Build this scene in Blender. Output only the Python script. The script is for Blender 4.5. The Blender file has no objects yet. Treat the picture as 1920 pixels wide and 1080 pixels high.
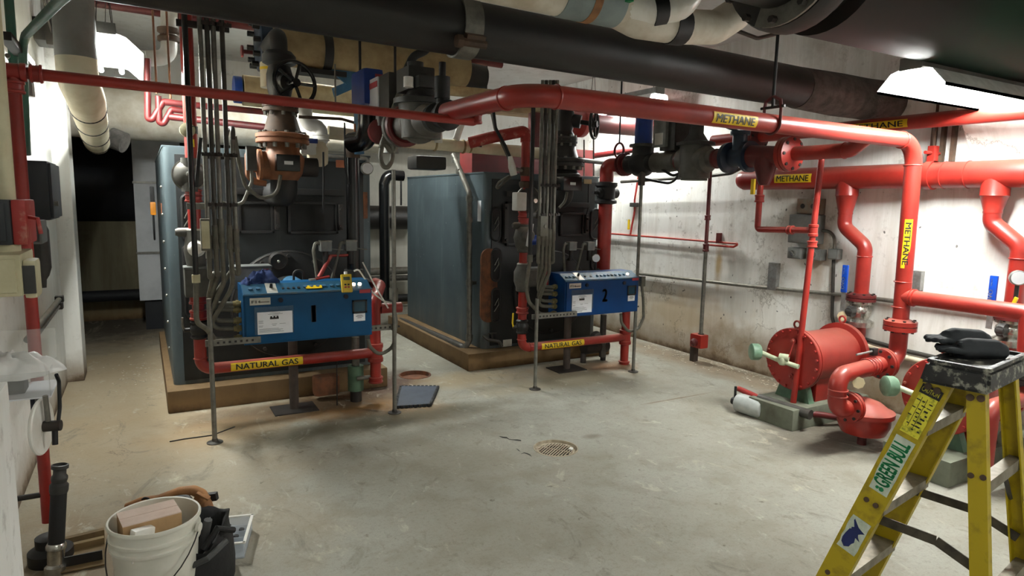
import bpy, bmesh, math, random
from mathutils import Vector, Matrix, Euler
random.seed(7)
V = Vector
SC = bpy.context.scene
COL = SC.collection
PI = math.pi

# ------------------------------------------------------------------ camera
F = 1220.0
H = 1.6
pitch, roll, yaw = math.radians(7.5), math.radians(1.1), math.radians(29.6)
FW = V((math.sin(yaw)*math.cos(pitch), math.cos(yaw)*math.cos(pitch), -math.sin(pitch)))
_r0 = V((math.cos(yaw), -math.sin(yaw), 0))
_u0 = _r0.cross(FW)
RT = math.cos(roll)*_r0 + math.sin(roll)*_u0
UP = math.cos(roll)*_u0 - math.sin(roll)*_r0
CAM = V((0, 0, H))
cam = bpy.data.cameras.new('camera')
cam.sensor_width = 36.0
cam.lens = F/1920*36.0
cam.clip_start = 0.05
camo = bpy.data.objects.new('camera', cam)
COL.objects.link(camo)
m = Matrix((RT, UP, -FW)).transposed().to_4x4()
m.translation = CAM
camo.matrix_world = m
SC.camera = camo
SC.view_settings.view_transform = 'Standard'
SC.view_settings.look = 'None'
SC.view_settings.gamma = 1
SC.view_settings.use_curve_mapping = False
SC.view_settings.exposure = 0.75
SC.cycles.use_denoising = True
SC.cycles.max_bounces = 6
SC.cycles.diffuse_bounces = 4
SC.cycles.sample_clamp_indirect = 4.0

def P(x, y, X=None, Y=None, Z=None):
    """point of the place seen at a photo position, on the plane X=, Y= or Z="""
    d = FW + (x-960)/F*RT - (y-540)/F*UP
    if X is not None: t = X/d.x
    elif Y is not None: t = Y/d.y
    else: t = (Z-H)/d.z
    return CAM + d*t
def DEP(p): return (V(p)-CAM).dot(FW)

# ------------------------------------------------------------------ materials
MATS = {}
def nd(nt, typ, **kw):
    n = nt.nodes.new(typ)
    for k, v in kw.items():
        if hasattr(n, k): setattr(n, k, v)
        else: n.inputs[k].default_value = v
    return n
def c4(c): return (c[0], c[1], c[2], 1)
def s2l(*c):
    """8 bit display colour to linear"""
    o = []
    for v in c:
        v /= 255.0
        o.append(v/12.92 if v <= 0.04045 else ((v+0.055)/1.055)**2.4)
    return tuple(o)
class NT:
    """small helper to wire a node tree"""
    def __init__(s, name):
        s.m = bpy.data.materials.new(name); s.m.use_nodes = True
        s.t = s.m.node_tree; s.b = s.t.nodes['Principled BSDF']
        s.tc = s.t.nodes.new('ShaderNodeTexCoord'); s.geo = s.t.nodes.new('ShaderNodeNewGeometry')
    def l(s, a, b): s.t.links.new(a, b)
    def put(s, inp, v):
        if isinstance(v, bpy.types.NodeSocket): s.l(v, inp)
        elif isinstance(v, tuple) and len(v) == 3 and len(inp.default_value) == 4: inp.default_value = c4(v)
        else: inp.default_value = v
    def noise(s, scale, detail=4, rough=.55, vec=None, dist=0, col=False):
        n = nd(s.t, 'ShaderNodeTexNoise', Scale=scale, Detail=detail, Roughness=rough, Distortion=dist)
        s.l(vec if vec is not None else s.tc.outputs['Object'], n.inputs['Vector'])
        return n.outputs['Color' if col else 'Fac']
    def ramp(s, fac, a, b, ca=0.0, cb=1.0):
        n = nd(s.t, 'ShaderNodeMapRange', clamp=True)
        s.l(fac, n.inputs['Value'])
        n.inputs['From Min'].default_value = a; n.inputs['From Max'].default_value = b
        n.inputs['To Min'].default_value = ca; n.inputs['To Max'].default_value = cb
        return n.outputs['Result']
    def mix(s, fac, a, b, mode='MIX'):
        n = s.t.nodes.new('ShaderNodeMix'); n.data_type = 'RGBA'; n.blend_type = mode
        s.put(n.inputs['Factor'], fac)
        s.put(n.inputs[6], a); s.put(n.inputs[7], b)
        return n.outputs[2]
    def math(s, op, a, b=0.0):
        n = nd(s.t, 'ShaderNodeMath', operation=op)
        s.put(n.inputs[0], a); s.put(n.inputs[1], b)
        return n.outputs[0]
    def mapping(s, scale=(1,1,1), loc=(0,0,0), src=None):
        n = s.t.nodes.new('ShaderNodeMapping'); n.inputs['Scale'].default_value = scale; n.inputs['Location'].default_value = loc
        s.l(src if src is not None else s.geo.outputs['Position'], n.inputs['Vector'])
        return n.outputs['Vector']
    def xyz(s):
        n = s.t.nodes.new('ShaderNodeSeparateXYZ'); s.l(s.geo.outputs['Position'], n.inputs[0]); return n.outputs
    def blob(s, c, r, soft=.5, wob=.25, wscale=3.0):
        """a stain or tone patch: 1 near point c, 0 beyond, with a ragged edge; r = radii (x,y,z)"""
        mp = s.mapping(scale=tuple(1/a for a in r), loc=tuple(-cc/a for cc, a in zip(c, r)))
        ln = nd(s.t, 'ShaderNodeVectorMath', operation='LENGTH'); s.l(mp, ln.inputs[0])
        no = s.noise(wscale, 5, .6, vec=s.geo.outputs['Position'])
        d = s.math('ADD', ln.outputs['Value'], s.ramp(no, 0, 1, -wob*2, wob*2))
        return s.ramp(d, 1-soft, 1+soft*.3, 1, 0)
    def bump(s, h, strength=.3, dist=.01):
        n = nd(s.t, 'ShaderNodeBump', Strength=strength, Distance=dist)
        s.l(h, n.inputs['Height']); s.l(n.outputs[0], s.b.inputs['Normal'])
    def done(s, col, rough=.6, metal=0.0, spec=.5):
        s.put(s.b.inputs['Base Color'], col); s.put(s.b.inputs['Roughness'], rough)
        s.put(s.b.inputs['Metallic'], metal); s.b.inputs['Specular IOR Level'].default_value = spec
        return s.m
def mk(name, col, col2=None, rough=.55, metal=0.0, scale=9.0, lo=.4, hi=.7, bump=0.0, spec=.5, dust=None, dustamt=.0):
    n = NT(name)
    col2 = col2 or tuple(c*.72 for c in col)
    f = n.ramp(n.noise(scale, 6, .62), lo, hi)
    c = n.mix(f, col, col2)
    if dust:
        g = nd(n.t, 'ShaderNodeSeparateXYZ'); n.l(n.geo.outputs['Normal'], g.inputs[0])
        k = n.math('MULTIPLY', n.ramp(g.outputs[2], .25, .95), n.ramp(n.noise(scale*2.3, 5), .25, .6, .3, dustamt))
        c = n.mix(k, c, dust)
    if bump: n.bump(n.noise(scale*5, 5), bump, .004)
    MATS[name] = n.done(c, rough, metal, spec)
    return MATS[name]
DUST = s2l(168,150,128)
mk('red', s2l(150,40,31), s2l(128,31,26), .36, dust=s2l(170,112,96), dustamt=.45, scale=6)
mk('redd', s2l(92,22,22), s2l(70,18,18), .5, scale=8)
mk('redw', s2l(150,38,32), s2l(180,130,112), .5, scale=16, lo=.55, hi=.72)
mk('black_ins', s2l(24,21,19), s2l(14,13,12), .5, scale=5, bump=.35, dust=s2l(70,62,54), dustamt=.5)
mk('black_gloss', s2l(10,10,11), s2l(5,5,5), .22)
mk('black_rub', s2l(17,17,18), s2l(10,10,11), .6, scale=14)
mk('navy', s2l(10,16,36), s2l(7,11,26), .7)
mk('iron', s2l(28,26,24), s2l(46,36,30), .6, scale=12)
mk('darkiron', s2l(16,16,16), s2l(28,24,22), .55, scale=12)
mk('tank', s2l(20,22,28), s2l(8,9,12), .7, scale=2, bump=.5)
mk('galv', s2l(126,124,116), s2l(98,96,90), .45, .55, scale=20, dust=s2l(120,105,85), dustamt=.4)
mk('galvd', s2l(74,71,66), s2l(54,51,47), .5, .35, scale=14)
mk('flex', s2l(100,97,86), s2l(78,75,66), .6, scale=20)
mk('chrome', s2l(205,203,196), s2l(150,146,138), .22, .9, scale=30)
mk('steel', s2l(160,160,158), s2l(125,122,116), .4, .7, scale=20)
mk('greymetal', s2l(98,100,98), s2l(82,84,82), .5, .1, scale=5)
mk('greybox', s2l(116,118,115), s2l(92,92,88), .5, scale=10)
mk('greyact', s2l(84,82,76), s2l(62,60,55), .55, scale=12, dust=DUST, dustamt=.5)
mk('pewter', s2l(58,57,55), s2l(42,41,39), .5, .2, scale=12)
mk('cream', s2l(226,216,190), s2l(205,192,160), .75, scale=6, bump=.15)
mk('whiteins', s2l(224,218,204), s2l(190,178,156), .7, scale=5, bump=.2, dust=s2l(170,150,120), dustamt=.4)
mk('whitepvc', s2l(238,236,230), s2l(222,218,206), .35)
mk('tan', s2l(164,144,106), s2l(124,102,68), .85, scale=5, bump=.4)
mk('tanl', s2l(188,170,132), s2l(142,118,82), .85, scale=5, bump=.4)
mk('wool', s2l(96,92,88), s2l(60,58,56), .95, scale=14, bump=1)
mk('blue', s2l(0,70,112), s2l(0,62,100), .5, scale=4, spec=.25)
mk('blue2', s2l(2,56,110), s2l(2,50,98), .5, scale=4, spec=.25)
mk('bluetop', s2l(48,96,128), s2l(80,86,86), .5, scale=12)
mk('bluevalve', s2l(14,34,54), s2l(10,24,40), .45, scale=12)
mk('bluebright', s2l(18,54,132), s2l(14,44,110), .4)
mk('bluesteel', s2l(60,108,140), s2l(46,88,118), .5)
mk('handleblue', s2l(14,70,178), s2l(12,62,160), .3)
mk('rust', s2l(134,84,50), s2l(100,62,38), .6, scale=8)
mk('rustd', s2l(84,64,48), s2l(56,44,34), .7, scale=10)
mk('rustpatch', s2l(122,74,44), s2l(70,46,32), .7, scale=12)
mk('yellow', s2l(176,154,12), s2l(104,84,22), .5, scale=13, lo=.50, hi=.78)
mk('label', s2l(226,192,24), s2l(212,176,24), .45)
mk('ink', s2l(24,22,16), s2l(20,18,14), .6)
mk('paper', s2l(236,238,242), s2l(228,230,234), .7)
mk('inkgrey', s2l(120,122,128), None, .7)
mk('plate', s2l(206,204,196), s2l(184,182,172), .35, .3)
mk('redplate', s2l(176,52,62), None, .5)
mk('green', s2l(20,140,84), None, .5)
mk('sticker', s2l(206,214,200), s2l(170,182,160), .5, scale=30)
mk('stickery', s2l(222,214,60), s2l(150,150,40), .5, scale=40, lo=.5, hi=.62)
mk('bluemap', s2l(22,38,96), None, .5)
mk('mint', s2l(116,146,122), s2l(90,118,96), .5, scale=14)
mk('minttube', s2l(196,202,172), s2l(160,166,136), .6, scale=14)
mk('greenpaint', s2l(84,112,88), s2l(64,88,70), .6, scale=10)
mk('cylgrey', s2l(172,176,172), s2l(140,142,138), .4, scale=8)
mk('bucket', s2l(222,220,208), s2l(204,200,184), .4, scale=4)
mk('card', s2l(186,152,110), s2l(160,126,88), .8, scale=6)
mk('cardtop', s2l(212,190,176), s2l(196,170,154), .8, scale=8)
mk('bagblack', s2l(15,15,16), s2l(8,8,9), .75, scale=10, bump=.6)
mk('baggrey', s2l(74,74,74), s2l(60,60,60), .8)
mk('leather', s2l(160,112,68), s2l(110,74,44), .7, scale=10)
mk('ragblue', s2l(32,54,104), s2l(18,32,68), .9, scale=20)
mk('meteryellow', s2l(222,190,50), None, .4)
mk('screen', s2l(90,104,92), None, .2)
mk('orange', s2l(238,150,30), None, .4)
mk('copper', s2l(176,110,80), s2l(140,86,60), .4, .5)
mk('cabdark', s2l(28,34,40), s2l(20,25,30), .5, scale=6)
mk('bone', s2l(204,198,166), s2l(176,168,134), .5, scale=6)
mk('frontdark', s2l(58,64,68), s2l(40,44,46), .45, scale=4)
mk('nearblack', s2l(11,11,11), s2l(6,6,6), .6, scale=6)  # plain near-black tone for burner and door parts
mk('sumpwood', s2l(120,98,62), s2l(86,68,42), .8, scale=6)
mk('stepalu', s2l(140,132,116), s2l(96,88,74), .5, .4, scale=20)
mk('capblack', s2l(26,26,25), s2l(150,148,134), .55, scale=30, lo=.52, hi=.64)
mk('tagcream', s2l(226,210,170), None, .6)
mk('hookgrey', s2l(110,108,104), s2l(70,66,62), .5, .4)
mk('greenpvc', s2l(60,112,92), s2l(84,110,98), .5)

def glow(name, col, strength):
    n = NT(name); n.b.inputs['Base Color'].default_value = c4(col)
    n.b.inputs['Emission Color'].default_value = c4(col); n.b.inputs['Emission Strength'].default_value = strength
    MATS[name] = n.m
def clear(name, col, alpha, rough=.1):
    n = NT(name); n.b.inputs['Base Color'].default_value = c4(col); n.b.inputs['Alpha'].default_value = alpha
    n.b.inputs['Roughness'].default_value = rough; MATS[name] = n.m
clear('acrylic', (.8, .82, .8), .14)
clear('plasticbag', (.9, .9, .88), .85, .3)
clear('organizer', (.75, .8, .85), .4)
clear('pouch', s2l(80,110,140), .45, .15)
glow('lamp_amber', (1, .75, .5), 3.0)

# ------------------------------------------------------------------ objects
WLOC = {}
def setp(o, label=None, cat=None, group=None, kind=None):
    if label: o['label'] = label
    if cat: o['category'] = cat
    if group: o['group'] = group
    if kind: o['kind'] = kind
    return o
def thing(name, label, cat, loc, group=None):
    o = bpy.data.objects.new(name, None); COL.objects.link(o)
    o.location = V(loc); o.empty_display_size = .1
    WLOC[o.name] = V(loc)
    return setp(o, label, cat, group)
def frame(z):
    z = V(z).normalized()
    a = V((0, 0, 1)) if abs(z.z) < .9 else V((1, 0, 0))
    x = a.cross(z).normalized(); y = z.cross(x)
    return x, y, z
class MB:
    """collects shapes that become ONE mesh object"""
    def __init__(s): s.bm = bmesh.new(); s.mi = 0
    def use(s, i): s.mi = i; return s
    def vf(s, vs, fs):
        b = [s.bm.verts.new(v) for v in vs]
        for f in fs:
            try: s.bm.faces.new([b[i] for i in f]).material_index = s.mi
            except ValueError: pass
        return s
    def box(s, c, size, rot=None, bev=0.0):
        c = V(c); hx, hy, hz = [a/2 for a in size]
        R_ = rot.to_matrix() if isinstance(rot, Euler) else (rot or Matrix.Identity(3))
        tmp = bmesh.new()
        bmesh.ops.create_cube(tmp, size=1)
        for v in tmp.verts: v.co = V((v.co.x*size[0], v.co.y*size[1], v.co.z*size[2]))
        if bev: bmesh.ops.bevel(tmp, geom=tmp.edges[:], offset=min(bev, min(size)*.45), segments=2, affect='EDGES', profile=.7)
        tmp.verts.index_update()
        s.vf([c + R_ @ v.co for v in tmp.verts], [[v.index for v in f.verts] for f in tmp.faces])
        tmp.free(); return s
    def span(s, a, b, bev=0.0):
        a, b = V(a), V(b)
        return s.box((a+b)/2, [abs(x) for x in (b-a)], None, bev)
    def cyl(s, a, b, r0, r1=None, seg=24):
        return s.lathe(a, V(b)-V(a), [(r0, 0), (r0 if r1 is None else r1, (V(b)-V(a)).length)], seg)
    def lathe(s, o, axis, prof, seg=24, caps=True, arc=None):
        """profile = [(radius, distance along the axis)]"""
        o = V(o); x, y, z = frame(axis)
        vs, fs = [], []
        n = seg
        for r, t in prof:
            for k in range(n):
                a = 2*PI*k/n
                vs.append(o + z*t + (x*math.cos(a)+y*math.sin(a))*max(r, 1e-5))
        for i in range(len(prof)-1):
            for k in range(n):
                k2 = (k+1) % n
                fs.append([i*n+k, i*n+k2, (i+1)*n+k2, (i+1)*n+k])
        if caps:
            fs.append(list(range(n))[::-1]); fs.append([(len(prof)-1)*n+k for k in range(n)])
        return s.vf(vs, fs)
    def tube(s, pts, r, seg=14, fil=0.0, fseg=6, caps=True, closed=False):
        pts = [V(p) for p in pts]
        if fil and len(pts) > 2:
            out = [pts[0]]
            for i in range(1, len(pts)-1):
                a, b, c = pts[i-1], pts[i], pts[i+1]
                u, w = (a-b), (c-b); lu, lw = u.length, w.length
                u.normalize(); w.normalize()
                ang = u.angle(w)
                if ang > PI-.05: out.append(b); continue
                t = min(fil/math.tan(ang/2), lu*.48, lw*.48); R_ = t*math.tan(ang/2)
                p0, p1 = b+u*t, b+w*t
                cen = b + (u+w).normalized()*(R_/math.sin(ang/2))
                d0, d1 = p0-cen, p1-cen
                th = d0.angle(d1)
                for k in range(fseg+1):
                    q = k/fseg
                    if th < 1e-4: out.append(p0.lerp(p1, q)); continue
                    out.append(cen + (d0*math.sin((1-q)*th)+d1*math.sin(q*th))/math.sin(th))
            out.append(pts[-1]); pts = out
        n = len(pts); rs = r if isinstance(r, (list, tuple)) else [r]*n
        if len(rs) != n: rs = [rs[0]+(rs[-1]-rs[0])*i/(n-1) for i in range(n)]
        tg = []
        for i in range(n):
            if closed: d = pts[(i+1) % n]-pts[i-1]
            else: d = pts[min(i+1, n-1)]-pts[max(i-1, 0)]
            tg.append(d.normalized() if d.length > 1e-9 else V((0, 0, 1)))
        x, y, z = frame(tg[0]); vs, fs = [], []
        for i in range(n):
            t = tg[i]; x = (x - t*x.dot(t))
            x = x.normalized() if x.length > 1e-6 else frame(t)[0]
            y = t.cross(x)
            for k in range(seg):
                a = 2*PI*k/seg; vs.append(pts[i] + (x*math.cos(a)+y*math.sin(a))*rs[i])
        for i in range(n if closed else n-1):
            j = (i+1) % n
            for k in range(seg):
                k2 = (k+1) % seg; fs.append([i*seg+k, i*seg+k2, j*seg+k2, j*seg+k])
        if caps and not closed:
            fs.append(list(range(seg))[::-1]); fs.append([(n-1)*seg+k for k in range(seg)])
        return s.vf(vs, fs)
    def ring(s, c, axis, R_, r, n=28, seg=8, flat=1.0):
        x, y, z = frame(axis); c = V(c)
        return s.tube([c+(x*math.cos(2*PI*k/n)+y*math.sin(2*PI*k/n)*flat)*R_ for k in range(n)], r, seg, closed=True)
    def ball(s, c, r, sc=(1,1,1), u=16, v=10):
        c = V(c); vs, fs = [c+V((0,0,r*sc[2]))], []
        for i in range(1, v):
            p = PI*i/v
            for k in range(u):
                a = 2*PI*k/u
                vs.append(c+V((math.sin(p)*math.cos(a)*r*sc[0], math.sin(p)*math.sin(a)*r*sc[1], math.cos(p)*r*sc[2])))
        vs.append(c-V((0,0,r*sc[2])))
        for k in range(u): fs.append([0, 1+k, 1+(k+1) % u])
        for i in range(v-2):
            for k in range(u):
                a, b = 1+i*u+k, 1+i*u+(k+1) % u; fs.append([a, a+u, b+u, b])
        L = len(vs)-1; q = 1+(v-2)*u
        for k in range(u): fs.append([L, q+(k+1) % u, q+k])
        return s.vf(vs, fs)
    def prism(s, pts, d):
        """polygon (3D points, planar) extruded by vector d"""
        n = len(pts); d = V(d); vs = [V(p) for p in pts] + [V(p)+d for p in pts]
        return s.vf(vs, [list(range(n)), [n+i for i in range(n)][::-1]] + [[i, n+i, n+(i+1) % n, (i+1) % n] for i in range(n)])
    def bolts(s, c, axis, R_, n, r, h, seg=6, off=0.0):
        x, y, z = frame(axis); c = V(c)
        for k in range(n):
            a = 2*PI*(k+off)/n; q = c+(x*math.cos(a)+y*math.sin(a))*R_
            s.cyl(q, q+z*h, r, seg=seg)
        return s
    def build(s, name, mat, parent=None, label=None, cat=None, group=None, kind=None, base=None, smooth=True, ang=38):
        bmesh.ops.recalc_face_normals(s.bm, faces=s.bm.faces[:])
        if parent is not None:
            off = WLOC[parent.name]
        else:
            if base is None:
                xs = [v.co for v in s.bm.verts]
                lo = [min(c[i] for c in xs) for i in range(3)]; hi = [max(c[i] for c in xs) for i in range(3)]
                base = V(((lo[0]+hi[0])/2, (lo[1]+hi[1])/2, lo[2]))
            off = V(base)
        for v in s.bm.verts: v.co -= off
        me = bpy.data.meshes.new(name); s.bm.to_mesh(me); s.bm.free()
        if smooth:
            for p in me.polygons: p.use_smooth = True
            try: me.set_sharp_from_angle(angle=math.radians(ang))
            except Exception: pass
        for k in (mat if isinstance(mat, (list, tuple)) else [mat]): me.materials.append(MATS[k])
        o = bpy.data.objects.new(name, me); COL.objects.link(o)
        if parent is not None: o.parent = parent
        else: o.location = off
        WLOC[o.name] = V(off)
        return setp(o, label, cat, group, kind)

# ------------------------------------------------------------------ lettering
_TC = {}
def text_geo(body, bold=.0, slices=0):
    key = (body, bold, slices)
    if key in _TC: return _TC[key]
    cu = bpy.data.curves.new('lettering', 'FONT'); cu.body = body; cu.resolution_u = 3
    ob = bpy.data.objects.new('lettering', cu); COL.objects.link(ob)
    bpy.context.view_layer.update()
    me = bpy.data.meshes.new_from_object(ob.evaluated_get(bpy.context.evaluated_depsgraph_get()))
    bpy.data.objects.remove(ob); bpy.data.curves.remove(cu)
    bm = bmesh.new(); bm.from_mesh(me); bpy.data.meshes.remove(me)
    ys = [v.co.y for v in bm.verts]; xs = [v.co.x for v in bm.verts]
    lo, hi = min(ys), max(ys)
    for i in range(1, slices):
        g = bm.verts[:]+bm.edges[:]+bm.faces[:]
        bmesh.ops.bisect_plane(bm, geom=g, plane_co=(0, lo+(hi-lo)*i/slices, 0), plane_no=(0, 1, 0))
    bm.verts.index_update()
    x0, x1 = min(xs), max(xs)
    vs = [((v.co.x-x0)/(x1-x0)-.5, (v.co.y-lo)/(hi-lo)-.5) for v in bm.verts]
    fs = [[v.index for v in f.verts] for f in bm.faces]
    if bold:  # heavier strokes: the same glyphs laid again a hair to the side
        n0 = len(vs); e = bold*.9*(hi-lo)/(x1-x0); base_v, base_f = list(vs), list(fs)
        for k, (ex, ey) in enumerate(((e, 0), (-e, 0), (0, bold*.5), (0, -bold*.5))):
            vs += [(x+ex, y+ey) for x, y in base_v]; fs += [[i+n0*(k+1) for i in f] for f in base_f]
    _TC[key] = (vs, fs, (x1-x0)/(hi-lo)); bm.free()
    return _TC[key]
def letters(mb, body, c, u, w, width, height, bold=.015, lift=.0012):
    """flat lettering centred on c; u = reading direction, w = up direction"""
    vs, fs, asp = text_geo(body, bold)
    c, u, w = V(c), V(u).normalized(), V(w).normalized(); n = u.cross(w)
    return mb.vf([c+u*(x*width)+w*(y*height)+n*lift for x, y in vs], fs)
def pipe_label(parent, c, axis, r, face, length, height, body, lw=.86, lh=.68, two=True):
    """yellow label wrapped on a pipe of radius r; axis = reading direction, face = side it faces"""
    c, t = V(c), V(axis).normalized(); f = V(face); f = (f-t*f.dot(t)).normalized(); w = f.cross(t)
    def at(x, y, rr):
        a = y/rr; return c+t*x+(f*math.cos(a)+w*math.sin(a))*rr
    b = MB(); n = 14
    vs = []
    for i in range(n+1):
        y = height*(i/n-.5)
        for x in (-length/2, length/2): vs.append(at(x, y, r+.0025))
    b.vf(vs, [[2*i, 2*i+1, 2*i+3, 2*i+2] for i in range(n)])
    vs, fs, asp = text_geo(body, .035, 8)
    b.use(1).vf([at(x*length*lw, y*height*lh, r+.004) for x, y in vs], fs)
    return b.build('pipe_label', ['label', 'ink'], parent, 'yellow label reading '+body, smooth=False)
# ================================================================== the room
XL, XR, YF, YB, ZC = -.62, 5.13, -2.6, 10.8, 3.2
DR = P(1042, 840, Z=0); HOLE = P(778, 703, Z=0)
def floor_material():
    n = NT('floor'); pos = n.geo.outputs['Position']
    big = n.noise(.9, 6, .6, vec=pos); med = n.noise(4, 8, .65, vec=pos); fine = n.noise(38, 4, .7, vec=pos)
    base = n.mix(n.ramp(big, .38, .62), s2l(156,155,145), s2l(143,139,126))
    base = n.mix(n.ramp(med, .48, .72, 0, .6), base, s2l(118,112,96))
    base = n.mix(n.ramp(fine, .52, .75, 0, .45), base, s2l(104,98,84))
    gr = n.noise(110, 3, .8, vec=pos); base = n.mix(n.ramp(gr, .5, .75, 0, .3), base, s2l(92,86,74))
    # ochre ground by the pads and the opening
    och = n.blob((-.1, 6.2, 0), (1.3, 3.4, 9), .6, .3, 1.2)
    base = n.mix(n.math('MULTIPLY', och, .55), base, s2l(158,134,98))
    for c, r, col, k in [((1.35, 4.95, 0), (.62, .36, 9), s2l(140,98,40), 1.0), ((1.05, 5.02, 0), (.85, .2, 9), s2l(48,36,26), .95),
                         ((1.78, 5.4, 0), (.55, .42, 9), s2l(70,46,32), .95), ((.9, 4.95, 0), (.9, .3, 9), s2l(112,92,68), .6),
                         ((1.75, 4.6, 0), (.3, .3, 9), s2l(152,112,58), .6), ((.4, 4.7, 0), (.5, .3, 9), s2l(150,122,84), .5),
                         ((3.5, 5.1, 0), (.9, .25, 9), s2l(120,98,70), .6), ((4.0, 5.0, 0), (.3, .2, 9), s2l(128,84,44), .7),
                         ((4.9, 4.3, 0), (.3, 2.6, 9), s2l(120,100,76), .7), ((4.3, 3.0, 0), (.5, .5, 9), s2l(104,96,84), .6),
                         ((-.3, 3.3, 0), (.5, .6, 9), s2l(120,98,66), .7), ((2.5, 5.2, 0), (.5, .3, 9), s2l(176,156,120), .5),
                         ((1.5, 4.42, 0), (1.0, .22, 9), s2l(96,90,70), .8), ((4.15, 2.75, 0), (.7, .38, 9), s2l(84,76,64), .75), ((3.2, 4.75, 0), (1.0, .25, 9), s2l(128,116,92), .6),
                         ((P(1110, 818, Z=0).x, P(1110, 818, Z=0).y, 0), (.07, .05, 9), s2l(110,104,90), .7), ((P(1270, 747, Z=0).x, P(1270, 747, Z=0).y, 0), (.42, .012, 9), s2l(104,84,60), .8), ((-.3, 9.4, 0), (2.5, 1.6, 9), s2l(52,42,32), .8)]:  # last patch darkens the floor beyond the opening
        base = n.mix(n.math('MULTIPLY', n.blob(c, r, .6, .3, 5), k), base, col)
    # pale worn scrapes, dark specks and hairline cracks
    sc = n.noise(2.3, 9, .75, vec=n.mapping((1, .45, 1), src=pos), dist=1.5)
    base = n.mix(n.ramp(sc, .60, .70, 0, .5), base, s2l(196,188,166))
    vo = nd(n.t, 'ShaderNodeTexVoronoi', feature='DISTANCE_TO_EDGE', Scale=.55)
    wv = nd(n.t, 'ShaderNodeVectorMath', operation='ADD'); n.l(pos, wv.inputs[0])
    wn = nd(n.t, 'ShaderNodeVectorMath', operation='SCALE'); n.l(n.noise(2.2, 6, .7, vec=pos, col=True), wn.inputs[0]); wn.inputs['Scale'].default_value = .7
    n.l(wn.outputs[0], wv.inputs[1]); n.l(wv.outputs[0], vo.inputs['Vector'])
    ck = n.math('MULTIPLY', n.ramp(vo.outputs['Distance'], 0, .0045, 1, 0), n.ramp(n.noise(.8, 2, .5, vec=pos), .48, .6))
    base = n.mix(n.math('MULTIPLY', ck, .6), base, s2l(70,60,46))
    sp = n.ramp(n.noise(13, 4, .6, vec=pos), .66, .74)
    base = n.mix(n.math('MULTIPLY', sp, .7), base, s2l(86,78,64))
    sm = n.noise(3.2, 8, .72, vec=n.mapping((1.0, .55, 1), loc=(3, 7, 0), src=pos), dist=2.2)
    base = n.mix(n.ramp(sm, .57, .66, 0, .55), base, s2l(104,100,88))
    pale = n.noise(7, 7, .7, vec=n.mapping((1, .6, 1), loc=(9, 2, 0), src=pos), dist=1.0)
    base = n.mix(n.ramp(pale, .60, .68, 0, .45), base, s2l(190,186,172))
    n.bump(n.math('ADD', n.math('MULTIPLY', med, 1.0), n.math('MULTIPLY', fine, .4)), .4, .012)
    MATS['floor'] = n.done(base, n.ramp(med, .3, .8, .75, .5), 0, .35)
floor_material()

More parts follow.
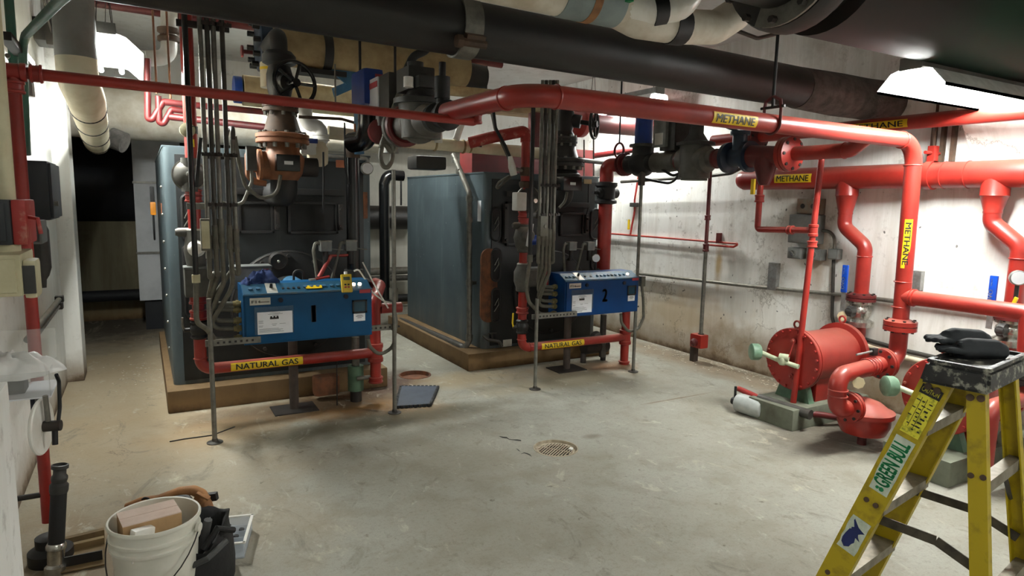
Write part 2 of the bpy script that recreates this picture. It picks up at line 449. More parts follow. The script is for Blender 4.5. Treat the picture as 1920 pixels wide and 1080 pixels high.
def wall_material(name, clean, dirty, amt=.6, base_brown=True, band=False):
    n = NT(name); pos = n.geo.outputs['Position']; z = n.xyz()[2]
    streak = n.noise(3.0, 7, .68, vec=n.mapping((2.2, 2.2, .22), src=pos), dist=.4)
    blot = n.noise(1.7, 8, .7, vec=pos); fine = n.noise(22, 5, .7, vec=pos)
    c = n.mix(n.ramp(streak, .42, .72, 0, amt*.75), clean, dirty)
    c = n.mix(n.ramp(blot, .54, .74, 0, amt*.8), c, tuple(v*.8 for v in dirty))
    spots = n.math('MULTIPLY', n.ramp(n.noise(9, 6, .72, vec=pos), .57, .66), n.ramp(n.noise(.9, 3, .5, vec=pos), .42, .6))
    c = n.mix(n.math('MULTIPLY', spots, amt*.7), c, s2l(112,100,84))
    if band:
        zz = n.math('ADD', z, n.ramp(n.noise(2.4, 6, .7, vec=pos), 0, 1, -.14, .14))
        b = n.math('MULTIPLY', n.math('MULTIPLY', n.ramp(zz, .82, 1.04), n.ramp(zz, 1.05, 1.09, 1, 0)), n.ramp(n.xyz()[1], 3.6, 4.4))
        c = n.mix(n.math('MULTIPLY', b, .42), c, s2l(120,112,100))
        low = n.ramp(zz, .15, .95, 1, 0)
        c = n.mix(n.math('MULTIPLY', low, .32), c, s2l(186,172,142))
        for cc, r, col, k in [((XR, 4.75, 1.0), (9, .05, .26), s2l(150,116,40), .75), ((XR, 3.62, 1.2), (9, .1, .35), s2l(140,106,60), .7),
                              ((XR, 2.02, .72), (9, .06, .3), s2l(140,100,54), .8), ((XR, 5.3, .4), (9, .9, .3), s2l(190,166,120), .6),
                              ((XR, 4.2, .25), (9, .7, .18), s2l(120,96,60), .6), ((XR, 3.72, 1.55), (9, .06, .16), s2l(90,70,50), .8), ((XR, 3.0, .2), (9, .9, .2), s2l(140,120,80), .6)]:
            c = n.mix(n.math('MULTIPLY', n.blob(cc, r, .7, .35, 5), k), c, col)
        # flaked paint outlines
        vo = nd(n.t, 'ShaderNodeTexVoronoi', feature='DISTANCE_TO_EDGE', Scale=1.1)
        mpv = n.mapping((1, 1, .7), src=pos)
        wv = nd(n.t, 'ShaderNodeVectorMath', operation='ADD'); n.l(mpv, wv.inputs[0])
        ws = nd(n.t, 'ShaderNodeVectorMath', operation='SCALE'); n.l(n.noise(3, 6, .7, vec=pos, col=True), ws.inputs[0]); ws.inputs['Scale'].default_value = .6
        n.l(ws.outputs[0], wv.inputs[1]); n.l(wv.outputs[0], vo.inputs['Vector'])
        ck = n.math('MULTIPLY', n.ramp(vo.outputs['Distance'], 0, .012, 1, 0), n.ramp(n.noise(1.1, 3, .5, vec=pos), .47, .56))
        c = n.mix(n.math('MULTIPLY', ck, .6), c, s2l(110,98,80))
        drill = n.ramp(n.noise(26, 0, .5, vec=pos), .845, .865)
        c = n.mix(n.math('MULTIPLY', drill, .8), c, s2l(50,46,40))
    if base_brown:
        zb = n.math('ADD', z, n.ramp(n.noise(5, 6, .7, vec=pos), 0, 1, -.1, .1))
        c = n.mix(n.ramp(zb, .02, .26, .85, 0), c, s2l(126,100,66))
        c = n.mix(n.ramp(zb, -.02, .07, .9, 0), c, s2l(56,40,26))
    n.bump(n.math('ADD', n.math('MULTIPLY', blot, .6), n.math('MULTIPLY', fine, .25)), .3, .015)
    MATS[name] = n.done(c, .8, 0, .25)
wall_material('wall', s2l(236,235,230), s2l(182,174,158), .75, True, True)
wall_material('wall_l', s2l(236,236,232), s2l(206,202,192), .45, True, False)
wall_material('ceil', s2l(218,218,216), s2l(186,182,174), .5, False, False)
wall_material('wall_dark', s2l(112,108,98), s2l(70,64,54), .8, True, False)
wall_material('pad', s2l(100,82,60), s2l(50,36,24), .9, True, False)
wall_material('saddle', s2l(120,114,92), s2l(78,66,46), .8, True, False)

# floor with the round openings of the drain and the sump cover
bm = bmesh.new()
out = [(-4, YF), (XR+.3, YF), (XR+.3, YB+.2), (-4, YB+.2)]
def loop(ps):
    vs = [bm.verts.new((x, y, 0)) for x, y in ps]
    return [bm.edges.new((vs[i], vs[(i+1) % len(vs)])) for i in range(len(vs))]
ed = loop(out)
for c, r in ((DR, .150), (HOLE, .15)):
    ed += loop([(c.x+r*math.cos(2*PI*k/40), c.y+r*math.sin(2*PI*k/40)) for k in range(40)])
bmesh.ops.triangle_fill(bm, edges=ed, use_beauty=True, normal=(0, 0, 1))
b = MB(); b.bm.free(); b.bm = bm
# side walls of the openings and the slab under them
for c, r in ((DR, .150), (HOLE, .15)):
    b.lathe((c.x, c.y, 0), (0, 0, -1), [(r, 0), (r, .12)], 40, caps=False)
b.span((-4, YF, -.14), (XR+.3, YB+.2, -.12))
b.build('floor', 'floor', kind='structure', smooth=False, base=(0, 0, 0))
MB().span((-4, YF, ZC), (XR+.3, YB+.2, ZC+.2)).build('ceiling', 'ceil', kind='structure', smooth=False)
MB().span((XR, YF, 0), (XR+.3, YB+.2, ZC)).build('wall_right', 'wall', kind='structure', smooth=False)
MB().span((XL-.3, YF, 0), (XL, 6.55, ZC)).build('wall_left', 'wall_l', kind='structure', smooth=False)
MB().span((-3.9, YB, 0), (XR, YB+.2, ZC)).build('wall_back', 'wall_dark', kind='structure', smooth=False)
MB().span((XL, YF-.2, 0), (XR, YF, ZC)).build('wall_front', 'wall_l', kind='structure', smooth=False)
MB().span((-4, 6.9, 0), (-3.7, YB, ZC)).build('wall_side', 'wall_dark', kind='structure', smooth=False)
q = P(163, 700, Z=0)
MB().span((-3.9, 6.57, 0), (q.x, 6.9, ZC), .01).build('pillar_left', 'wall_l', kind='structure', smooth=False)
# near pilaster at the photo's left edge
e = P(44, 1060, Y=2.05)
MB().span((XL, 1.2, 0), (e.x, 2.05, 1.12), .006).build('trim_1', 'wall_l', kind='structure', smooth=False)
# downstand over the opening, carrying the ceiling
MB().span((-3.9, 8.6, 2.42), (XR, 8.9, ZC)).build('beam', 'wall_l', kind='structure', smooth=False)
# sloping haunch at the head of the right wall
a0 = P(1822, 293, X=XR)
MB().prism([(XR, a0.y, a0.z), (XR, a0.y+.12, ZC), (XR-.75, a0.y+.12, ZC)], (0, -4.0, 0)).build('beam_right', 'wall', kind='structure', smooth=False)

# ------------------------------------------------------------------ fluorescent fixtures
glow('tube_glow', (.97, 1.0, .96), 55.0)
glow('tube_glow_strong', (.97, 1.0, .96), 250.0)
mk('fixture', s2l(236,238,236), None, .4)
mk('fixture_grey', s2l(120,120,116), s2l(96,96,92), .5)
def fixture(c, along, length, label, hang=.35, width=.32, strength=None):
    c, t = V(c), V(along).normalized(); w = V((-t.y, t.x, 0))
    th = thing('fluorescent_light', label, 'ceiling light', c, 'hanging fluorescent lights')
    h = length/2
    b = MB()
    sec = [(-.06, .085), (.06, .085), (.06, .02), (-.06, .02)]
    b.prism([c-t*h+w*x+V((0, 0, z)) for x, z in sec], t*length)
    b.build('housing', 'fixture_grey', th)
    b = MB()
    for sg in (-1, 1):
        prof = [(.055, .03), (.11, .012), (width/2, -.07), (width/2, -.085)]
        for (x0, z0), (x1, z1) in zip(prof, prof[1:]):
            b.prism([c-t*(h-.01)+w*sg*x0+V((0, 0, z0)), c-t*(h-.01)+w*sg*x1+V((0, 0, z1)), c-t*(h-.01)+w*sg*x1+V((0, 0, z1+.004)), c-t*(h-.01)+w*sg*x0+V((0, 0, z0+.004))], t*(length-.02))
    b.build('reflector', 'fixture', th)
    for sg in (-1, 1):
        MB().cyl(c-t*(h-.10)+w*sg*.065+V((0, 0, -.02)), c+t*(h-.10)+w*sg*.065+V((0, 0, -.02)), .016, seg=12).build('lamp_tube', 'tube_glow_strong' if strength else 'tube_glow', th)
    for sg in (-1, 1):
        p = c+t*sg*(h-.06)+V((0, 0, .085))
        b = MB()
        for k in (-1, 1): b.tube([p+w*.04*k, p+V((0, 0, ZC-p.z))], .003, 6)
        b.build('hanger_chain', 'iron', th)
    return th
fR = P(1700, 128, Z=2.36)
fixture((fR.x+.61, fR.y-.02, 2.33), (1, 0, 0), 1.22, 'glaring fluorescent light below the ceiling, beside the big dark green pipe', width=.36, strength=1)
fL = P(198, 76, Y=4.9)
fixture((fL.x, 4.9+.4, fL.z-.02), (0, 1, 0), 1.22, 'glaring fluorescent light hung before the grey duct over the opening', width=.40, strength=1)
fixture((2.2, 6.6, 3.09), (1, 0, 0), 1.22, 'fluorescent light glimpsed above the tan pipe behind the two boilers', strength=1)
fixture((4.72, 5.9, 2.72), (0, 1, 0), 1.22, 'fluorescent light by the stained white wall, hidden above the methane valves', width=.26, strength=1)
for x in (.6, 3.2):  # unseen fixtures behind the camera, added as front fill
    fixture((x, -.9, 2.9), (1, 0, 0), 1.22, 'unseen fluorescent fill light added over the entry behind the ladder' if x > 2 else 'unseen fluorescent fill light added over the entry behind the bucket')
w = bpy.data.worlds.new('world'); SC.world = w; w.use_nodes = True
w.node_tree.nodes['Background'].inputs[0].default_value = (.5, .52, .5, 1)
w.node_tree.nodes['Background'].inputs[1].default_value = .05

# open cracks in the slab beside the drain
b = MB(); rnd = random.Random(2)
for line in ([(936, 818), (943, 820), (950, 820.5), (955, 824), (962, 824.5), (970, 825), (977, 826), (976.5, 832)], [(968, 841), (972, 844), (975.5, 846.5)], [(977, 851), (983, 849), (990, 851), (994, 853), (997, 856)]):
    up, lo = [], []
    for k, (x, y) in enumerate(line):
        h = 0.25 if k in (0, len(line)-1) else rnd.uniform(.5, 1.3)
        up.append(P(x, y-h, Z=.0012)); lo.append(P(x, y+h, Z=.0012))
    b.vf(up+lo, [[i, i+1, len(up)+i+1, len(up)+i] for i in range(len(up)-1)])
b.build('floor_crack', 'ink', kind='structure', smooth=False)
# ================================================================== boilers on their pads
def jacket_material():
    n = NT('jacket'); pos = n.geo.outputs['Position']
    c = n.mix(n.ramp(n.noise(1.6, 6, .6, vec=pos), .35, .7), s2l(80,92,96), s2l(62,72,76))
    st = n.noise(4, 6, .65, vec=n.mapping((2, 2, .25), src=pos))
    c = n.mix(n.ramp(st, .55, .75, 0, .35), c, s2l(124,134,134))
    c = n.mix(n.math('MULTIPLY', n.ramp(n.xyz()[2], .2, .7, 1, 0), n.ramp(st, .4, .7, 0, .4)), c, s2l(120,112,96))
    sp = n.ramp(n.noise(26, 2, .5, vec=pos), .74, .78)
    c = n.mix(n.math('MULTIPLY', sp, .4), c, s2l(170,172,168))
    MATS['jacket'] = n.done(c, .42, .1, .4)
jacket_material()
def frontmat():
    n = NT('boilerfront'); pos = n.geo.outputs['Position']
    c = n.mix(n.ramp(n.noise(2.2, 6, .65, vec=pos), .4, .7), s2l(31,34,35), s2l(19,21,21))
    st = n.noise(4, 6, .65, vec=n.mapping((2, 2, .25), src=pos))
    c = n.mix(n.ramp(st, .6, .8, 0, .3), c, s2l(92,92,86))
    MATS['boilerfront'] = n.done(c, .42, .1, .4)
frontmat()
def rect_px(a, b, Y, d=0.0):
    p, q = P(a[0], a[1], Y=Y), P(b[0], b[1], Y=Y)
    x0, x1 = sorted((p.x, q.x)); z0, z1 = sorted((p.z, q.z))
    return x0, x1, z0, z1
def stadium(cx, cz, w, h, Y, n=10):
    """upright pill outline in the plane Y"""
    r = w/2; o = []
    for k in range(n+1): a = PI*k/n; o.append(V((cx+r*math.cos(a), Y, cz+h/2-r+r*math.sin(a))))
    for k in range(n+1): a = PI+PI*k/n; o.append(V((cx+r*math.cos(a), Y, cz-h/2+r+r*math.sin(a))))
    return o
def boiler(label, x0, x1, yf, yb, z0, z1, doors, pills, disc, sight, extra):
    th = thing('boiler', label, 'boiler', ((x0+x1)/2, yf, z0), 'boilers')
    b = MB()
    r = .045; n = 6; sec = []
    for cx, sx in ((x0+r, -1), (x1-r, 1)):
        arc = [(cx+sx*r*math.cos(a), yf+r-r*math.sin(a)) for a in [PI/2*k/n for k in range(n+1)]]
        sec += arc if sx < 0 else arc[::-1]
    sec = sec + [(x1, yb), (x0, yb)]
    b.prism([(x, y, z0) for x, y in sec], (0, 0, z1-z0)); b.build('jacket', 'jacket', th)
    # top lid lip and seam
    b = MB(); b.span((x0-.004, yf+.02, z1-.004), (x1+.004, yb, z1+.012), .004); b.build('top_panel', 'jacket', th)
    b = MB(); b.span((x0+.075, yf-.012, z0+.03), (x1-.07, yf+.02, z1-.05), .006); b.build('front_panel', 'boilerfront', th, 'dark front panel')
    for k, (a, c, knob) in enumerate(doors):
        X0, X1, Z0, Z1 = rect_px(a, c, yf); t = .022; y = yf-.012
        f = MB()
        for s in (((X0, Z1-t), (X1, Z1)), ((X0, Z0), (X1, Z0+t)), ((X0, Z0), (X0+t, Z1)), ((X1-t, Z0), (X1, Z1))):
            f.span((s[0][0], y-.035, s[0][1]), (s[1][0], y+.01, s[1][1]), .004)
        fr = f.build('access_door', 'darkiron', th)
        MB().span((X0+t, y-.02, Z0+t), (X1-t, y, Z1-t), .003).build('door_panel', 'nearblack', fr)
        hb = MB()
        hx = X1+.02 if knob > 0 else X0-.02
        hb.span((hx-.018, y-.06, Z0+.03), (hx+.018, y-.01, Z1-.02), .006)
        for zz in (Z0+.06, Z1-.06): hb.cyl((hx, y-.085, zz), (hx, y-.05, zz), .014, seg=8)
        hb.build('door_latch', 'iron', fr)
        MB().span((X0-.02, y-.055, Z1+.05), (X1+.05, y, Z1+.10), .008).build('door_hood', 'darkiron', th)
    for cx, cz, w, h in [((X0+X1)/2, (Z0+Z1)/2, X1-X0, Z1-Z0) for X0, X1, Z0, Z1 in [rect_px(a, c, yf) for a, c in pills]]:
        f = MB().tube(stadium(cx, cz, w, h, yf-.02), .012, 8, closed=True).build('port_frame', 'darkiron', th)
        MB().prism(stadium(cx, cz, w-.01, h-.01, yf-.022), (0, .03, 0)).build('port_cover', 'nearblack', f)
        MB().tube([(cx-.025, yf-.03, cz-.06), (cx+.015, yf-.045, cz+.01), (cx+.01, yf-.045, cz+.07), (cx-.02, yf-.03, cz+.0)], .005, 6).build('port_handle', 'galv', f)
    c = P(*disc[0], Y=yf-.02); R_ = disc[1]
    b = MB().lathe((c.x, yf, c.z), (0, -1, 0), [(R_, 0), (R_, .045), (R_*.97, .055), (R_*.6, .06), (.001, .06)], 48, caps=False)
    b.use(1).bolts((c.x, yf-.05, c.z), (0, -1, 0), R_*.9, 12, .016, .03)
    bp = b.build('burner_plate', ['nearblack', 'iron'], th)
    MB().ring((c.x, yf-.05, c.z), (0, 1, 0), R_*.97, .007, 48, 6).build('burner_rim', 'iron', bp)
    if sight:
        s = P(*sight, Y=yf-.08)
        g = MB().lathe((s.x, yf-.05, s.z), (0, -1, 0), [(.075, 0), (.075, .035), (.06, .045), (.06, .03), (.001, .03)], 24, caps=False).build('sight_port', 'iron', th)
        MB().ball((s.x, yf-.09, s.z), .014).build('sight_glass', 'chrome', g)
    for e in extra: e(th, yf)
    return th
B1 = dict(x0=.15, x1=1.70, yf=5.44, yb=8.1, z0=.17); B1['z1'] = P(333, 276, Y=5.44).z
B2 = dict(x0=2.835, x1=4.19, yf=5.55, yb=7.62, z0=.17); B2['z1'] = P(905, 324, Y=5.55).z
def ex1(th, yf):
    # bar and round gauge along the top edge
    a, c = P(492, 285, Y=yf-.05), P(690, 303, Y=yf-.05)
    b = MB().tube([V((a.x, yf-.04, a.z)), V((c.x, yf-.04, a.z-.01)), V((c.x, yf-.04, a.z-.06))], .016, 10, .03)
    b.build('top_pipe', 'steel', th)
    g = P(688, 316, Y=yf-.08)
    g2 = MB().lathe((g.x, yf-.01, g.z), (0, -1, 0), [(.03, 0), (.03, .05), (.052, .05), (.052, .08), (.046, .085), (.001, .085)], 24, caps=False).build('gauge', 'galv', th)
    MB().cyl((g.x, yf-.096, g.z), (g.x, yf-.098, g.z), .044).build('gauge_face', 'paper', g2)
    X0, X1, Z0, Z1 = rect_px((629, 300), (651, 315), yf); MB().span((X0, yf-.016, Z0), (X1, yf-.01, Z1)).build('name_plate', 'copper', th)
    X0, X1, Z0, Z1 = rect_px((680, 360), (695, 410), yf); MB().span((X0, yf-.016, Z0), (X1-.03, yf-.008, Z1), .003).build('rust_patch', 'rustpatch', th)
    p = P(303, 392, X=B1['x0']); MB().span((p.x-.004, p.y-.1, p.z-.05), (p.x+.002, p.y+.12, p.z+.05)).build('side_sticker', 'copper', th, 'orange sticker on the left side')
    for k in range(7):
        q = P(301+k*3.5, 300+k*58, X=B1['x0']); MB().ball((B1['x0']-.004, yf+.55, .35+k*.22), .012).build('jacket_screw', 'chrome', th)
def ex2(th, yf):
    p = P(892, 398, Y=yf-.01)
    MB().span((B2['x0']-.003, yf+.07, p.z-.09), (B2['x0']+.001, yf+.14, p.z+.11)).build('side_sticker', 'paper', th, 'white sticker on the left side')
    X0, X1, Z0, Z1 = rect_px((901, 466), (930, 603), yf)
    MB().prism(stadium((X0+X1)/2, (Z0+Z1)/2, X1-X0, Z1-Z0, yf-.016), (0, .02, 0)).build('rust_patch', 'rustpatch', th, 'brown rusted panel round two inspection ports')
    X0, X1, Z0, Z1 = rect_px((942, 637), (958, 648), yf); MB().span((X0, yf-.016, Z0), (X1, yf-.01, Z1)).build('name_plate', 'plate', th)
    q = P(922, 636, Y=yf-.05)
    b = MB().tube([(q.x-.06, yf, q.z+.03), (q.x-.04, yf-.06, q.z), (q.x+.06, yf-.09, q.z-.02), (q.x+.09, yf-.09, q.z-.07)], .018, 8, .02)
    b.cyl((q.x, yf-.06, q.z), (q.x, yf-.06, q.z+.06), .01).box((q.x, yf-.06, q.z+.06), (.09, .015, .012))
    b.build('drain_cock', 'galvd', th)
    X0, X1, Z0, Z1 = rect_px((1093, 336), (1107, 345), yf); MB().span((X0, yf-.02, Z0), (X1, yf-.01, Z1)).build('top_plate', 'tanl', th)
boiler('blue grey steel boiler behind the control panel numbered one', doors=[((444, 377), (513, 437), 1), ((537, 377), (632, 438), 1)],
       pills=[((340, 366), (363, 452)), ((343, 462), (366, 592))], disc=((541, 570), .44), sight=(522, 490), extra=[ex1], **B1)
boiler('blue grey steel boiler behind the control panel numbered two', doors=[((947, 378), (975, 460), -1), ((1047, 398), (1090, 442), 1)],
       pills=[((921, 390), (936, 450)), ((921, 467), (936, 526)), ((921, 541), (936, 602)), ((1107, 392), (1122, 448)), ((1108, 463), (1120, 505))],
       disc=((1031, 548), .43), sight=None, extra=[ex2], **B2)
pA = P(315, 773, Z=0)
def pad(label, x0, y0, x1, y1):
    b = MB(); b.span((x0, y0, 0), (x1, y1, .168), .012)
    b.build('concrete_pad', 'pad', None, label, 'plinth', 'concrete boiler pads')
pad('stained concrete pad under the boiler with panel one', pA.x, pA.y-.05, 1.78, 7.75)
pB = P(878, 697, Z=0)
pad('stained concrete pad under the boiler with panel two', pB.x, pB.y, 4.3, 7.75)

# ------------------------------------------------------------------ control panels on stands
def wheel(b, c, axis, R_, r=.012, spokes=5, hub=.03):
    x, y, z = frame(axis); c = V(c); b.ring(c, axis, R_, r, 32, 8)
    b.cyl(c-z*hub, c+z*hub, hub, seg=12)
    for k in range(spokes):
        a = 2*PI*k/spokes; b.tube([c, c+(x*math.cos(a)+y*math.sin(a))*R_], r*.85, 6)
    return b
def panel(num, label, Y, tl, tr, bl, br, top_px, legs, pole, papers, S):
    x0 = (P(*tl, Y=Y).x+P(*bl, Y=Y).x)/2; x1 = (P(*tr, Y=Y).x+P(*br, Y=Y).x)/2
    z1 = (P(*tl, Y=Y).z+P(*tr, Y=Y).z)/2; z0 = (P(*bl, Y=Y).z+P(*br, Y=Y).z)/2
    D = .26; zt = z1+.055; col = S['col']
    th = thing('control_console', label, 'control panel', ((x0+x1)/2, Y+.1, 0), 'burner control panels')
    b = MB(); b.prism([(x0, Y, z0), (x0, Y, z1), (x0, Y+.11, zt), (x0, Y+D, zt), (x0, Y+D, z0)], (x1-x0, 0, 0)); cab = b.build('cabinet', col, th, ang=20)
    b = MB(); b.span((x0+.012, Y-.012, z0+.012), (x1-.012, Y, z1-.008), .004); door = b.build('cabinet_door', col, th)
    b = MB(); b.span((x0, Y-.014, z1-.006), (x1, Y+.0, z1+.006), .002); b.build('trim_strip', 'bluetop', th)
    # sloping console face
    s = (V((0, .11, zt-z1))).normalized(); nrm = V((0, -s.z, s.y)); o = V((x0, Y, z1)); Wd = x1-x0
    def con(u, v): return o+V((u*Wd, 0, 0))+s*(v*.12)+nrm*.002
    b = MB(); b.prism([con(.005, .04), con(.995, .04), con(.995, .98), con(.005, .98)], nrm*.003); console = b.build('console', S['top'], th)
    for k, u in enumerate(S['lamps']):
        MB().cyl(con(u, .45), con(u, .45)+nrm*.014, .013, seg=14).build('indicator_lamp', 'lamp_amber' if k >= len(S['lamps'])-S['lit'] else 'bluetop', th)
    for u in S['btn']: MB().cyl(con(u, .4), con(u, .4)+nrm*.01, .009, seg=10).build('button', 'darkiron', th)
    b = MB(); u0, u1 = S['plate']; b.prism([con(u0, -.05), con(u1, -.05), con(u1, 1.0), con(u0, 1.0)], nrm*.006); pl = b.build('switch_plate', 'plate', th)
    MB().cyl(con((u0+u1)/2, .55), con((u0+u1)/2, .55)+nrm*.03, .013, .009, 12).build('selector_switch', 'black_gloss', pl)
    def fr(u, v): return V((x0+u*(x1-x0), Y-.013, z1+v*(z0-z1)))
    def sheet(name, u0, v0, u1, v1, mat, par=th, t=.003, lab=None):
        a, c = fr(u0, v0), fr(u1, v1); return MB().span((a.x, a.y-t, c.z), (c.x, a.y, a.z)).build(name, mat, par, lab)
    lg = sheet('maker_plate', .045, .065, .195, .205, 'plate')
    X, Z = V((1, 0, 0)), V((0, 0, 1))
    c = fr(.075, .14)-V((0, .0035, 0)); b = MB()
    letters(b, 'FI', c, X, Z, .03, .018); letters(b, '4', c+V((.032, 0, 0)), X, Z, .016, .018); b.build('maker_mark', 'ink', lg, smooth=False)
    b = MB()
    for k in range(7): a = fr(.112+k*.011, .15); b.span((a.x, a.y-.0055, a.z-.004), (a.x+.006, a.y-.003, a.z+.004))
    b.build('maker_line', 'rustd', lg)
    sheet('paper_pouch', .075, .25, .365, .80, 'pouch', t=.002)
    u0, v0, u1, v1 = papers
    b = MB(); a_, e_ = fr(u0, v0), fr(u1, v1); b.span((a_.x, a_.y-.004, e_.z), (e_.x, a_.y, a_.z)); b.use(1); cc = fr((u0+u1)/2, v0+.07); rnd = random.Random(3)
    def line(v, us, ue, h): 
        a = fr(us, v); e = fr(ue, v); b.span((a.x, a.y-.0052, a.z-h), (e.x, a.y-.004, a.z))
    W_ = u1-u0
    for k, (v, a, e) in enumerate([(.02, .35, .65), (.045, .3, .72), (.07, .42, .6), (.17, .03, .17), (.19, .03, .15), (.215, .03, .17), (.245, .4, .55), (.245, .62, .8), (.27, .03, .16), (.295, .03, .14), (.275, .42, .52)]
                                 + [(.335+.022*j, .04, .5+.4*rnd.random()) for j in range(7)]):
        if v < (v1-v0)*.95: line(v0+v, u0+W_*a, u0+W_*e, .0022)
    pp = b.build('certificate', ['paper', 'inkgrey'], th)
    b = MB(); ce = fr(u0+W_*.48, v0+.125)
    b.span((ce.x-.028, ce.y-.0056, ce.z-.008), (ce.x+.028, ce.y-.004, ce.z+.003))
    for dx in (-.02, 0, .02): b.cyl((ce.x+dx, ce.y-.0056, ce.z+.006), (ce.x+dx, ce.y-.004, ce.z+.006), .007, seg=10)
    b.build('crest', 'ink', pp)
    n_ = fr(.52, .45); b = MB(); letters(b, str(num), n_, X, Z, .025 if num == 1 else .052, .115, .03 if num == 1 else .075, .002); b.build('number', 'navy', th, smooth=False)
    # window
    a, e = fr(.832, .22), fr(.955, .50)
    wn = MB(); t = .012
    for s_ in (((a.x, a.z-t), (e.x, a.z)), ((a.x, e.z), (e.x, e.z+t)), ((a.x, e.z), (a.x+t, a.z)), ((e.x-t, e.z), (e.x, a.z))):
        wn.span((s_[0][0], a.y-.006, s_[0][1]), (s_[1][0], a.y, s_[1][1]))
    wn = wn.build('window', 'darkiron', th); MB().span((a.x, a.y-.002, e.z), (e.x, a.y+.001, a.z)).build('window_pane', 'screenglass', wn)
    st = sheet('white_sticker', .842, .51, .938, .67, 'paper', t=.005)
    b = MB(); q = fr(.89, .57)
    for dz, w in ((.008, .04), (0, .055), (-.01, .03)): b.span((q.x-w/2, q.y-.0065, q.z+dz-.002), (q.x+w/2, q.y-.005, q.z+dz+.002))
    b.build('sticker_print', 'inkgrey', st)
    sheet('red_label', .893, -.0, .985, .075, 'redplate', t=.004)
    for u in (.27, .78): 
        q = fr(u, .13); MB().cyl(q, q-V((0, .012, 0)), .016, seg=12).build('door_lock', 'navy', th)
    # connectors on the left side
    for k, v in enumerate(S['conn']):
        a = V((x0, Y+.13, z1+v*(z0-z1))); MB().cyl(a, a-V((.05, 0, 0)), .02, seg=10).cyl(a-V((.012, 0, 0)), a-V((.03, 0, 0)), .027, seg=6).build('conduit_connector', 'brass', th)
    # stand
    for (px, top) in legs:
        f = P(px[0], px[1], Z=0); zt_ = P(top[0], top[1], Y=f.y).z
        l = MB().cyl((f.x, f.y, .01), (f.x, f.y, zt_), .0155, seg=14).build('leg', S['legmat'], th)
        MB().lathe((f.x, f.y, 0), (0, 0, 1), [(.05, 0), (.05, .006), (.02, .012), (.0165, .03)], 16).build('foot_flange', 'galvd', l)
        sx = x0 if f.x < (x0+x1)/2 else x1
        zz = z0+.015 if S['strutz'] is None else S['strutz']
        b = MB(); b.span((min(f.x-.03, sx), f.y+.016, zz), (max(f.x+.03, sx+(.1 if f.x < sx else -.1)), f.y+.036, zz+.042))
        sp = b.build('support_strut', 'galv', th)
        b = MB(); L = abs(sx-f.x)
        for k in range(max(2, int((L+.1)/.035))):
            xx = min(f.x, sx)+.01+k*.035; b.span((xx-.007, f.y+.0145, zz+.014), (xx+.007, f.y+.0165, zz+.028))
        b.build('strut_slots', 'darkiron', sp)
    f = P(pole[0], pole[1], Z=0)
    l = MB().cyl((f.x, f.y, 0), (f.x, f.y, z0+.1), .034, seg=18).build('center_post', 'rustpost', th)
    MB().span((f.x-.16, f.y-.12, 0), (f.x+.16, f.y+.12, .008)).build('base_plate', 'iron', l)
    MB().span((f.x-.06, Y+D-.04, z0-.001), (f.x+.06, f.y+.04, z0+.05), .004).build('post_bracket', 'darkiron', th)
    return dict(th=th, x0=x0, x1=x1, z0=z0, z1=z1, zt=zt, Y=Y, D=D, con=con, nrm=nrm, fr=fr)
mk('brass', s2l(150,136,92), s2l(112,100,66), .5, .5, scale=20)
mk('rustpost', s2l(64,52,44), s2l(42,34,30), .65, scale=8)
mk('screenglass', s2l(34,72,92), s2l(26,56,72), .15)
S1 = dict(col='blue', top='bluetopA', lamps=[.06, .115, .47, .52, .57, .62, .68, .73, .865, .915], lit=2, btn=[.3, .34, .38, .42], plate=(.175, .255), conn=[.22, .34, .56, .72, .92], legmat='galv', strutz=None)
S2 = dict(col='blue2', top='bluetop', lamps=[.05, .10, .15, .46, .51, .56, .61, .66, .71, .77, .83, .88], lit=1, btn=[.29, .37], plate=(.175, .25), conn=[.2, .4, .6, .75, .95], legmat='galv', strutz=None)
mk('bluetopA', s2l(14,70,100), s2l(36,76,96), .45, scale=14)
PN1 = panel(1, 'blue burner control panel numbered one with rag and gas meter on top', 4.55, (456, 554), (697, 541), (458, 647), (697, 628), None,
            [((403, 830), (393, 560)), ((740, 774), (733, 318))], (552, 767), (.095, .355, .355, .80), S1)
PN2 = panel(2, 'blue burner control panel numbered two in front of the boiler with the side drain pipe', 4.72, (1057, 528), (1196, 520), (1060, 596), (1196, 582), None,
            [((1003, 730), (1009, 560)), ((1187, 697), (1207, 325))], (1062, 692), (.085, .40, .345, .90), S2)

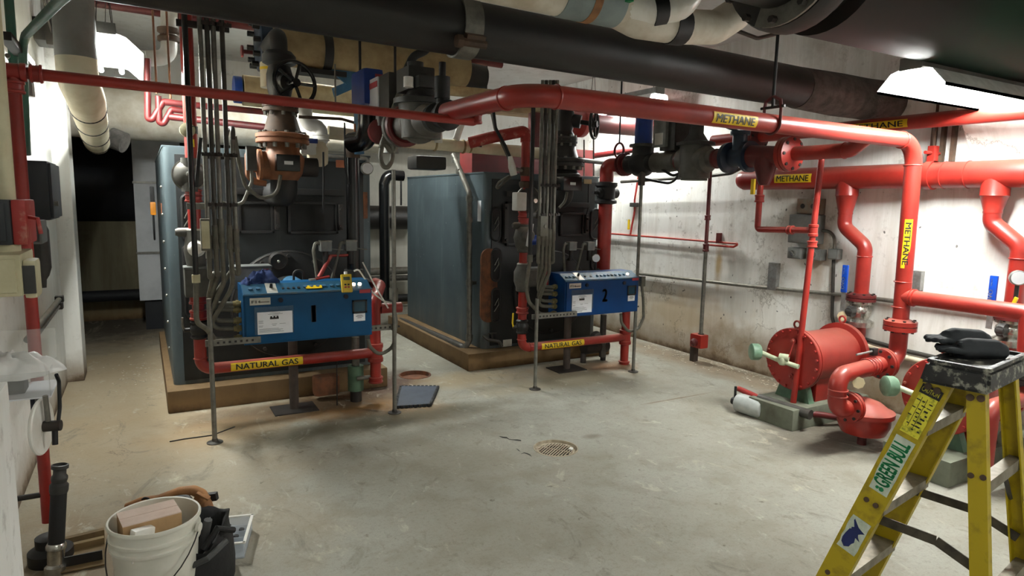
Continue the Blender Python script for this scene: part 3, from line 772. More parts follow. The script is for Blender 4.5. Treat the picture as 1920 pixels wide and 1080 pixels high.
# things lying on panel one
th = thing('gas_meter', 'yellow handheld gas meter leaning on the top of panel one', 'gas meter', PN1['con'](.79, .5))
c = PN1['con'](.79, .3)+V((0, -.035, .03)); R_ = Euler((math.radians(-20), 0, math.radians(-4)))
b = MB().box(c, (.075, .03, .13), R_, .008); b.build('meter_body', 'meteryellow', th)
RM = R_.to_matrix()
MB().box(c+RM @ V((0, -.016, .032)), (.045, .004, .024), R_).build('screen', 'screen', th)
for i in range(2):
    for j in range(2): MB().box(c+RM @ V((-.012+.022*i, -.017, -.012-.018*j)), (.014, .004, .01), R_).build('key', 'navy' if j == 0 else 'redplate', th)
MB().cyl(c+RM @ V((0, 0, .065)), c+RM @ V((0, 0, .085)), .012).build('sensor_cap', 'paper', th)
th = MB(); base = PN1['con'](.03, .9)
def cloth(b, c, rx, ry, h, seed, nu=44, nv=18):
    rnd = random.Random(seed); vs, fs = [], []
    ph = [rnd.uniform(0, 6) for _ in range(8)]
    for j in range(nv+1):
        t = j/nv
        for i in range(nu):
            a = 2*PI*i/nu
            k = 1+.18*math.sin(3*a+ph[0])+.12*math.sin(5*a+ph[1]+t*3)+.08*math.sin(9*a+ph[2]-2*t)
            r = math.sin(t*PI/2)*k
            z = h*(math.cos(t*PI/2)*(1+.35*math.sin(2*a+ph[3])*t)+(.16*math.sin(6*a+ph[4]+5*t)+.12*math.sin(11*a+ph[5]-9*t)+.10*math.sin(4*a+14*t+ph[6]))*t*(1-t)*3)
            if j == nv: z = 0
            vs.append(V(c)+V((r*rx*math.cos(a), r*ry*math.sin(a), max(z, 0))))
    for j in range(nv):
        for i in range(nu): fs.append([j*nu+i, j*nu+(i+1) % nu, (j+1)*nu+(i+1) % nu, (j+1)*nu+i])
    fs.append([nv*nu+i for i in range(nu)][::-1])
    return b.vf(vs, fs)
cx = PN1['x0']+.125
b = MB(); cloth(b, (cx+.03, PN1['Y']+.17, PN1['zt']), .10, .07, .085, 5); cloth(b, (cx-.06, PN1['Y']+.15, PN1['zt']-.004), .06, .06, .045, 9)
b.build('shop_rag', 'ragblue', None, 'crumpled blue cloth rag lying on the left end of panel one', 'rag', smooth=True, ang=60)
th = thing('wrench', 'small wrench with reddish handle lying on the top of panel one', 'wrench', (PN1['x0']+.54, PN1['Y']+.16, PN1['zt']))
o = V((PN1['x0']+.5, PN1['Y']+.15, PN1['zt']+.012))
MB().tube([o, o+V((.11, .03, .012))], .009, 8).build('grip', 'redw', th)
MB().box(o+V((-.02, -.005, 0)), (.045, .03, .014), Euler((0, 0, .3)), .004).build('jaw', 'steel', th)
MB().prism([(PN1['x0']+.41, PN1['Y']+.018, PN1['z1']+.019), (PN1['x0']+.52, PN1['Y']+.018, PN1['z1']+.019), (PN1['x0']+.52, PN1['Y']+.05, PN1['z1']+.035), (PN1['x0']+.41, PN1['Y']+.05, PN1['z1']+.035)], (0, -.002, .004)).build('warning_label', 'label', PN1['th'])
# rounded blower housings behind each panel
for PN, px, lab, col in ((PN1, (556, 530), 'blue grey burner housing with arched cover behind panel one', 'bluesteel'), (PN2, (1110, 522), 'blue burner housing with dusty curved top behind panel two', 'blue2')):
    y0 = PN['Y']+PN['D']+.02; c = P(px[0], px[1], Y=y0+.2)
    th = thing('burner_housing', lab, 'burner', (c.x, y0+.2, PN['z0']), 'gas burners')
    w = .13; z0, zt = PN['z0']+.05, c.z+.03
    sec = [(-w, z0), (-w, zt-.10)]+[(-w+.26*k/8*1.0, zt-.10+.10*math.sin(PI*k/8)) for k in range(1, 8)]+[(w, zt-.10), (w, z0)]
    MB().prism([(c.x+x, y0, z) for x, z in sec], (0, .42, 0)).build('housing', col, th)
    MB().cyl((c.x, y0+.40, (z0+zt)/2), (c.x, (B1 if PN is PN1 else B2)['yf']-.04, (z0+zt)/2), .15, seg=28).build('burner_tube', 'nearblack', th)
    hb = MB().tube([(c.x-.035, y0+.12, zt-.02), (c.x-.035, y0+.12, zt+.07), (c.x+.035, y0+.12, zt+.07), (c.x+.035, y0+.12, zt-.02)], .009, 8, .03); hb.build('lifting_loop', 'iron', th)
    MB().span((c.x-w-.01, y0-.01, zt-.115), (c.x+w+.01, y0+.43, zt-.10), .003).build('cover_lip', 'galvd', th)
# ================================================================== pipes: helpers
def pipe(name, label, cat, pts, r, mat, fil=0.0, seg=16, group=None, welds=(), fseg=7):
    """one run of pipe; welds = [(point, axis)] raised weld beads"""
    b = MB().tube(pts, r, seg, fil, fseg)
    o = b.build(name, mat, None, label, cat, group)
    o['_r'] = r
    if welds:
        for c, ax in welds: MB().ring(c, ax, r+.001, .005, 24, 6).build('weld_bead', mat, o)
    return o
def collar(parent, c, axis, r, L, mat='red', name='coupling', seg=18, lips=True):
    z = V(axis).normalized(); c = V(c)
    pr = [(r, -L/2), (r*1.12, -L/2+.004), (r*1.12, -L/2+L*.22), (r, -L/2+L*.27), (r, L/2-L*.27), (r*1.12, L/2-L*.22), (r*1.12, L/2-.004), (r, L/2)] if lips else [(r, -L/2), (r, L/2)]
    b = MB().lathe(c, z, pr, seg)
    return b.build(name, mat, parent)
def flange(parent, c, axis, R_, t, mat='red', n=8, gap=.006, bolt='iron', name='flange'):
    """bolted pair of flange discs round c"""
    z = V(axis).normalized(); c = V(c); h = t/2
    b = MB().lathe(c, z, [(R_*.5, -h*1.5), (R_, -h), (R_, -gap/2), (R_*.9, -gap/2), (R_*.9, gap/2), (R_, gap/2), (R_, h), (R_*.5, h*1.5)], 32)
    b.use(1).bolts(c-z*(h+.012), z, R_*.83, n, R_*.085+.002, t+.024)
    return b.build(name, [mat, bolt], parent)
GX = [(1, 0, 0), (0, 1, 0), (0, 0, 1)]
UX, UY, UZ = V((1, 0, 0)), V((0, 1, 0)), V((0, 0, 1))

# ================================================================== natural gas trains in front of the boilers
def gas_train(n, Y, riser_x_px, yel, yright, top_y, r, lab, cfg):
    c1 = P(riser_x_px[0], riser_x_px[1], Y=Y); c2 = P(yright[0], yright[1], Y=Y)
    z = (c1.z+c2.z)/2; x1, x2 = c1.x, c2.x
    zt = P(riser_x_px[2], top_y, Y=Y).z; zl = P(yright[0], cfg['drip'], Y=Y).z; zu = P(yright[0], cfg['up'], Y=Y).z
    o = pipe('gas_pipe', 'red natural gas pipe with yellow label and riser before boiler '+('one' if n == 1 else 'two'), 'gas pipe', [V((x2, Y, z)), V((x1, Y, z)), V((x1, Y, zt))], r, 'red', .075, welds=[((x1+.08, Y, z), UX), ((x1, Y, z+.08), UZ)])
    MB().cyl((x2, Y, zl), (x2, Y, zu), r*1.05, seg=18).build('drip_leg', 'red', o)
    collar(o, (x2, Y, z), UZ, r*1.35, .15, 'red', 'tee'); collar(o, (x2, Y, zl+.02), UZ, r*1.3, .05, 'red', 'end_cap')
    a, b_ = P(yel[0], yel[1], Y=Y), P(yel[2], yel[3], Y=Y)
    pipe_label(o, V(((a.x+b_.x)/2, Y, z)), UX, r, (-.45, -1, .05), abs(b_.x-a.x), .062, 'NATURAL GAS')
    def at(py): return V((x1, Y, P(riser_x_px[0], py, Y=Y).z))
    return o, x1, x2, z, zu, at
# boiler one train
o1, gx1, gx2, gz, gzu, at = gas_train(1, 4.90, (377, 690, 378), (432, 691, 566, 680), (704, 663), -40, .04, '', dict(drip=716, up=575))
for py in (560, 590): collar(o1, at(py), UZ, .052, .07)
for py in (362, 372): collar(o1, at(py), UZ, .05, .05)
# elbow and stub to the dark pipe at the right
oo = pipe('gas_pipe', 'red gas elbows joining the drip leg right of panel one', 'gas pipe', [V((gx2, 4.9, gzu+.0)), V((gx2, 4.9, gzu+.06)), V((gx2+.12, 5.15, gzu+.13)), V((gx2+.13, 5.3, gzu+.13))], .048, 'red', .06)
pipe('gas_pipe', 'short capped red gas stub beside the right post of panel one', 'gas pipe', [V((gx2+.05, 4.92, gzu-.02)), V((gx2+.22, 4.92, gzu-.02))], .042, 'red')
pipe('dark_pipe', 'sooty pipe behind the right end of panel one', 'pipe', [V((gx2-.1, 5.05, gzu+.06)), V((gx2-.06, 5.2, gzu+.16)), V((gx2+.06, 5.32, gzu+.13))], .045, 'darkiron', .05)
def regulator(c, label, R_=.085, mat='greyact', side=-1):
    th = thing('gas_regulator', label, 'gas regulator', c, 'gas regulators')
    b = MB().lathe(V(c)+V((0, .02, 0)), (0, -1, 0), [(.03, -.06), (R_*.8, -.05), (R_, -.01), (R_*1.06, -.005), (R_*1.06, .01), (R_, .015), (R_*.85, .05), (R_*.4, .075), (.02, .08)], 30)
    b.build('diaphragm_case', mat, th)
    b = MB().lathe(V(c)+V((0, .02, 0)), (0, -1, 0), [(R_*1.08, -.008), (R_*1.13, -.006), (R_*1.13, .011), (R_*1.08, .013)], 30); b.build('case_rim', 'galv', th)
    MB().cyl(V(c)+V((0, -.06, 0)), V(c)+V((0, -.11, 0)), .026, .02, 14).build('spring_cap', 'chrome', th)
    MB().cyl(V(c)-UZ*.11, V(c)+UZ*.11, .05, seg=16).build('body', mat, th)
    return th
regulator(at(329)+V((-.02, -.03, 0)), 'round grey gas regulator on the red riser behind the black conduit', .095)
th = thing('valve_disc', 'round cream cap valve on the red riser above the boiler one regulator', 'valve', at(245))
MB().lathe(at(246)+V((-.02, -.02, 0)), (0, -1, 0), [(.03, -.04), (.047, -.02), (.047, .02), (.02, .03)], 20).build('cap', 'bone', th)
MB().cyl(at(252), at(238), .045).build('body', 'galvd', th)
MB().box(at(270)+V((-.0, -.043, 0)), (.035, .004, .05)).build('tag', 'label', o1, 'yellow tag')
def shutoff(c, label, mat='pewter', topmat='whitepvc', h=.22, w=.085):
    th = thing('gas_valve', label, 'gas valve', c)
    c = V(c)
    MB().lathe(c-UZ*h/2, UZ, [(.05, 0), (.06, .01), (.06, .03), (w*.8, .05), (w, h*.5), (w*.8, h-.05), (.06, h-.03), (.06, h-.01), (.05, h)], 20).build('body', mat, th)
    MB().lathe(c+V((0, 0, .02)), (0, -1, 0), [(w*.7, 0), (w*.75, .07), (w*.5, .1), (.02, .105)], 18).build('bonnet', topmat, th)
    MB().lathe(c+UZ*h*.42, (-1, 0, 0), [(.03, 0), (.03, .1), (.02, .12)], 12).build('side_plug', mat, th)
    return th
shutoff(at(470), 'grey gas valve with white bonnet on the riser left of the conduit whips', 'greyact', 'whitepvc', .30, .075)
def actuator(c, label, size, mat='greyact', stripe=True, ball=None):
    th = thing('gas_actuator', label, 'actuator', c); c = V(c)
    MB().box(c, size, None, .012).build('housing', mat, th)
    MB().box(c+V((0, 0, size[2]/2+.008)), (size[0]*1.04, size[1]*1.04, .016), None, .006).build('cover', 'greymetal', th)
    if stripe: MB().box(c+V((size[0]*.36, -size[1]/2-.001, 0)), (size[0]*.13, .004, size[2]*.9)).build('red_stripe', 'redplate', th)
    if ball: MB().lathe(c+V(ball), UZ, [(.055, -.13), (.065, -.12), (.065, -.09), (.085, -.04), (.085, .05), (.06, .1), (.06, .12), (.05, .13)], 20).build('valve_body', 'greyact', th)
    return th
actuator(at(528)+V((.0, -.02, 0)), 'grey electric gas actuator low on the riser left of panel one', (.16, .15, .19), stripe=False)
c = P(470, 520, Y=5.1); actuator(c, 'pale grey actuator box with red stripe behind the conduit whips of panel one', (.27, .16, .15), 'greybox')
def ballvalve(c, axis, label, mat='darkiron', r=.06, handle=None, hm='galv'):
    th = thing('ball_valve', label, 'valve', c); c = V(c); z = V(axis).normalized()
    MB().lathe(c-z*r*1.1, z, [(r*.75, 0), (r*.95, r*.2), (r*.8, r*.5), (r, r*.9), (r, r*1.3), (r*.8, r*1.7), (r*.95, r*2.0), (r*.75, r*2.2)], 18).build('body', mat, th)
    x, y, _ = frame(axis); st = V(handle[0]) if handle else V((-1, 0, 0))
    MB().cyl(c, c+st*r*1.6, r*.25, seg=10).build('stem', 'iron', th)
    if handle: MB().tube([c+st*r*1.5, c+st*r*1.7+V(handle[1])*.3, c+st*r*1.7+V(handle[1])], r*.14, 8).build('handle', hm, th)
    return th
ballvalve(at(617), UZ, 'black ball valve on the red riser below the grey actuator of boiler one', handle=((-1, 0, 0), (0, -.01, .09)))
# grey trap with small cock and rusty block at the right end of boiler one
q = P(667, 705, Y=5.0)
b = thing('strainer', 'small grey strainer with brass cock below the right end of panel one', 'strainer', (q.x, 5.0, 0))
zz = P(667, 632, Y=5.0).z
MB().cyl((q.x, 5.0, .09), (q.x, 5.0, .29), .062, seg=20).build('body', 'greenpaint', b)
MB().cyl((q.x, 5.0, .28), (q.x, 5.0, zz), .03, seg=14).build('pipe', 'galv', b)
MB().cyl((q.x-.01, 4.93, .2), (q.x+.12, 4.9, .21), .016, seg=10).box((q.x+.13, 4.9, .21), (.02, .02, .05)).build('cock', 'galv', b)
MB().cyl((q.x, 5.0, 0), (q.x, 5.0, .09), .045, seg=14).build('foot', 'iron', b)
MB().box((q.x-.2, 5.15, .12), (.2, .12, .16), None, .03).build('junction_block', 'rustpatch', None, 'rusty block on the floor beside the strainer under panel one', 'block')
# thin chain / rod hanging from the gas pipe to the floor
q = P(632, 760, Z=0); zt = P(636, 672, Y=q.y).z
MB().tube([(q.x, q.y, .0), (q.x+.004, q.y, zt)], .005, 6).build('drain_rod', 'iron', None, 'thin rusty rod from the gas pipe to the floor under panel one', 'rod')

# boiler two train
o2, hx1, hx2, hz, hzu, at2 = gas_train(2, 5.03, (978, 650, 985), (1012, 648, 1091, 641), (1172, 634), 262, .04, '', dict(drip=684, up=560))
for py in (582, 415, 402): collar(o2, at2(py), UZ, .052, .06)
def A2(px, py, dy=0.0): p = P(px, py, Y=5.03+dy); return p
zt = at2(262).z
pipe('gas_pipe', 'red gas pipe from the cream line to the boiler two riser', 'gas pipe', [V((hx1, 5.03, zt-.02)), V((hx1, 5.03, zt+.08)), P(920, 258, Y=5.1), P(880, 268, Y=5.2)], .05, 'redw', .06)
th = thing('pipe_union', 'brass coloured union and cock above the boiler two regulator', 'fitting', at2(338))
MB().lathe(at2(352), UZ, [(.045, 0), (.055, .02), (.055, .05), (.04, .06), (.04, .1), (.05, .11), (.05, .16), (.042, .18)], 8).build('union_nut', 'rustd', th)
MB().cyl(at2(322), at2(322)+V((-.1, -.02, .02)), .016).build('cock', 'galv', th)
th = regulator(at2(376)+V((.03, -.03, 0)), 'round grey gas regulator with white box on the boiler two riser', .115, 'pewter')
MB().box(at2(378)+V((-.09, -.06, 0)), (.10, .09, .16), None, .012).build('terminal_box', 'whitepvc', th)
MB().box(at2(375)+V((.15, -.08, .0)), (.1, .06, .05), None, .01).build('vent_cap', 'whitepvc', th)
shutoff(at2(446), 'grey gas valve beside the hanging white paper of boiler two', 'greyact', 'greyact', .26, .095)
MB().prism([P(986, 461, Y=4.86), P(994, 465, Y=4.86), P(1001, 420, Y=4.86), P(993, 417, Y=4.86)], (0, .004, 0)).build('paper_sheet', 'paper', None, 'folded white paper hung at the gas valve of boiler two', 'paper')
p = P(1000, 450, Y=4.98); MB().cyl(p-UX*.06, p+UX*.09, .045, seg=18).build('solenoid', 'bluebright', None, 'bright blue round solenoid behind the conduits of boiler two', 'solenoid')
c = at2(520); actuator(c+V((.1, -.05, 0)), 'grey electric gas actuator with red stripe left of panel two', (.21, .15, .15), 'greyact', ball=(-.1, .05, 0))
ballvalve(at2(612), UZ, 'black ball valve with yellow grip above the natural gas label of boiler two', handle=((-1, 0, 0), (0, -.01, .13)), hm='label')
q = P(1130, 640, Y=5.2)
th = thing('strainer', 'dark strainer and drain cluster at the lower right of boiler two', 'strainer', (q.x, 5.2, 0))
MB().cyl((q.x-.2, 5.25, .16), (q.x+.08, 5.25, .16), .075, seg=20).build('body', 'iron', th)
MB().cyl((q.x, 5.2, .05), (q.x, 5.2, P(1130, 590, Y=5.2).z), .032, seg=12).build('pipe', 'galvd', th)
MB().lathe((q.x-.14, 5.15, .28), (0, -1, .0), [(.06, 0), (.065, .02), (.05, .05), (.02, .06)], 16).build('cap', 'galvd', th)
for dx in (-.2, .05): MB().cyl((q.x+dx, 5.25, 0), (q.x+dx, 5.25, .1), .03, seg=10).build('foot', 'iron', th)

# pairs of small pressure switches above the panels
for (pts, Yp, lab) in (([(610, 462), (657, 461)], 5.05, 'boiler one'), ([(1071, 462), (1105, 462)], 5.2, 'boiler two')):
    for k, (px, py) in enumerate(pts):
        c = P(px, py, Y=Yp)
        th = thing('pressure_switch', 'small grey pressure switch on bent tubing before %s, %s of the pair' % (lab, 'left' if k == 0 else 'right'), 'pressure switch', c, 'pressure switches over the panels')
        MB().box(c, (.085, .075, .075), None, .008).build('case', 'greybox', th)
        MB().box(c+V((0, 0, .04)), (.09, .08, .012), None, .004).build('lid', 'galv', th)
        MB().cyl(c-UZ*.03, c-UZ*.14, .022, seg=12).build('spigot', 'iron', th)
        MB().tube([c+V((-.04, 0, .02)), c+V((-.075, 0, .03)), c+V((-.09, .0, -.03)), c+V((-.06 if k == 0 else -.16, 0, -.30))], .013, 8, .03).build('flex_tube', 'flex', th)
        MB().tube([c+V((.04, 0, -.02)), c+V((.13, -.01, -.03))], .005, 6).build('lever', 'galv', th)
p0, p1 = P(618, 480, Y=5.05), P(660, 478, Y=5.05)
pipe('small_gas_pipe', 'thin red pipe linking the two pressure switches of boiler one', 'pipe', [p0, p1], .011, 'red')
pipe('small_gas_pipe', 'slanting red pipe up from the burner to the switches of boiler one', 'pipe', [P(598, 520, Y=5.02), P(620, 480, Y=5.05)], .016, 'redw')
c = P(1117, 484, Y=5.1); th = thing('pressure_gauge', 'small round white gauge beside the red pipe of boiler two', 'gauge', c)
MB().lathe(c, (-.4, -1, 0), [(.03, -.02), (.042, -.015), (.042, .01), (.037, .015)], 20).build('case', 'chrome', th); MB().lathe(c, (-.4, -1, 0), [(.036, .012), (.036, .0165)], 20).build('dial', 'paper', th)
MB().cyl(c-UZ*.04, c-UZ*.16, .012).build('stem', 'iron', th)

# ================================================================== conduits feeding the panels
def conduits(n, Y, xs, ytop, ybot, zrefs, PN, ends, Wd, dark):
    """xs = photo columns at row yref"""
    yref = zrefs; names = ['first', 'second', 'third', 'fourth', 'fifth', 'sixth']
    for k, px in enumerate(xs):
        p = P(px, yref, Y=Y); zb = P(px, ybot[k], Y=Y).z; zt = P(px, ytop[k], Y=Y).z
        th = thing('electrical_conduit', 'grey upright conduit with bent whip to panel %s, %s from its black conduit' % ('one' if n == 1 else 'two', names[k]), 'conduit', (p.x, Y, zb), 'conduits to panel '+('one' if n == 1 else 'two'))
        MB().cyl((p.x, Y, zb), (p.x, Y, zt), Wd, seg=14).build('conduit_tube', 'galvd' if k % 2 else 'galv', th)
        MB().cyl((p.x, Y, zb-.02), (p.x, Y, zb+.10), Wd*1.35, seg=14).lathe((p.x, Y, zb-.05), UZ, [(Wd*1.5, 0), (Wd*1.5, .03)], 8).build('conduit_fitting', 'flex', th)
        e = ends[k]
        m1 = V((p.x-.015+.01*k, Y, zb-.25)); 
        vy = PN['z1']+e*(PN['z0']-PN['z1']); E = V((PN['x0']-.045, PN['Y']+.13, vy))
        drop = V((p.x-.03+.012*(len(xs)-k), Y+.02, min(vy+.28, zb-.12))); low = V((E.x-.16, E.y, vy+.015))
        MB().tube([V((p.x, Y, zb)), m1.lerp(drop, .3), drop, low, E], Wd*1.05, 12, .15, 8).build('flexible_whip', 'flex', th)
conduits(1, 4.50, [384.5, 397.5, 409, 425, 437], [-60, -60, -60, -60, 262], [470, 452, 440, 452, 458], 290, PN1, [.22, .34, .56, .72, .28], .0145, None)
# bent head of the fifth conduit
p = P(437, 262, Y=4.5); q = P(436, 262, Y=4.5)
pipe('conduit_elbow', 'bent head of a grey conduit curving back over boiler one', 'conduit', [p, p+V((0, 0, .07)), p+V((0, .25, .09)), p+V((.02, .6, .05))], .015, 'galvd', .05)
p = P(359, 330, Y=4.42); zt = P(352, -40, Y=4.42).z; zb = P(364, 515, Y=4.42).z
bc = pipe('black_conduit', 'black upright conduit left of the grey conduits of panel one', 'conduit', [V((p.x, 4.42, zb)), V((p.x, 4.42, zt))], .0165, 'black_gloss')
MB().cyl((p.x, 4.42, zb), (p.x, 4.42, zb-.05), .024, seg=12).build('conduit_fitting', 'bone', bc)
E = V((PN1['x0']-.045, PN1['Y']+.13, PN1['z1']+.92*(PN1['z0']-PN1['z1'])))
MB().tube([V((p.x, 4.42, zb-.04)), V((p.x-.01, 4.42, zb-.30)), V((p.x+.05, 4.46, E.z+.12)), V((E.x-.12, E.y, E.z)), E], .016, 12, .14, 8).build('flexible_whip', 'flex', bc)
MB().box(P(372, 305, Y=4.42)+V((0, 0, 0)), (.02, .02, .3), Euler((0, .12, 0))).build('hanging_cable', 'black_rub', None, 'short black cable crossing the regulator of boiler one', 'cable')
def rack(a, b_, Y, label, hgt=.035, mat='galvd', clamps=(), back=.02):
    p, q = P(a[0], a[1], Y=Y), P(b_[0], b_[1], Y=Y); z = (p.z+q.z)/2
    th = thing('strut_bracket', label, 'bracket', ((p.x+q.x)/2, Y, z), 'strut brackets holding conduits')
    MB().span((p.x, Y, z-hgt/2), (q.x, Y+back, z+hgt/2), .003).build('channel', mat, th)
    for px in clamps:
        c = P(px, a[1], Y=Y); MB().box((c.x, Y-.035, z+.012), (.045, .014, .022)).cyl((c.x, Y-.05, z+.02), (c.x, Y-.03, z+.02), .008, seg=8).build('clamp', 'iron', th)
    return th
rack((378, 293), (442, 296), 4.518, 'short clamp bar across the conduits at the top of boiler one', .026, 'iron', (384, 397, 409, 425, 437))
rack((350, 384), (444, 390), 4.518, 'grey strut bracket across the conduits halfway down boiler one', .04, 'galv', (397, 409, 425, 437))
rack((330, 43), (430, 53), 4.518, 'dark strut bracket across the conduits under the ceiling', .04, 'iron', (384, 397, 409, 425))
p = P(385, 440, Y=4.46); th = thing('junction_box', 'grey cast conduit box on the leftmost conduit of panel one', 'junction box', p)
MB().box(p, (.055, .05, .2), None, .01).build('body', 'flex', th); MB().box(p+V((0, -.027, 0)), (.045, .006, .17), None, .002).build('cover', 'bone', th)
# flexible leads to the rusty feed valve
pipe('flexible_cable', 'grey flexible cable sagging from the conduit head to the black box of the rusty valve', 'cable', [P(440, 255, Y=4.55), P(447, 300, Y=4.6), P(460, 350, Y=4.7), P(490, 373, Y=4.85), P(520, 365, Y=4.9), P(526, 328, Y=4.9)], .013, 'flex', .12)
p = P(471, 297, Y=4.85)
th = thing('junction_box', 'slim grey switch box left of the rusty valve', 'junction box', p)
MB().box(p, (.065, .06, .165), None, .006).build('body', 'greymetal', th); MB().box(p+V((0, -.032, 0)), (.06, .006, .155)).build('cover', 'galvd', th)
MB().tube([p-UZ*.08, p-UZ*.16, p+V((-.06, 0, -.30)), p+V((-.13, 0, -.33)), p+V((-.2, .0, -.30))], .012, 8, .05).build('flex_tail', 'flex', th)

conduits(2, 4.66, [1014, 1021, 1028, 1034.5, 1041], [150]*5, [448, 452, 450, 452, 440], 300, PN2, [.2, .4, .6, .75, .3], .0145, None)
p = P(997, 330, Y=4.60); zt = P(997, 160, Y=4.6).z; zb = P(993, 480, Y=4.6).z
bc = pipe('black_conduit', 'black upright conduit left of the grey conduits of panel two', 'conduit', [V((p.x, 4.6, zb)), V((p.x, 4.6, zt))], .0175, 'darkiron')
MB().cyl((p.x, 4.6, zb+.01), (p.x, 4.6, zb-.05), .024, seg=12).build('conduit_fitting', 'flex', bc)
E = V((PN2['x0']-.045, PN2['Y']+.13, PN2['z1']+.95*(PN2['z0']-PN2['z1'])))
MB().tube([V((p.x, 4.6, zb-.04)), V((p.x-.03, 4.6, zb-.25)), V((p.x+.02, 4.64, E.z+.16)), V((E.x-.12, E.y, E.z)), E], .0155, 12, .14, 8).build('flexible_whip', 'flex', bc)
rack((1010, 349), (1046, 352), 4.678, 'short clamp bar high on the conduits of panel two', .026, 'iron', (1014, 1021, 1028, 1034, 1041))
rack((990, 404), (1044, 405), 4.678, 'grey strut bracket halfway down the conduits of panel two', .045, 'galvd', (1014, 1028, 1041))
p = P(1017, 424, Y=4.62); th = thing('junction_box', 'grey cast conduit box on the conduits of panel two', 'junction box', p)
MB().box(p, (.07, .055, .17), None, .01).build('body', 'flex', th); MB().cyl(p+V((.01, -.028, .0)), p+V((.01, -.036, 0)), .014, seg=10).build('cover_screw', 'galv', th)
# whips looping from the right-hand ends of the panels
for PN, pts, lab in ((PN1, [(697, 525), (712, 560), (738, 575), (743, 600), (738, 650), (712, 667), (693, 650), (690, 636)], 'grey flexible conduit looping at the right post of panel one'),
                     (PN2, [(1203, 530), (1206, 560), (1207, 595), (1196, 618), (1178, 622), (1165, 605), (1164, 588)], 'grey flexible conduit looping at the right post of panel two')):
    yy = PN['Y']+.06
    pts = [P(x, y, Y=yy) for x, y in pts]
    if PN is PN1: pts = pts[2:]
    th = pipe('looped_conduit', lab, 'conduit', pts, .0135, 'flex', .08)
    b = P(*((738, 552) if PN is PN1 else (1203, 527)), Y=yy); MB().box(b, (.05, .06, .1), None, .008).build('conduit_body', 'flex', th)
# white leads at panel one
pipe('white_lead', 'white cable from the gas meter sagging past the right post of panel one', 'cable', [P(664, 508, Y=4.62), P(672, 505, Y=4.64), P(684, 522, Y=4.68), P(697, 548, Y=4.6), P(720, 565, Y=4.62), P(736, 568, Y=4.62)], .006, 'whitepvc', .08)
pipe('white_lead', 'straight white cable dropping behind the right end of panel one', 'cable', [P(680, 492, Y=5.0), P(700, 530, Y=4.85), P(728, 578, Y=4.75)], .006, 'whitepvc', .1)
# struts sensor lead on boiler two front
pipe('sensor_cable', 'black cable hanging down the front of boiler two', 'cable', [P(1104, 345, Y=5.5), P(1103, 390, Y=5.5), P(1094, 425, Y=5.5)], .007, 'black_rub', .1)
pipe('flexible_cable', 'grey flexible cable from the black box over boiler two', 'cable', [P(1063, 360, Y=5.0), P(1060, 378, Y=5.0), P(1048, 390, Y=5.0)], .013, 'flex', .1)
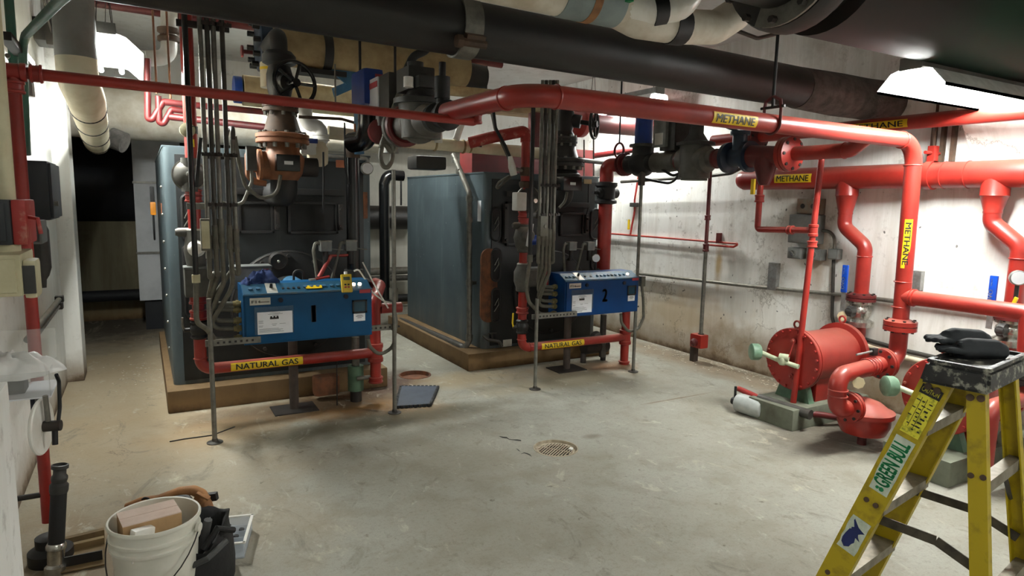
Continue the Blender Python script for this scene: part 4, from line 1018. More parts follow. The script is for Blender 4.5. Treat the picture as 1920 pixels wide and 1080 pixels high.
# ================================================================== rusty feed valves over the boilers
def el(px, py): d = P(px, py, Y=1.0)-CAM; return d.z
def gate_stack(n, Y, ax_px, f1_y, f2_y, body_y, wheel_c, Rw, waxis, mats, box_px):
    cx = P(ax_px, f2_y, Y=Y).x
    def z(py): return P(ax_px, py, Y=Y).z
    th = thing('flanged_feed_valve', ('rust orange' if n == 1 else 'grey brown')+' flanged feed valve with black box before the top of boiler '+('one' if n == 1 else 'two'), 'valve', (cx, Y, z(body_y)))
    body, cone, wheel_m = mats
    zf = z(f2_y); zb = z(body_y); z1 = z(f1_y)
    MB().lathe((cx, Y, zb), UZ, [(.10, 0), (.135, .05), (.15, (zf-zb)*.35), (.15, (zf-zb)*.55), (.115, (zf-zb)*.72), (.115, zf-zb-.03), (.13, zf-zb-.02)], 28).build('valve_body', body, th)
    b = MB().lathe((cx, Y, zf-.03), UZ, [(.18, 0), (.185, .005), (.185, .028), (.175, .03), (.175, .038), (.185, .04), (.185, .065), (.16, .075)], 36)
    b.use(1).bolts((cx, Y, zf-.06), UZ, .155, 12, .015, .115); f = b.build('body_flange', [body, 'galv'], th)
    MB().lathe((cx, Y, zf+.04), UZ, [(.15, 0), (.125, .03), (.085, (z1-zf)*.75), (.08, z1-zf-.04)], 28).build('reducer', cone, th)
    b = MB().lathe((cx-.01, Y, z1-.03), UZ, [(.12, 0), (.125, .004), (.125, .024), (.115, .026), (.115, .032), (.125, .034), (.125, .055), (.1, .06)], 32)
    b.use(1).bolts((cx-.01, Y, z1-.055), UZ, .105, 8, .013, .10); f = b.build('neck_flange', [cone, 'galv'], th)
    a, c = box_px; X0, X1, Z0, Z1 = rect_px(a, c, Y-.17)
    bx = MB().span((X0, Y-.20, Z0), (X1, Y-.08, Z1), .008).build('actuator_box', 'black_gloss', th)
    MB().span(((X0+X1)/2-.03, Y-.203, (Z0+Z1)/2-.012), ((X0+X1)/2+.03, Y-.199, (Z0+Z1)/2+.012)).build('name_plate', 'paper', bx)
    if n == 1:
        c = P(495, 310, Y=Y-.02)
        MB().lathe((cx-.1, Y, c.z), (-1, 0, 0), [(.1, 0), (.1, .05), (.115, .055), (.115, .075), (.05, .085), (.05, .13), (.03, .135)], 24).build('side_cover', 'rust', th)
        MB().tube([V((cx-.20, Y-.05, c.z+.10)), V((cx-.25, Y-.06, c.z+.08)), V((cx-.25, Y-.06, c.z-.08)), V((cx-.20, Y-.05, c.z-.12)), V((cx-.13, Y-.05, c.z-.13))], .022, 8, .04).build('yoke', 'rust', th)
        MB().cyl((cx+.12, Y, c.z), (cx+.24, Y, c.z), .07, seg=20).build('side_boss', 'iron', th)
    # elbow into the boiler
    yf = (B1 if n == 1 else B2)['yf']
    MB().tube([V((cx, Y, zb+.02)), V((cx, Y, zb-.10)), V((cx, yf+.02, zb-.10))], .095, 20, .09).build('outlet_elbow', 'darkiron', th)
    # gate valve above
    w = P(wheel_c[0], wheel_c[1], Y=Y-.18); g = thing('gate_valve', ('black gate valve with large spoked handwheel over boiler one' if n == 1 else 'black gate valve with small side handwheel over boiler two'), 'valve', (cx, Y, z1))
    top = .36 if n == 1 else .34
    MB().lathe((cx-.01, Y, z1+.03), UZ, [(.1, 0), (.095, .02), (.075, .05), (.09, .12), (.09, .2), (.075, .26), (.115, .28), (.115, top-.03), (.09, top)], 24).build('valve_body', 'darkiron', g)
    wa = V(waxis).normalized()
    c0 = V((cx-.01, Y, z1+.19))
    MB().tube([c0, c0.lerp(w, .55)], .06, 16).tube([c0.lerp(w, .5), w], .022, 10).build('bonnet', 'darkiron', g)
    wheel(MB(), w, wa, Rw, .014, 5, .03).build('handwheel', wheel_m, g)
    # riser pipe above
    ztop = ZC-.02
    pipe('feed_pipe', 'cream insulated pipe rising from the gate valve of boiler '+('one' if n == 1 else 'two'), 'pipe', [V((cx-.01, Y, z1+.03+top)), V((cx-.01, Y, z1+.50 if n == 1 else 2.56)), V((cx-.01, Y+.5, z1+.50 if n == 1 else 2.56))], .06 if n == 1 else .07, 'darkiron' if n == 1 else 'tanl', .1, 20)
gate_stack(1, 5.02, 530, 203, 262, 338, (553, 156), .15, (.25, -1, .1), ('rust', 'rustd', 'black_gloss'), ((517, 289), (562, 322)))
gate_stack(2, 5.12, 1058, 263, 306, 352, (1114, 233), .125, (.75, -1, .0), ('pewter', 'pewter', 'darkiron'), ((1054, 331), (1087, 358)))

# ================================================================== overhead mains across the room
def main_x(name, label, cat, Y, e0, e1, x0, x1, r, mat, seg=28, group=None):
    """pipe across the room at depth Y; e0, e1 = elevation tangents of the centre line at x0, x1"""
    return pipe(name, label, cat, [V((x0, Y, H+Y*e0)), V((x1, Y, H+Y*e1))], r, mat, 0, seg, group)
T = lambda deg: math.tan(math.radians(deg))
zB0, zB1 = H+3.13*T(16.0), H+3.13*T(14.75)
bm_ = pipe('steam_main', 'large black insulated pipe crossing the whole room behind the banded white pipe', 'pipe', [V((-.55, 3.13, zB0)), V((XR+.02, 3.13, zB1))], .137, 'black_ins', 0, 32)
MB().tube([V((4.05, 3.13, H+3.13*T(14.95))), V((4.5, 3.13, H+3.13*T(14.85))), V((4.8, 3.13, zB1+.006)), V((XR, 3.13, zB1+.004))], [.14, .152, .15, .16], 24).build('frayed_wrap', 'wool', bm_, 'frayed grey insulation at the wall end')
pc = P(888, 88, Y=3.0)
th = thing('pipe_clamp', 'broad rusty steel clamp strap round the black pipe', 'pipe clamp', (pc.x, 3.13, H+3.13*T(15.5)))
MB().lathe((pc.x-.05, 3.13, H+3.13*T(15.55)), UX, [(.139, 0), (.150, 0), (.150, .10), (.139, .10)], 32, caps=False).build('strap', 'galv', th)
z = H+3.13*T(15.5)
MB().box((pc.x, 2.99, z-.07), (.10, .05, .03), Euler((.5, 0, 0))).cyl((pc.x-.08, 2.985, z-.10), (pc.x+.06, 2.985, z-.10), .02, seg=8).cyl((pc.x-.10, 2.985, z-.10), (pc.x-.07, 2.985, z-.10), .032, seg=6).build('clamp_bolt', 'rustd', th)
MB().tube([(pc.x, 3.13, z+.14), (pc.x, 3.13, ZC)], .012, 8).build('hanger_rod', 'iron', th)

bx0 = P(1590, 60, Y=1.85).x; bxf = P(1530, 40, Y=1.85).x; yb_, zb_ = 2.0, 2.685
n_ = NT('vent'); ob = n_.geo.outputs['Position']
cc = n_.mix(n_.ramp(n_.noise(1.4, 4, .5, vec=ob), .42, .62), s2l(16, 20, 20), s2l(8, 46, 30))
cc = n_.mix(n_.ramp(n_.xyz()[0], 3.0, 3.6, 1, 0), cc, s2l(34, 29, 26)); MATS['vent'] = n_.done(cc, .7, 0, .3)
th = pipe('vent_main', 'huge dark green black pipe above the glaring light, thickest pipe of all', 'pipe', [V((bx0, yb_, zb_)), V((XR+.02, yb_, zb_))], .305, 'vent', 0, 40)
th2 = pipe('vent_pipe', 'dark pipe running left from the big flanged end of the green black pipe', 'pipe', [V((1.2, yb_, zb_+.02)), V((bx0, yb_, zb_))], .235, 'black_ins', 0, 36)
fb_ = MB().lathe((bxf-.05, yb_, zb_), UX, [(.24, 0), (.31, .01), (.322, .05), (.322, .12), (.305, .14)], 40); fb_.use(1).bolts((bxf-.07, yb_, zb_), (-1, 0, 0), .285, 12, .016, .03); fl = fb_.build('end_flange', ['black_ins', 'iron'], th)
q = P(1520, 52, Y=1.55)
MB().prism([V((bxf-.062, yb_+.31*math.cos(a), zb_+.31*math.sin(a))) for a in [math.radians(t) for t in range(228, 300, 8)]]+[V((bxf-.062, yb_+.2*math.cos(a), zb_+.2*math.sin(a))) for a in [math.radians(t) for t in range(292, 226, -8)]], (.012, 0, 0)).build('flange_plate', 'galv', fl, 'worn bare patch on the flange face')

# white insulated pipes at the top of the photo
yw, zw = 2.5, H+2.5*T(20.0)
def wx(px, py): return P(px, py, Y=yw).x
w1 = pipe('insulated_pipe', 'white insulated pipe with grey and orange bands below the ceiling', 'pipe', [V((.2, yw, zw+.02)), V((wx(1185, 55), yw, zw))], .102, 'whiteins', 0, 28)
x_ = lambda px: wx(px, 30)
mk('bandgrey', s2l(138,152,152), s2l(116,128,128), .6, scale=6)
MB().cyl((x_(1045), yw, zw+.004), (x_(1152), yw, zw+.003), .106, seg=28).build('grey_band', 'bandgrey', w1, 'grey metal band')
MB().cyl((x_(1092), yw, zw+.004), (x_(1106), yw, zw+.004), .109, seg=28).build('tape_band', 'leather', w1, 'orange brown tape band')
MB().span((x_(1144), yw-.13, zw-.02), (x_(1153), yw-.1, zw+.09)).build('green_tag', 'green', w1)
a = V((wx(1200, 55), yw, zw))
w2 = pipe('insulated_pipe', 'white insulated elbow rising right of the banded white pipe', 'pipe', [V((wx(1110, 30), yw, zw)), P(1212, 20, Y=2.47), P(1272, 8, Y=2.44), P(1312, -60, Y=2.40)], .085, 'whitepvc', .12, 24)
MB().cyl(P(1212, 20, Y=2.47), P(1236, 15, Y=2.459), .090, seg=20).build('black_wrap', 'black_rub', w2, 'black wrapped joint')
w3 = pipe('insulated_pipe', 'white insulated pipe bend ending beside the dark flange', 'pipe', [V((wx(1130, 30), yw, zw)), P(1195, 38, Y=2.5), P(1270, 50, Y=2.5), P(1340, 52, Y=2.5), P(1392, 18, Y=2.48), P(1405, -50, Y=2.45)], .082, 'whiteins', .12, 24)
MB().cyl(P(1252, 47, Y=2.5), P(1278, 50, Y=2.5), .089, seg=20).build('black_wrap', 'black_rub', w3, 'black wrapped joint')
pipe('grey_conduit', 'thin grey conduit curving under the ceiling left of the dark flange', 'conduit', [P(1375, 55, Y=2.9), P(1420, 72, Y=2.9), P(1470, 60, Y=2.9)], .012, 'galvd', .1)

# tan and cream mains behind
yy = 5.6; zy = H+yy*T(12.0)
xl = P(497, 85, Y=yy).x; xr = P(872, 130, Y=yy).x
th = pipe('insulated_main', 'large tan insulated pipe with bolted blue end flange above boiler one', 'pipe', [V((xl, yy, zy)), V((xr, yy, zy))], .145, 'tan', 0, 30)
MB().lathe((xl-.02, yy, zy), (-1, 0, 0), [(.16, -.06), (.205, -.05), (.205, .03), (.19, .04), (.01, .045)], 36).build('blind_flange', 'bluevalve', th, 'blue bolted blind flange')
MB().bolts((xl-.05, yy, zy), (-1, 0, 0), .17, 10, .022, .06).build('flange_bolts', 'darkiron', th)
b = MB().cyl((xl-.05, yy-.05, zy-.08), (xl-.17, yy-.05, zy-.08), .016, seg=8).cyl((xl-.17, yy-.05, zy-.08), (xl-.185, yy-.05, zy-.08), .045, seg=14); b.build('drain_handle', 'redd', th, 'small red handle')
MB().cyl((P(602, 90, Y=yy).x, yy, zy), (P(618, 90, Y=yy).x, yy, zy), .152, seg=30).build('saddle_band', 'darkiron', th, 'dark saddle band')
q = P(640, 150, Y=5.6)
th = thing('pipe_bracket', 'blue steel bracket under the tan pipe above boiler one', 'bracket', q)
b = MB(); b.span((P(560, 120, Y=5.6).x, 5.52, zy-.19), (P(645, 120, Y=5.6).x, 5.68, zy-.15)); b.build('beam', 'darkiron', th)
b = MB(); p0, p1 = P(690, 138, Y=5.6), P(632, 168, Y=5.6)
b.prism([p0, p0+V((0, 0, -.07)), p1+V((0, 0, -.05)), p1+V((-.02, 0, .02))], (0, .1, 0)); b.prism([P(610, 125, Y=5.55), P(690, 138, Y=5.55), P(650, 158, Y=5.55)], (0, .02, 0)); b.build('gusset', 'bluesteel', th)
zt_ = H+6.0*T(8.4)
th = pipe('insulated_main', 'tan insulated pipe behind the large handwheel, below the flanged one', 'pipe', [V((P(455, 165, Y=6).x, 6.0, zt_)), V((P(690, 195, Y=6).x, 6.0, zt_-.02)), V((2.5, 6.0, zt_-.05))], .125, 'tanl', 0, 26)
MB().cyl((P(452, 165, Y=6).x, 6.0, zt_), (P(438, 165, Y=6).x, 6.0, zt_), .11, seg=20).build('end_cap', 'bluebright', th, 'blue end cap')
c = P(505, 125, Y=5.5); MB().tube([c+V((0, 0, .04)), c-V((0, 0, .16))], .07, 20).build('capped_pipe', 'cream', None, 'short cream pipe end with yellow black tape under the blue flange', 'pipe')
MB().cyl(c-V((0, 0, .01)), c-V((0, 0, .03)), .0725, seg=20).build('warning_tape', 'label', None, 'thin yellow warning tape round the short cream pipe end', 'tape')
zbk = H+7.75*T(5.95)
th = pipe('breeching_duct', 'thick white insulated duct along the back above boiler one', 'duct', [V((-2.2, 7.75, zbk)), V((2.6, 7.75, zbk))], .255, 'whiteins', 0, 34)
pipe('breeching_duct', 'tan duct stub hanging from the white duct over the dark opening', 'duct', [P(208, 258, Y=7.5), P(234, 268, Y=7.45)], .10, 'wool', 0, 18)
# grey duct dropping at the upper left, turning back as a banded white pipe
p = P(142, 60, Y=4.6); pe = P(146, 150, Y=4.6); far = P(182, 268, Y=7.3)
mk('greyduct', s2l(150,150,148), s2l(124,122,118), .6, scale=4)
g = MB().tube([V((pe.x, 4.6, ZC)), V((pe.x, 4.6, pe.z+.12))], .105, 28).build('drop_duct', 'greyduct', None, 'grey vertical duct dropping from the ceiling left of the glaring light', 'duct')
h = MB().tube([V((pe.x, 4.6, pe.z+.12)), V((pe.x, 4.6, pe.z)), V((pe.x+.02, 4.82, pe.z-.07)), V((far.x, 7.3, far.z))], .104, 28, .12).build('insulated_pipe', 'cream', None, 'cream banded pipe running back from the grey vertical duct', 'pipe')
for k, t in enumerate((.14, .42, .72, .96)):
    a = V((pe.x+.02, 4.82, pe.z-.07)).lerp(V((far.x, 7.3, far.z)), t); MB().ring(a, V((far.x, 7.3, far.z))-V((pe.x, 4.82, pe.z-.07)), .105, .006, 28, 6).build('steel_band', 'iron', h)
# white drops and rusty fitting behind
pipe('insulated_pipe', 'white pipe with elbow hanging below the ceiling right of the left light', 'pipe', [P(317, -30, Y=6.2), P(317, 60, Y=6.2), P(317, 108, Y=6.2), P(275, 110, Y=6.2)], .062, 'whitepvc', .1, 20)
MB().lathe(P(317, 80, Y=6.2), UZ, [(.05, 0), (.085, .01), (.085, .04), (.06, .06), (.085, .08), (.085, .11), (.05, .12)], 18).build('pipe_coupling', 'rustd', None, 'rusty coupling on the white hanging pipe with elbow', 'fitting')
for px, lab, yb in ((290, 'left', 175), (316, 'right', 185)):
    a, c = P(px, 20, Y=5.9), P(px+4, yb, Y=5.9); pipe('hanger_rod', 'thin rust brown hanger rod above boiler one, %s of two' % lab, 'rod', [V((c.x, 5.9, a.z)), c], .008, 'rust', group='hanger rods over boiler one')
zr = H+6.3*T(13.45)
pipe('sprinkler_pipe', 'thin red pipe under the ceiling beside the large black pipe', 'pipe', [V((-.9, 6.3, zr)), V((3.4, 6.3, zr-.06))], .038, 'redd')
# red sprinkler bits above boiler one
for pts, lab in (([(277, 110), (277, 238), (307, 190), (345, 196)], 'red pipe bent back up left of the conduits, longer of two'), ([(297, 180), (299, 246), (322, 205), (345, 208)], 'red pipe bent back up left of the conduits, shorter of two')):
    pipe('sprinkler_pipe', lab, 'pipe', [P(x, y, Y=6.1) for x, y in pts], .025, 'redd', .02)  # darker red stands in for weaker light on these bends
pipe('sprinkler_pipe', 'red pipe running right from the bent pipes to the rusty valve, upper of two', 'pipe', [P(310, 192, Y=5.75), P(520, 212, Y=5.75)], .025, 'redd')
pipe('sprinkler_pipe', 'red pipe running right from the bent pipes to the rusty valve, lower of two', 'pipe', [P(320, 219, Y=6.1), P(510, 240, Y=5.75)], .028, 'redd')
# white plumbing right of the rusty valve
pw = pipe('plastic_pipe', 'white pipe elbows and drop right of the rusty valve of boiler one', 'pipe', [P(573, 200, Y=5.25), P(573, 236, Y=5.25), P(602, 233, Y=5.25), P(602, 268, Y=5.25)], .05, 'whitepvc', .06, 18)
collar(pw, P(602, 258, Y=5.25), UZ, .058, .05, 'whitepvc')
b = MB().lathe(P(596, 312, Y=5.25), UZ, [(.05, 0), (.075, .02), (.08, .05), (.08, .14), (.065, .16), (.06, .19)], 20); b.build('trap_body', 'cream', pw)
MB().box(P(578, 275, Y=5.2), (.12, .05, .12), None, .01).build('white_box', 'whitepvc', None, 'white box with blue band beside the white trap over boiler one', 'box')
MB().box(P(583, 264, Y=5.17), (.10, .012, .035)).build('blue_band', 'bluebright', pw)
ci = pipe('insulated_pipe', 'cream insulated pipe running from the white elbows to boiler two', 'pipe', [P(615, 248, Y=5.3), P(745, 264, Y=5.3), P(1020, 288, Y=5.3)], .052, 'cream', 0, 20)
for px, py in ((815, 270), (868, 275), (880, 274)): MB().ring(P(px, py, Y=5.3), UX, .053, .01, 20, 8).build('pipe_joint', 'tan', ci)
MB().prism([P(884, 267, Y=5.235), P(903, 269, Y=5.235), P(903, 276, Y=5.235), P(884, 274, Y=5.235)], (0, -.003, 0)).build('blue_label', 'navy', ci, 'small navy label')
pipe('plastic_pipe', 'short white slanting pipe above the cream insulated pipe', 'pipe', [P(868, 222, Y=5.25), P(855, 262, Y=5.25)], .03, 'whitepvc')
pipe('plastic_pipe', 'white upright stub on the cream insulated pipe', 'pipe', [P(822, 243, Y=5.25), P(822, 268, Y=5.25)], .035, 'whitepvc')
# grey pipe from the cream line down the left side of boiler two
gp = pipe('drain_pipe', 'grey jointed pipe bent down the left side of boiler two', 'pipe', [P(850, 290, X=2.74), P(880, 362, X=2.76), P(880, 640, X=2.76), P(868, 657, X=2.70)], .027, 'galv', .05, 16)
for px, py in ((853, 300), (861, 322), (880, 372), (880, 412), (880, 530), (880, 632)): p = P(px, py, X=2.76 if py > 340 else 2.745); MB().cyl(p-UZ*.025+UX*0, p+UZ*.025, .034, seg=16).build('pipe_joint', 'galv', gp)
MB().box(P(886, 530, X=2.80), (.06, .05, .03)).build('pipe_clip', 'galvd', gp)
pipe('floor_pipe', 'dark grey pipe lying along the foot of boiler two', 'pipe', [P(752, 602, X=2.70), P(866, 652, X=2.70), P(872, 664, X=2.72)], .045, 'galvd', .03, 16)
# black header elbow and pipe in front of boiler one
bp = pipe('black_pipe', 'black vertical pipe with rusty elbow before the right side of boiler one', 'pipe', [P(664, 560, Y=5.12), V((P(664, 560, Y=5.12).x, 5.12, P(660, 290, Y=5.12).z))], .052, 'black_gloss', 0, 20)
x_p = P(664, 560, Y=5.12).x
MB().tube([V((x_p, 5.12, P(660, 296, Y=5.12).z)), V((x_p, 5.12, P(660, 268, Y=5.12).z)), V((x_p+.12, 5.11, P(660, 262, Y=5.12).z))], .06, 18, .07).build('rusty_elbow', 'rustd', bp, 'rust brown elbow')
MB().cyl((x_p, 5.12, P(664, 505, Y=5.12).z), (x_p, 5.12, P(664, 524, Y=5.12).z), .075, seg=20).build('coupling', 'galvd', bp)
p = P(691, 230, Y=4.72)
bt = MB().tube([p+V((0, 0, .1)), p+V((0, 0, -.03)), p+V((-.0, .08, -.12)), p+V((-.06, .22, -.13))], .075, 22, .1).build('black_elbow', 'black_gloss', None, 'glossy black wrapped elbow over the right side of boiler one', 'pipe elbow')
pipe('white_wire', 'thin copper tube arched over the black elbow of boiler one', 'tube', [P(665, 232, Y=4.95), P(666, 258, Y=4.95), P(676, 270, Y=4.95), P(688, 268, Y=4.95)], .008, 'copper', .05)
pipe('black_cable', 'black cable hanging left of the white trap down the front of boiler one', 'cable', [P(606, 285, Y=5.1), P(607, 340, Y=5.1), P(606, 400, Y=5.12)], .008, 'black_rub')
pipe('black_cable', 'black cable hanging down beside the black vertical pipe of boiler one', 'cable', [P(646, 230, Y=5.0), P(647, 310, Y=5.0), P(653, 345, Y=5.05)], .007, 'black_rub', .1)
pipe('copper_tube', 'thin brown tube running along above the white elbows', 'tube', [P(560, 219, Y=5.2), P(640, 223, Y=5.2), P(668, 231, Y=5.2)], .012, 'rustd')
# ================================================================== methane header
Rz = P(1710, 268, X=4.55); ry = 2.56
hr = .052
z_r = H+ry*T(10.15); z_c = H+ry*T(10.6)
xc = P(985, 176, Y=ry).x
yback = P(838, 208, X=xc).y
rise_bot = P(1682, 612, X=4.55).z
hd = pipe('methane_pipe', 'red methane header with two yellow labels, crossing the room and turning down as riser', 'gas pipe',
          [V((xc, yback, z_c+.01)), V((xc, ry, z_c)), V((4.55, ry, z_r)), V((4.55, ry-.02, rise_bot))], hr, 'red', .16, 24, welds=[((xc, ry+.17, z_c), UY), ((xc+.16, ry, z_c), UX), ((4.39, ry, z_r), UX), ((4.55, ry, z_r-.16), UZ), ((4.55, ry-.01, P(1690, 528, X=4.55).z), UZ), ((4.55, ry-.01, P(1686, 575, X=4.55).z), UZ)], fseg=12)
a, b_ = P(1325, 212, Y=ry), P(1407, 222, Y=ry); tx = ((a.x+b_.x)/2-xc)/(4.55-xc)
hdir = V((4.55-xc, 0, z_r-z_c)).normalized()
pipe_label(hd, V(((a.x+b_.x)/2, ry, z_c+(z_r-z_c)*tx)), hdir, hr, (-.2, -1, -.25), b_.x-a.x, .062, 'METHANE')
a, b_ = P(1692, 411, Y=ry), P(1687, 502, Y=ry)
pipe_label(hd, V((4.55, ry-.008, (a.z+b_.z)/2)), (0, 0, -1), hr, (-1, -.62, 0), a.z-b_.z, .05, 'METHANE')
flange(hd, (4.55, ry-.02, rise_bot+.01), UZ, .105, .065, 'red', 8)
# ring hanger with rod
hx = P(1448, 215, Y=ry).x; hzz = z_c+(z_r-z_c)*(hx-xc)/(4.55-xc)
th = thing('pipe_hanger', 'red clevis hanger on a long rod carrying the methane header', 'pipe hanger', (hx, ry, hzz))
b = MB(); w = .016
pr = [(math.cos(t)*.056, math.sin(t)*.056) for t in [math.radians(a) for a in range(180, 361, 15)]]
b.tube([V((hx, ry+.056, hzz+.10))]+[V((hx, ry+y, hzz+z)) for y, z in pr[::-1]]+[V((hx, ry-.056, hzz+.10))], .009, 6)
b.tube([V((hx, ry-.056, hzz+.085)), V((hx, ry-.05, hzz+.125)), V((hx, ry, hzz+.15)), V((hx, ry+.05, hzz+.125)), V((hx, ry+.056, hzz+.085))], .010, 6)
b.build('clevis', 'redd', th)
MB().cyl((hx, ry-.08, hzz+.09), (hx, ry+.08, hzz+.09), .008, seg=8).build('cross_bolt', 'iron', th)
MB().cyl((hx, ry, hzz+.09), (hx, ry, ZC), .009, seg=8).build('rod', 'black_rub', th)
# small red pipe from the left post
lx, ly = -.42, 3.32
e0 = H+ly*T(8.2); e1 = H+ly*T(7.5); xe = P(893, 232, Y=ly).x
sm = pipe('small_methane_pipe', 'long thin red pipe from the floor by the bucket up to the methane header', 'gas pipe', [V((lx, ly, .18)), V((lx, ly, e0)), V((xe, ly, e1)), V((xe, ly, e1+.06)), V((xe-.0, ly+.02, z_c-.02))], .0235, 'red', .03, 16)
collar(sm, (lx, ly, e0), UX, .033, .09); collar(sm, (lx+.075, ly, e0), UX, .033, .045); collar(sm, (lx, ly, e0-.06), UZ, .033, .05); collar(sm, (xe, ly, e1+.02), UZ, .03, .06)
# white header end and blue-grey valve
def AX(px, py, X): return P(px, py, X=X)

# ================================================================== methane valve trains
def body_along(b, X, pts, r, seg=20): return b
def train(n, X, label, start, end, items):
    """pipe spools of a valve train in the plane X from start (near) to end (far)"""
    p, q = P(*start, X=X), P(*end, X=X)
    return p, q
X2 = 4.10
n0, n1 = P(1612, 272, X=X2), P(1150, 304, X=X2)
zt2 = (P(1490, 290, X=X2).z+P(1205, 305, X=X2).z)/2
def t2(px): return V((X2, P(px, 300, X=X2).y, zt2))
br = pipe('methane_branch', 'red branch from the methane header into the upper right valve train', 'gas pipe', [V((X2, ry+.02, P(1612, 268, X=X2).z+.06)), V((X2, ry+.16, zt2)), t2(1480)], .05, 'red', .08, 20, welds=[((X2, ry+.20, zt2), UY)])
flange(br, t2(1478), UY, .125, .07, 'red', 8)
tee = pipe('methane_tee', 'thick dark red reducing tee between the red flange and the blue valve', 'pipe fitting', [t2(1468), t2(1408)], [.06, .085], 'redd', 0, 22)
MB().lathe(t2(1436)-UZ*.02, -UZ, [(.08, 0), (.08, .07), (.05, .17), (.035, .2)], 20).build('reducer', 'redd', tee)
c = t2(1385)
th = thing('butterfly_valve', 'dark blue flanged valve at the near end of the upper right train', 'valve', c, 'dark blue valves of the methane trains')
MB().lathe(c-UY*.13, UY, [(.06, 0), (.12, .01), (.12, .045), (.075, .07), (.075, .19), (.12, .21), (.12, .245), (.06, .26)], 28).build('body', 'bluevalve', th)
MB().cyl(c, c+UZ*.17, .055, seg=18).cyl(c+UZ*.17, c+UZ*.2, .075, seg=18).build('bonnet', 'bluevalve', th)
MB().tube([c+UZ*.19, c+UZ*.23+V((-.1, .05, 0))], .012, 8).build('lever', 'bluevalve', th)
u = pipe('pipe_union', 'dark red union between the blue valve and the grey regulator', 'pipe fitting', [t2(1368), t2(1328)], .052, 'redd', 0, 18)
collar(u, t2(1350), UY, .072, .09, 'redd')
c = t2(1303)
th = thing('gas_regulator', 'large grey gas regulator body in the middle of the upper right train', 'gas regulator', c, 'gas regulators')
MB().lathe(c-UY*.24, UY, [(.05, 0), (.075, .02), (.075, .06), (.11, .09), (.11, .38), (.075, .41), (.075, .45), (.05, .47)], 22).build('body', 'greyact', th)
MB().cyl(c-UZ*.15, c+UZ*.12, .13, seg=24).cyl(c-UZ*.17, c-UZ*.14, .11, seg=24).build('diaphragm_case', 'greyact', th)
MB().lathe(c+UZ*.12, UZ, [(.16, 0), (.16, .025), (.1, .04), (.06, .1), (.06, .24), (.03, .25)], 22).build('spring_tower', 'pewter', th)
collar(th, t2(1270), UY, .075, .10, 'redd', 'red_coupling')
c = t2(1245)
th = thing('solenoid_valve', 'grey gas valve with upright dark actuator box and pale plate', 'valve', c)
MB().lathe(c-UY*.2, UY, [(.05, 0), (.085, .03), (.095, .15), (.095, .28), (.07, .38), (.05, .4)], 20).build('body', 'greyact', th)
X0 = X2-.10
MB().span((X2-.09, c.y-.22, zt2+.09), (X2+.09, c.y-.03, zt2+.45), .01).build('actuator_box', 'pewter', th)
MB().span((X2-.125, c.y-.14, zt2+.12), (X2-.09, c.y+.02, zt2+.42), .006).build('face_plate', 'greybox', th)
MB().span((X2-.128, c.y-.11, zt2+.14), (X2-.124, c.y-.01, zt2+.24)).build('window', 'plate', th)
c = t2(1205)
th = thing('shutoff_valve', 'dark valve with tall bright blue actuator in the upper right train', 'valve', c)
MB().lathe(c-UY*.2, UY, [(.05, 0), (.09, .02), (.09, .05), (.075, .1), (.12, .16), (.12, .26), (.075, .32), (.09, .36), (.09, .39), (.05, .41)], 22).cyl(c, c+UZ*.15, .1, seg=20).build('body', 'darkiron', th)
MB().cyl(c+UZ*.15, c+UZ*.175, .13, seg=20).build('bonnet_plate', 'galvd', th)
MB().cyl(c+UZ*.17, c+UZ*.46, .085, .08, seg=20).cyl(c+UZ*.46, c+UZ*.5, .1, seg=20).build('blue_actuator', 'bluebright', th)
# drop to the burner of boiler two
dx = P(1136, 430, Y=5.20).x
zd = P(1134, 560, Y=5.2).z
dp = pipe('methane_drop', 'red methane pipe bending down at the right side of boiler two', 'gas pipe', [t2(1182), V((X2, t2(1160).y, zt2)), V((dx, 5.22, zt2)), V((dx, 5.22, zd-.1))], .068, 'red', .12, 22)
collar(dp, t2(1172), UY, .10, .06, 'redd', 'flange')
c = V((dx, 5.22, P(1136, 362, Y=5.22).z))
th = thing('butterfly_valve', 'black wafer valve on the red drop beside boiler two', 'valve', c)
MB().lathe(c-UZ*.11, UZ, [(.07, 0), (.11, .01), (.11, .035), (.09, .05), (.09, .16), (.11, .18), (.11, .21), (.07, .22)], 24).build('body', 'black_rub', th)
MB().lathe(c, (-1, -.2, 0), [(.03, -.16), (.05, -.15), (.05, .1), (.03, .12), (.015, .12), (.015, .19)], 14).build('stem', 'black_rub', th)
pipe('hanger_ring', 'dark ring hanger over the red bend beside boiler two', 'pipe hanger', [V((X2, t2(1160).y+.0, zt2+.07+.09+.07*math.sin(a)-.02))+V((.0, .07*math.cos(a), 0)) for a in [2*PI*k/16 for k in range(17)]], .012, 'redd')
pipe('hanger_rod', 'thin black rod from the ring hanger of the boiler two bend to the ceiling', 'rod', [V((X2, t2(1160).y, zt2+.21)), V((X2, t2(1160).y, ZC))], .008, 'black_rub')
# conduit post head with cable loops
f2 = P(1187, 697, Z=0); ph = P(1207, 335, Y=f2.y)
th = thing('conduit_fitting', 'grey conduit fitting on top of the right post of panel two', 'conduit fitting', (f2.x, f2.y, ph.z-.03))
MB().box((f2.x, f2.y, ph.z), (.05, .05, .13), None, .012).build('body', 'galvd', th)
MB().cyl((f2.x, f2.y, ph.z+.05), (f2.x, f2.y, ph.z+.22), .018, seg=12).build('nipple', 'galvd', th)
MB().tube([V((f2.x+.02, f2.y, ph.z-.0)), V((f2.x+.12, f2.y-.05, ph.z-.02)), P(1260, 345, Y=4.5), P(1277, 320, Y=4.4), t2(1270)-UZ*.06], .012, 8, .12).build('cable_loop', 'black_rub', th)
f1 = P(740, 774, Z=0)
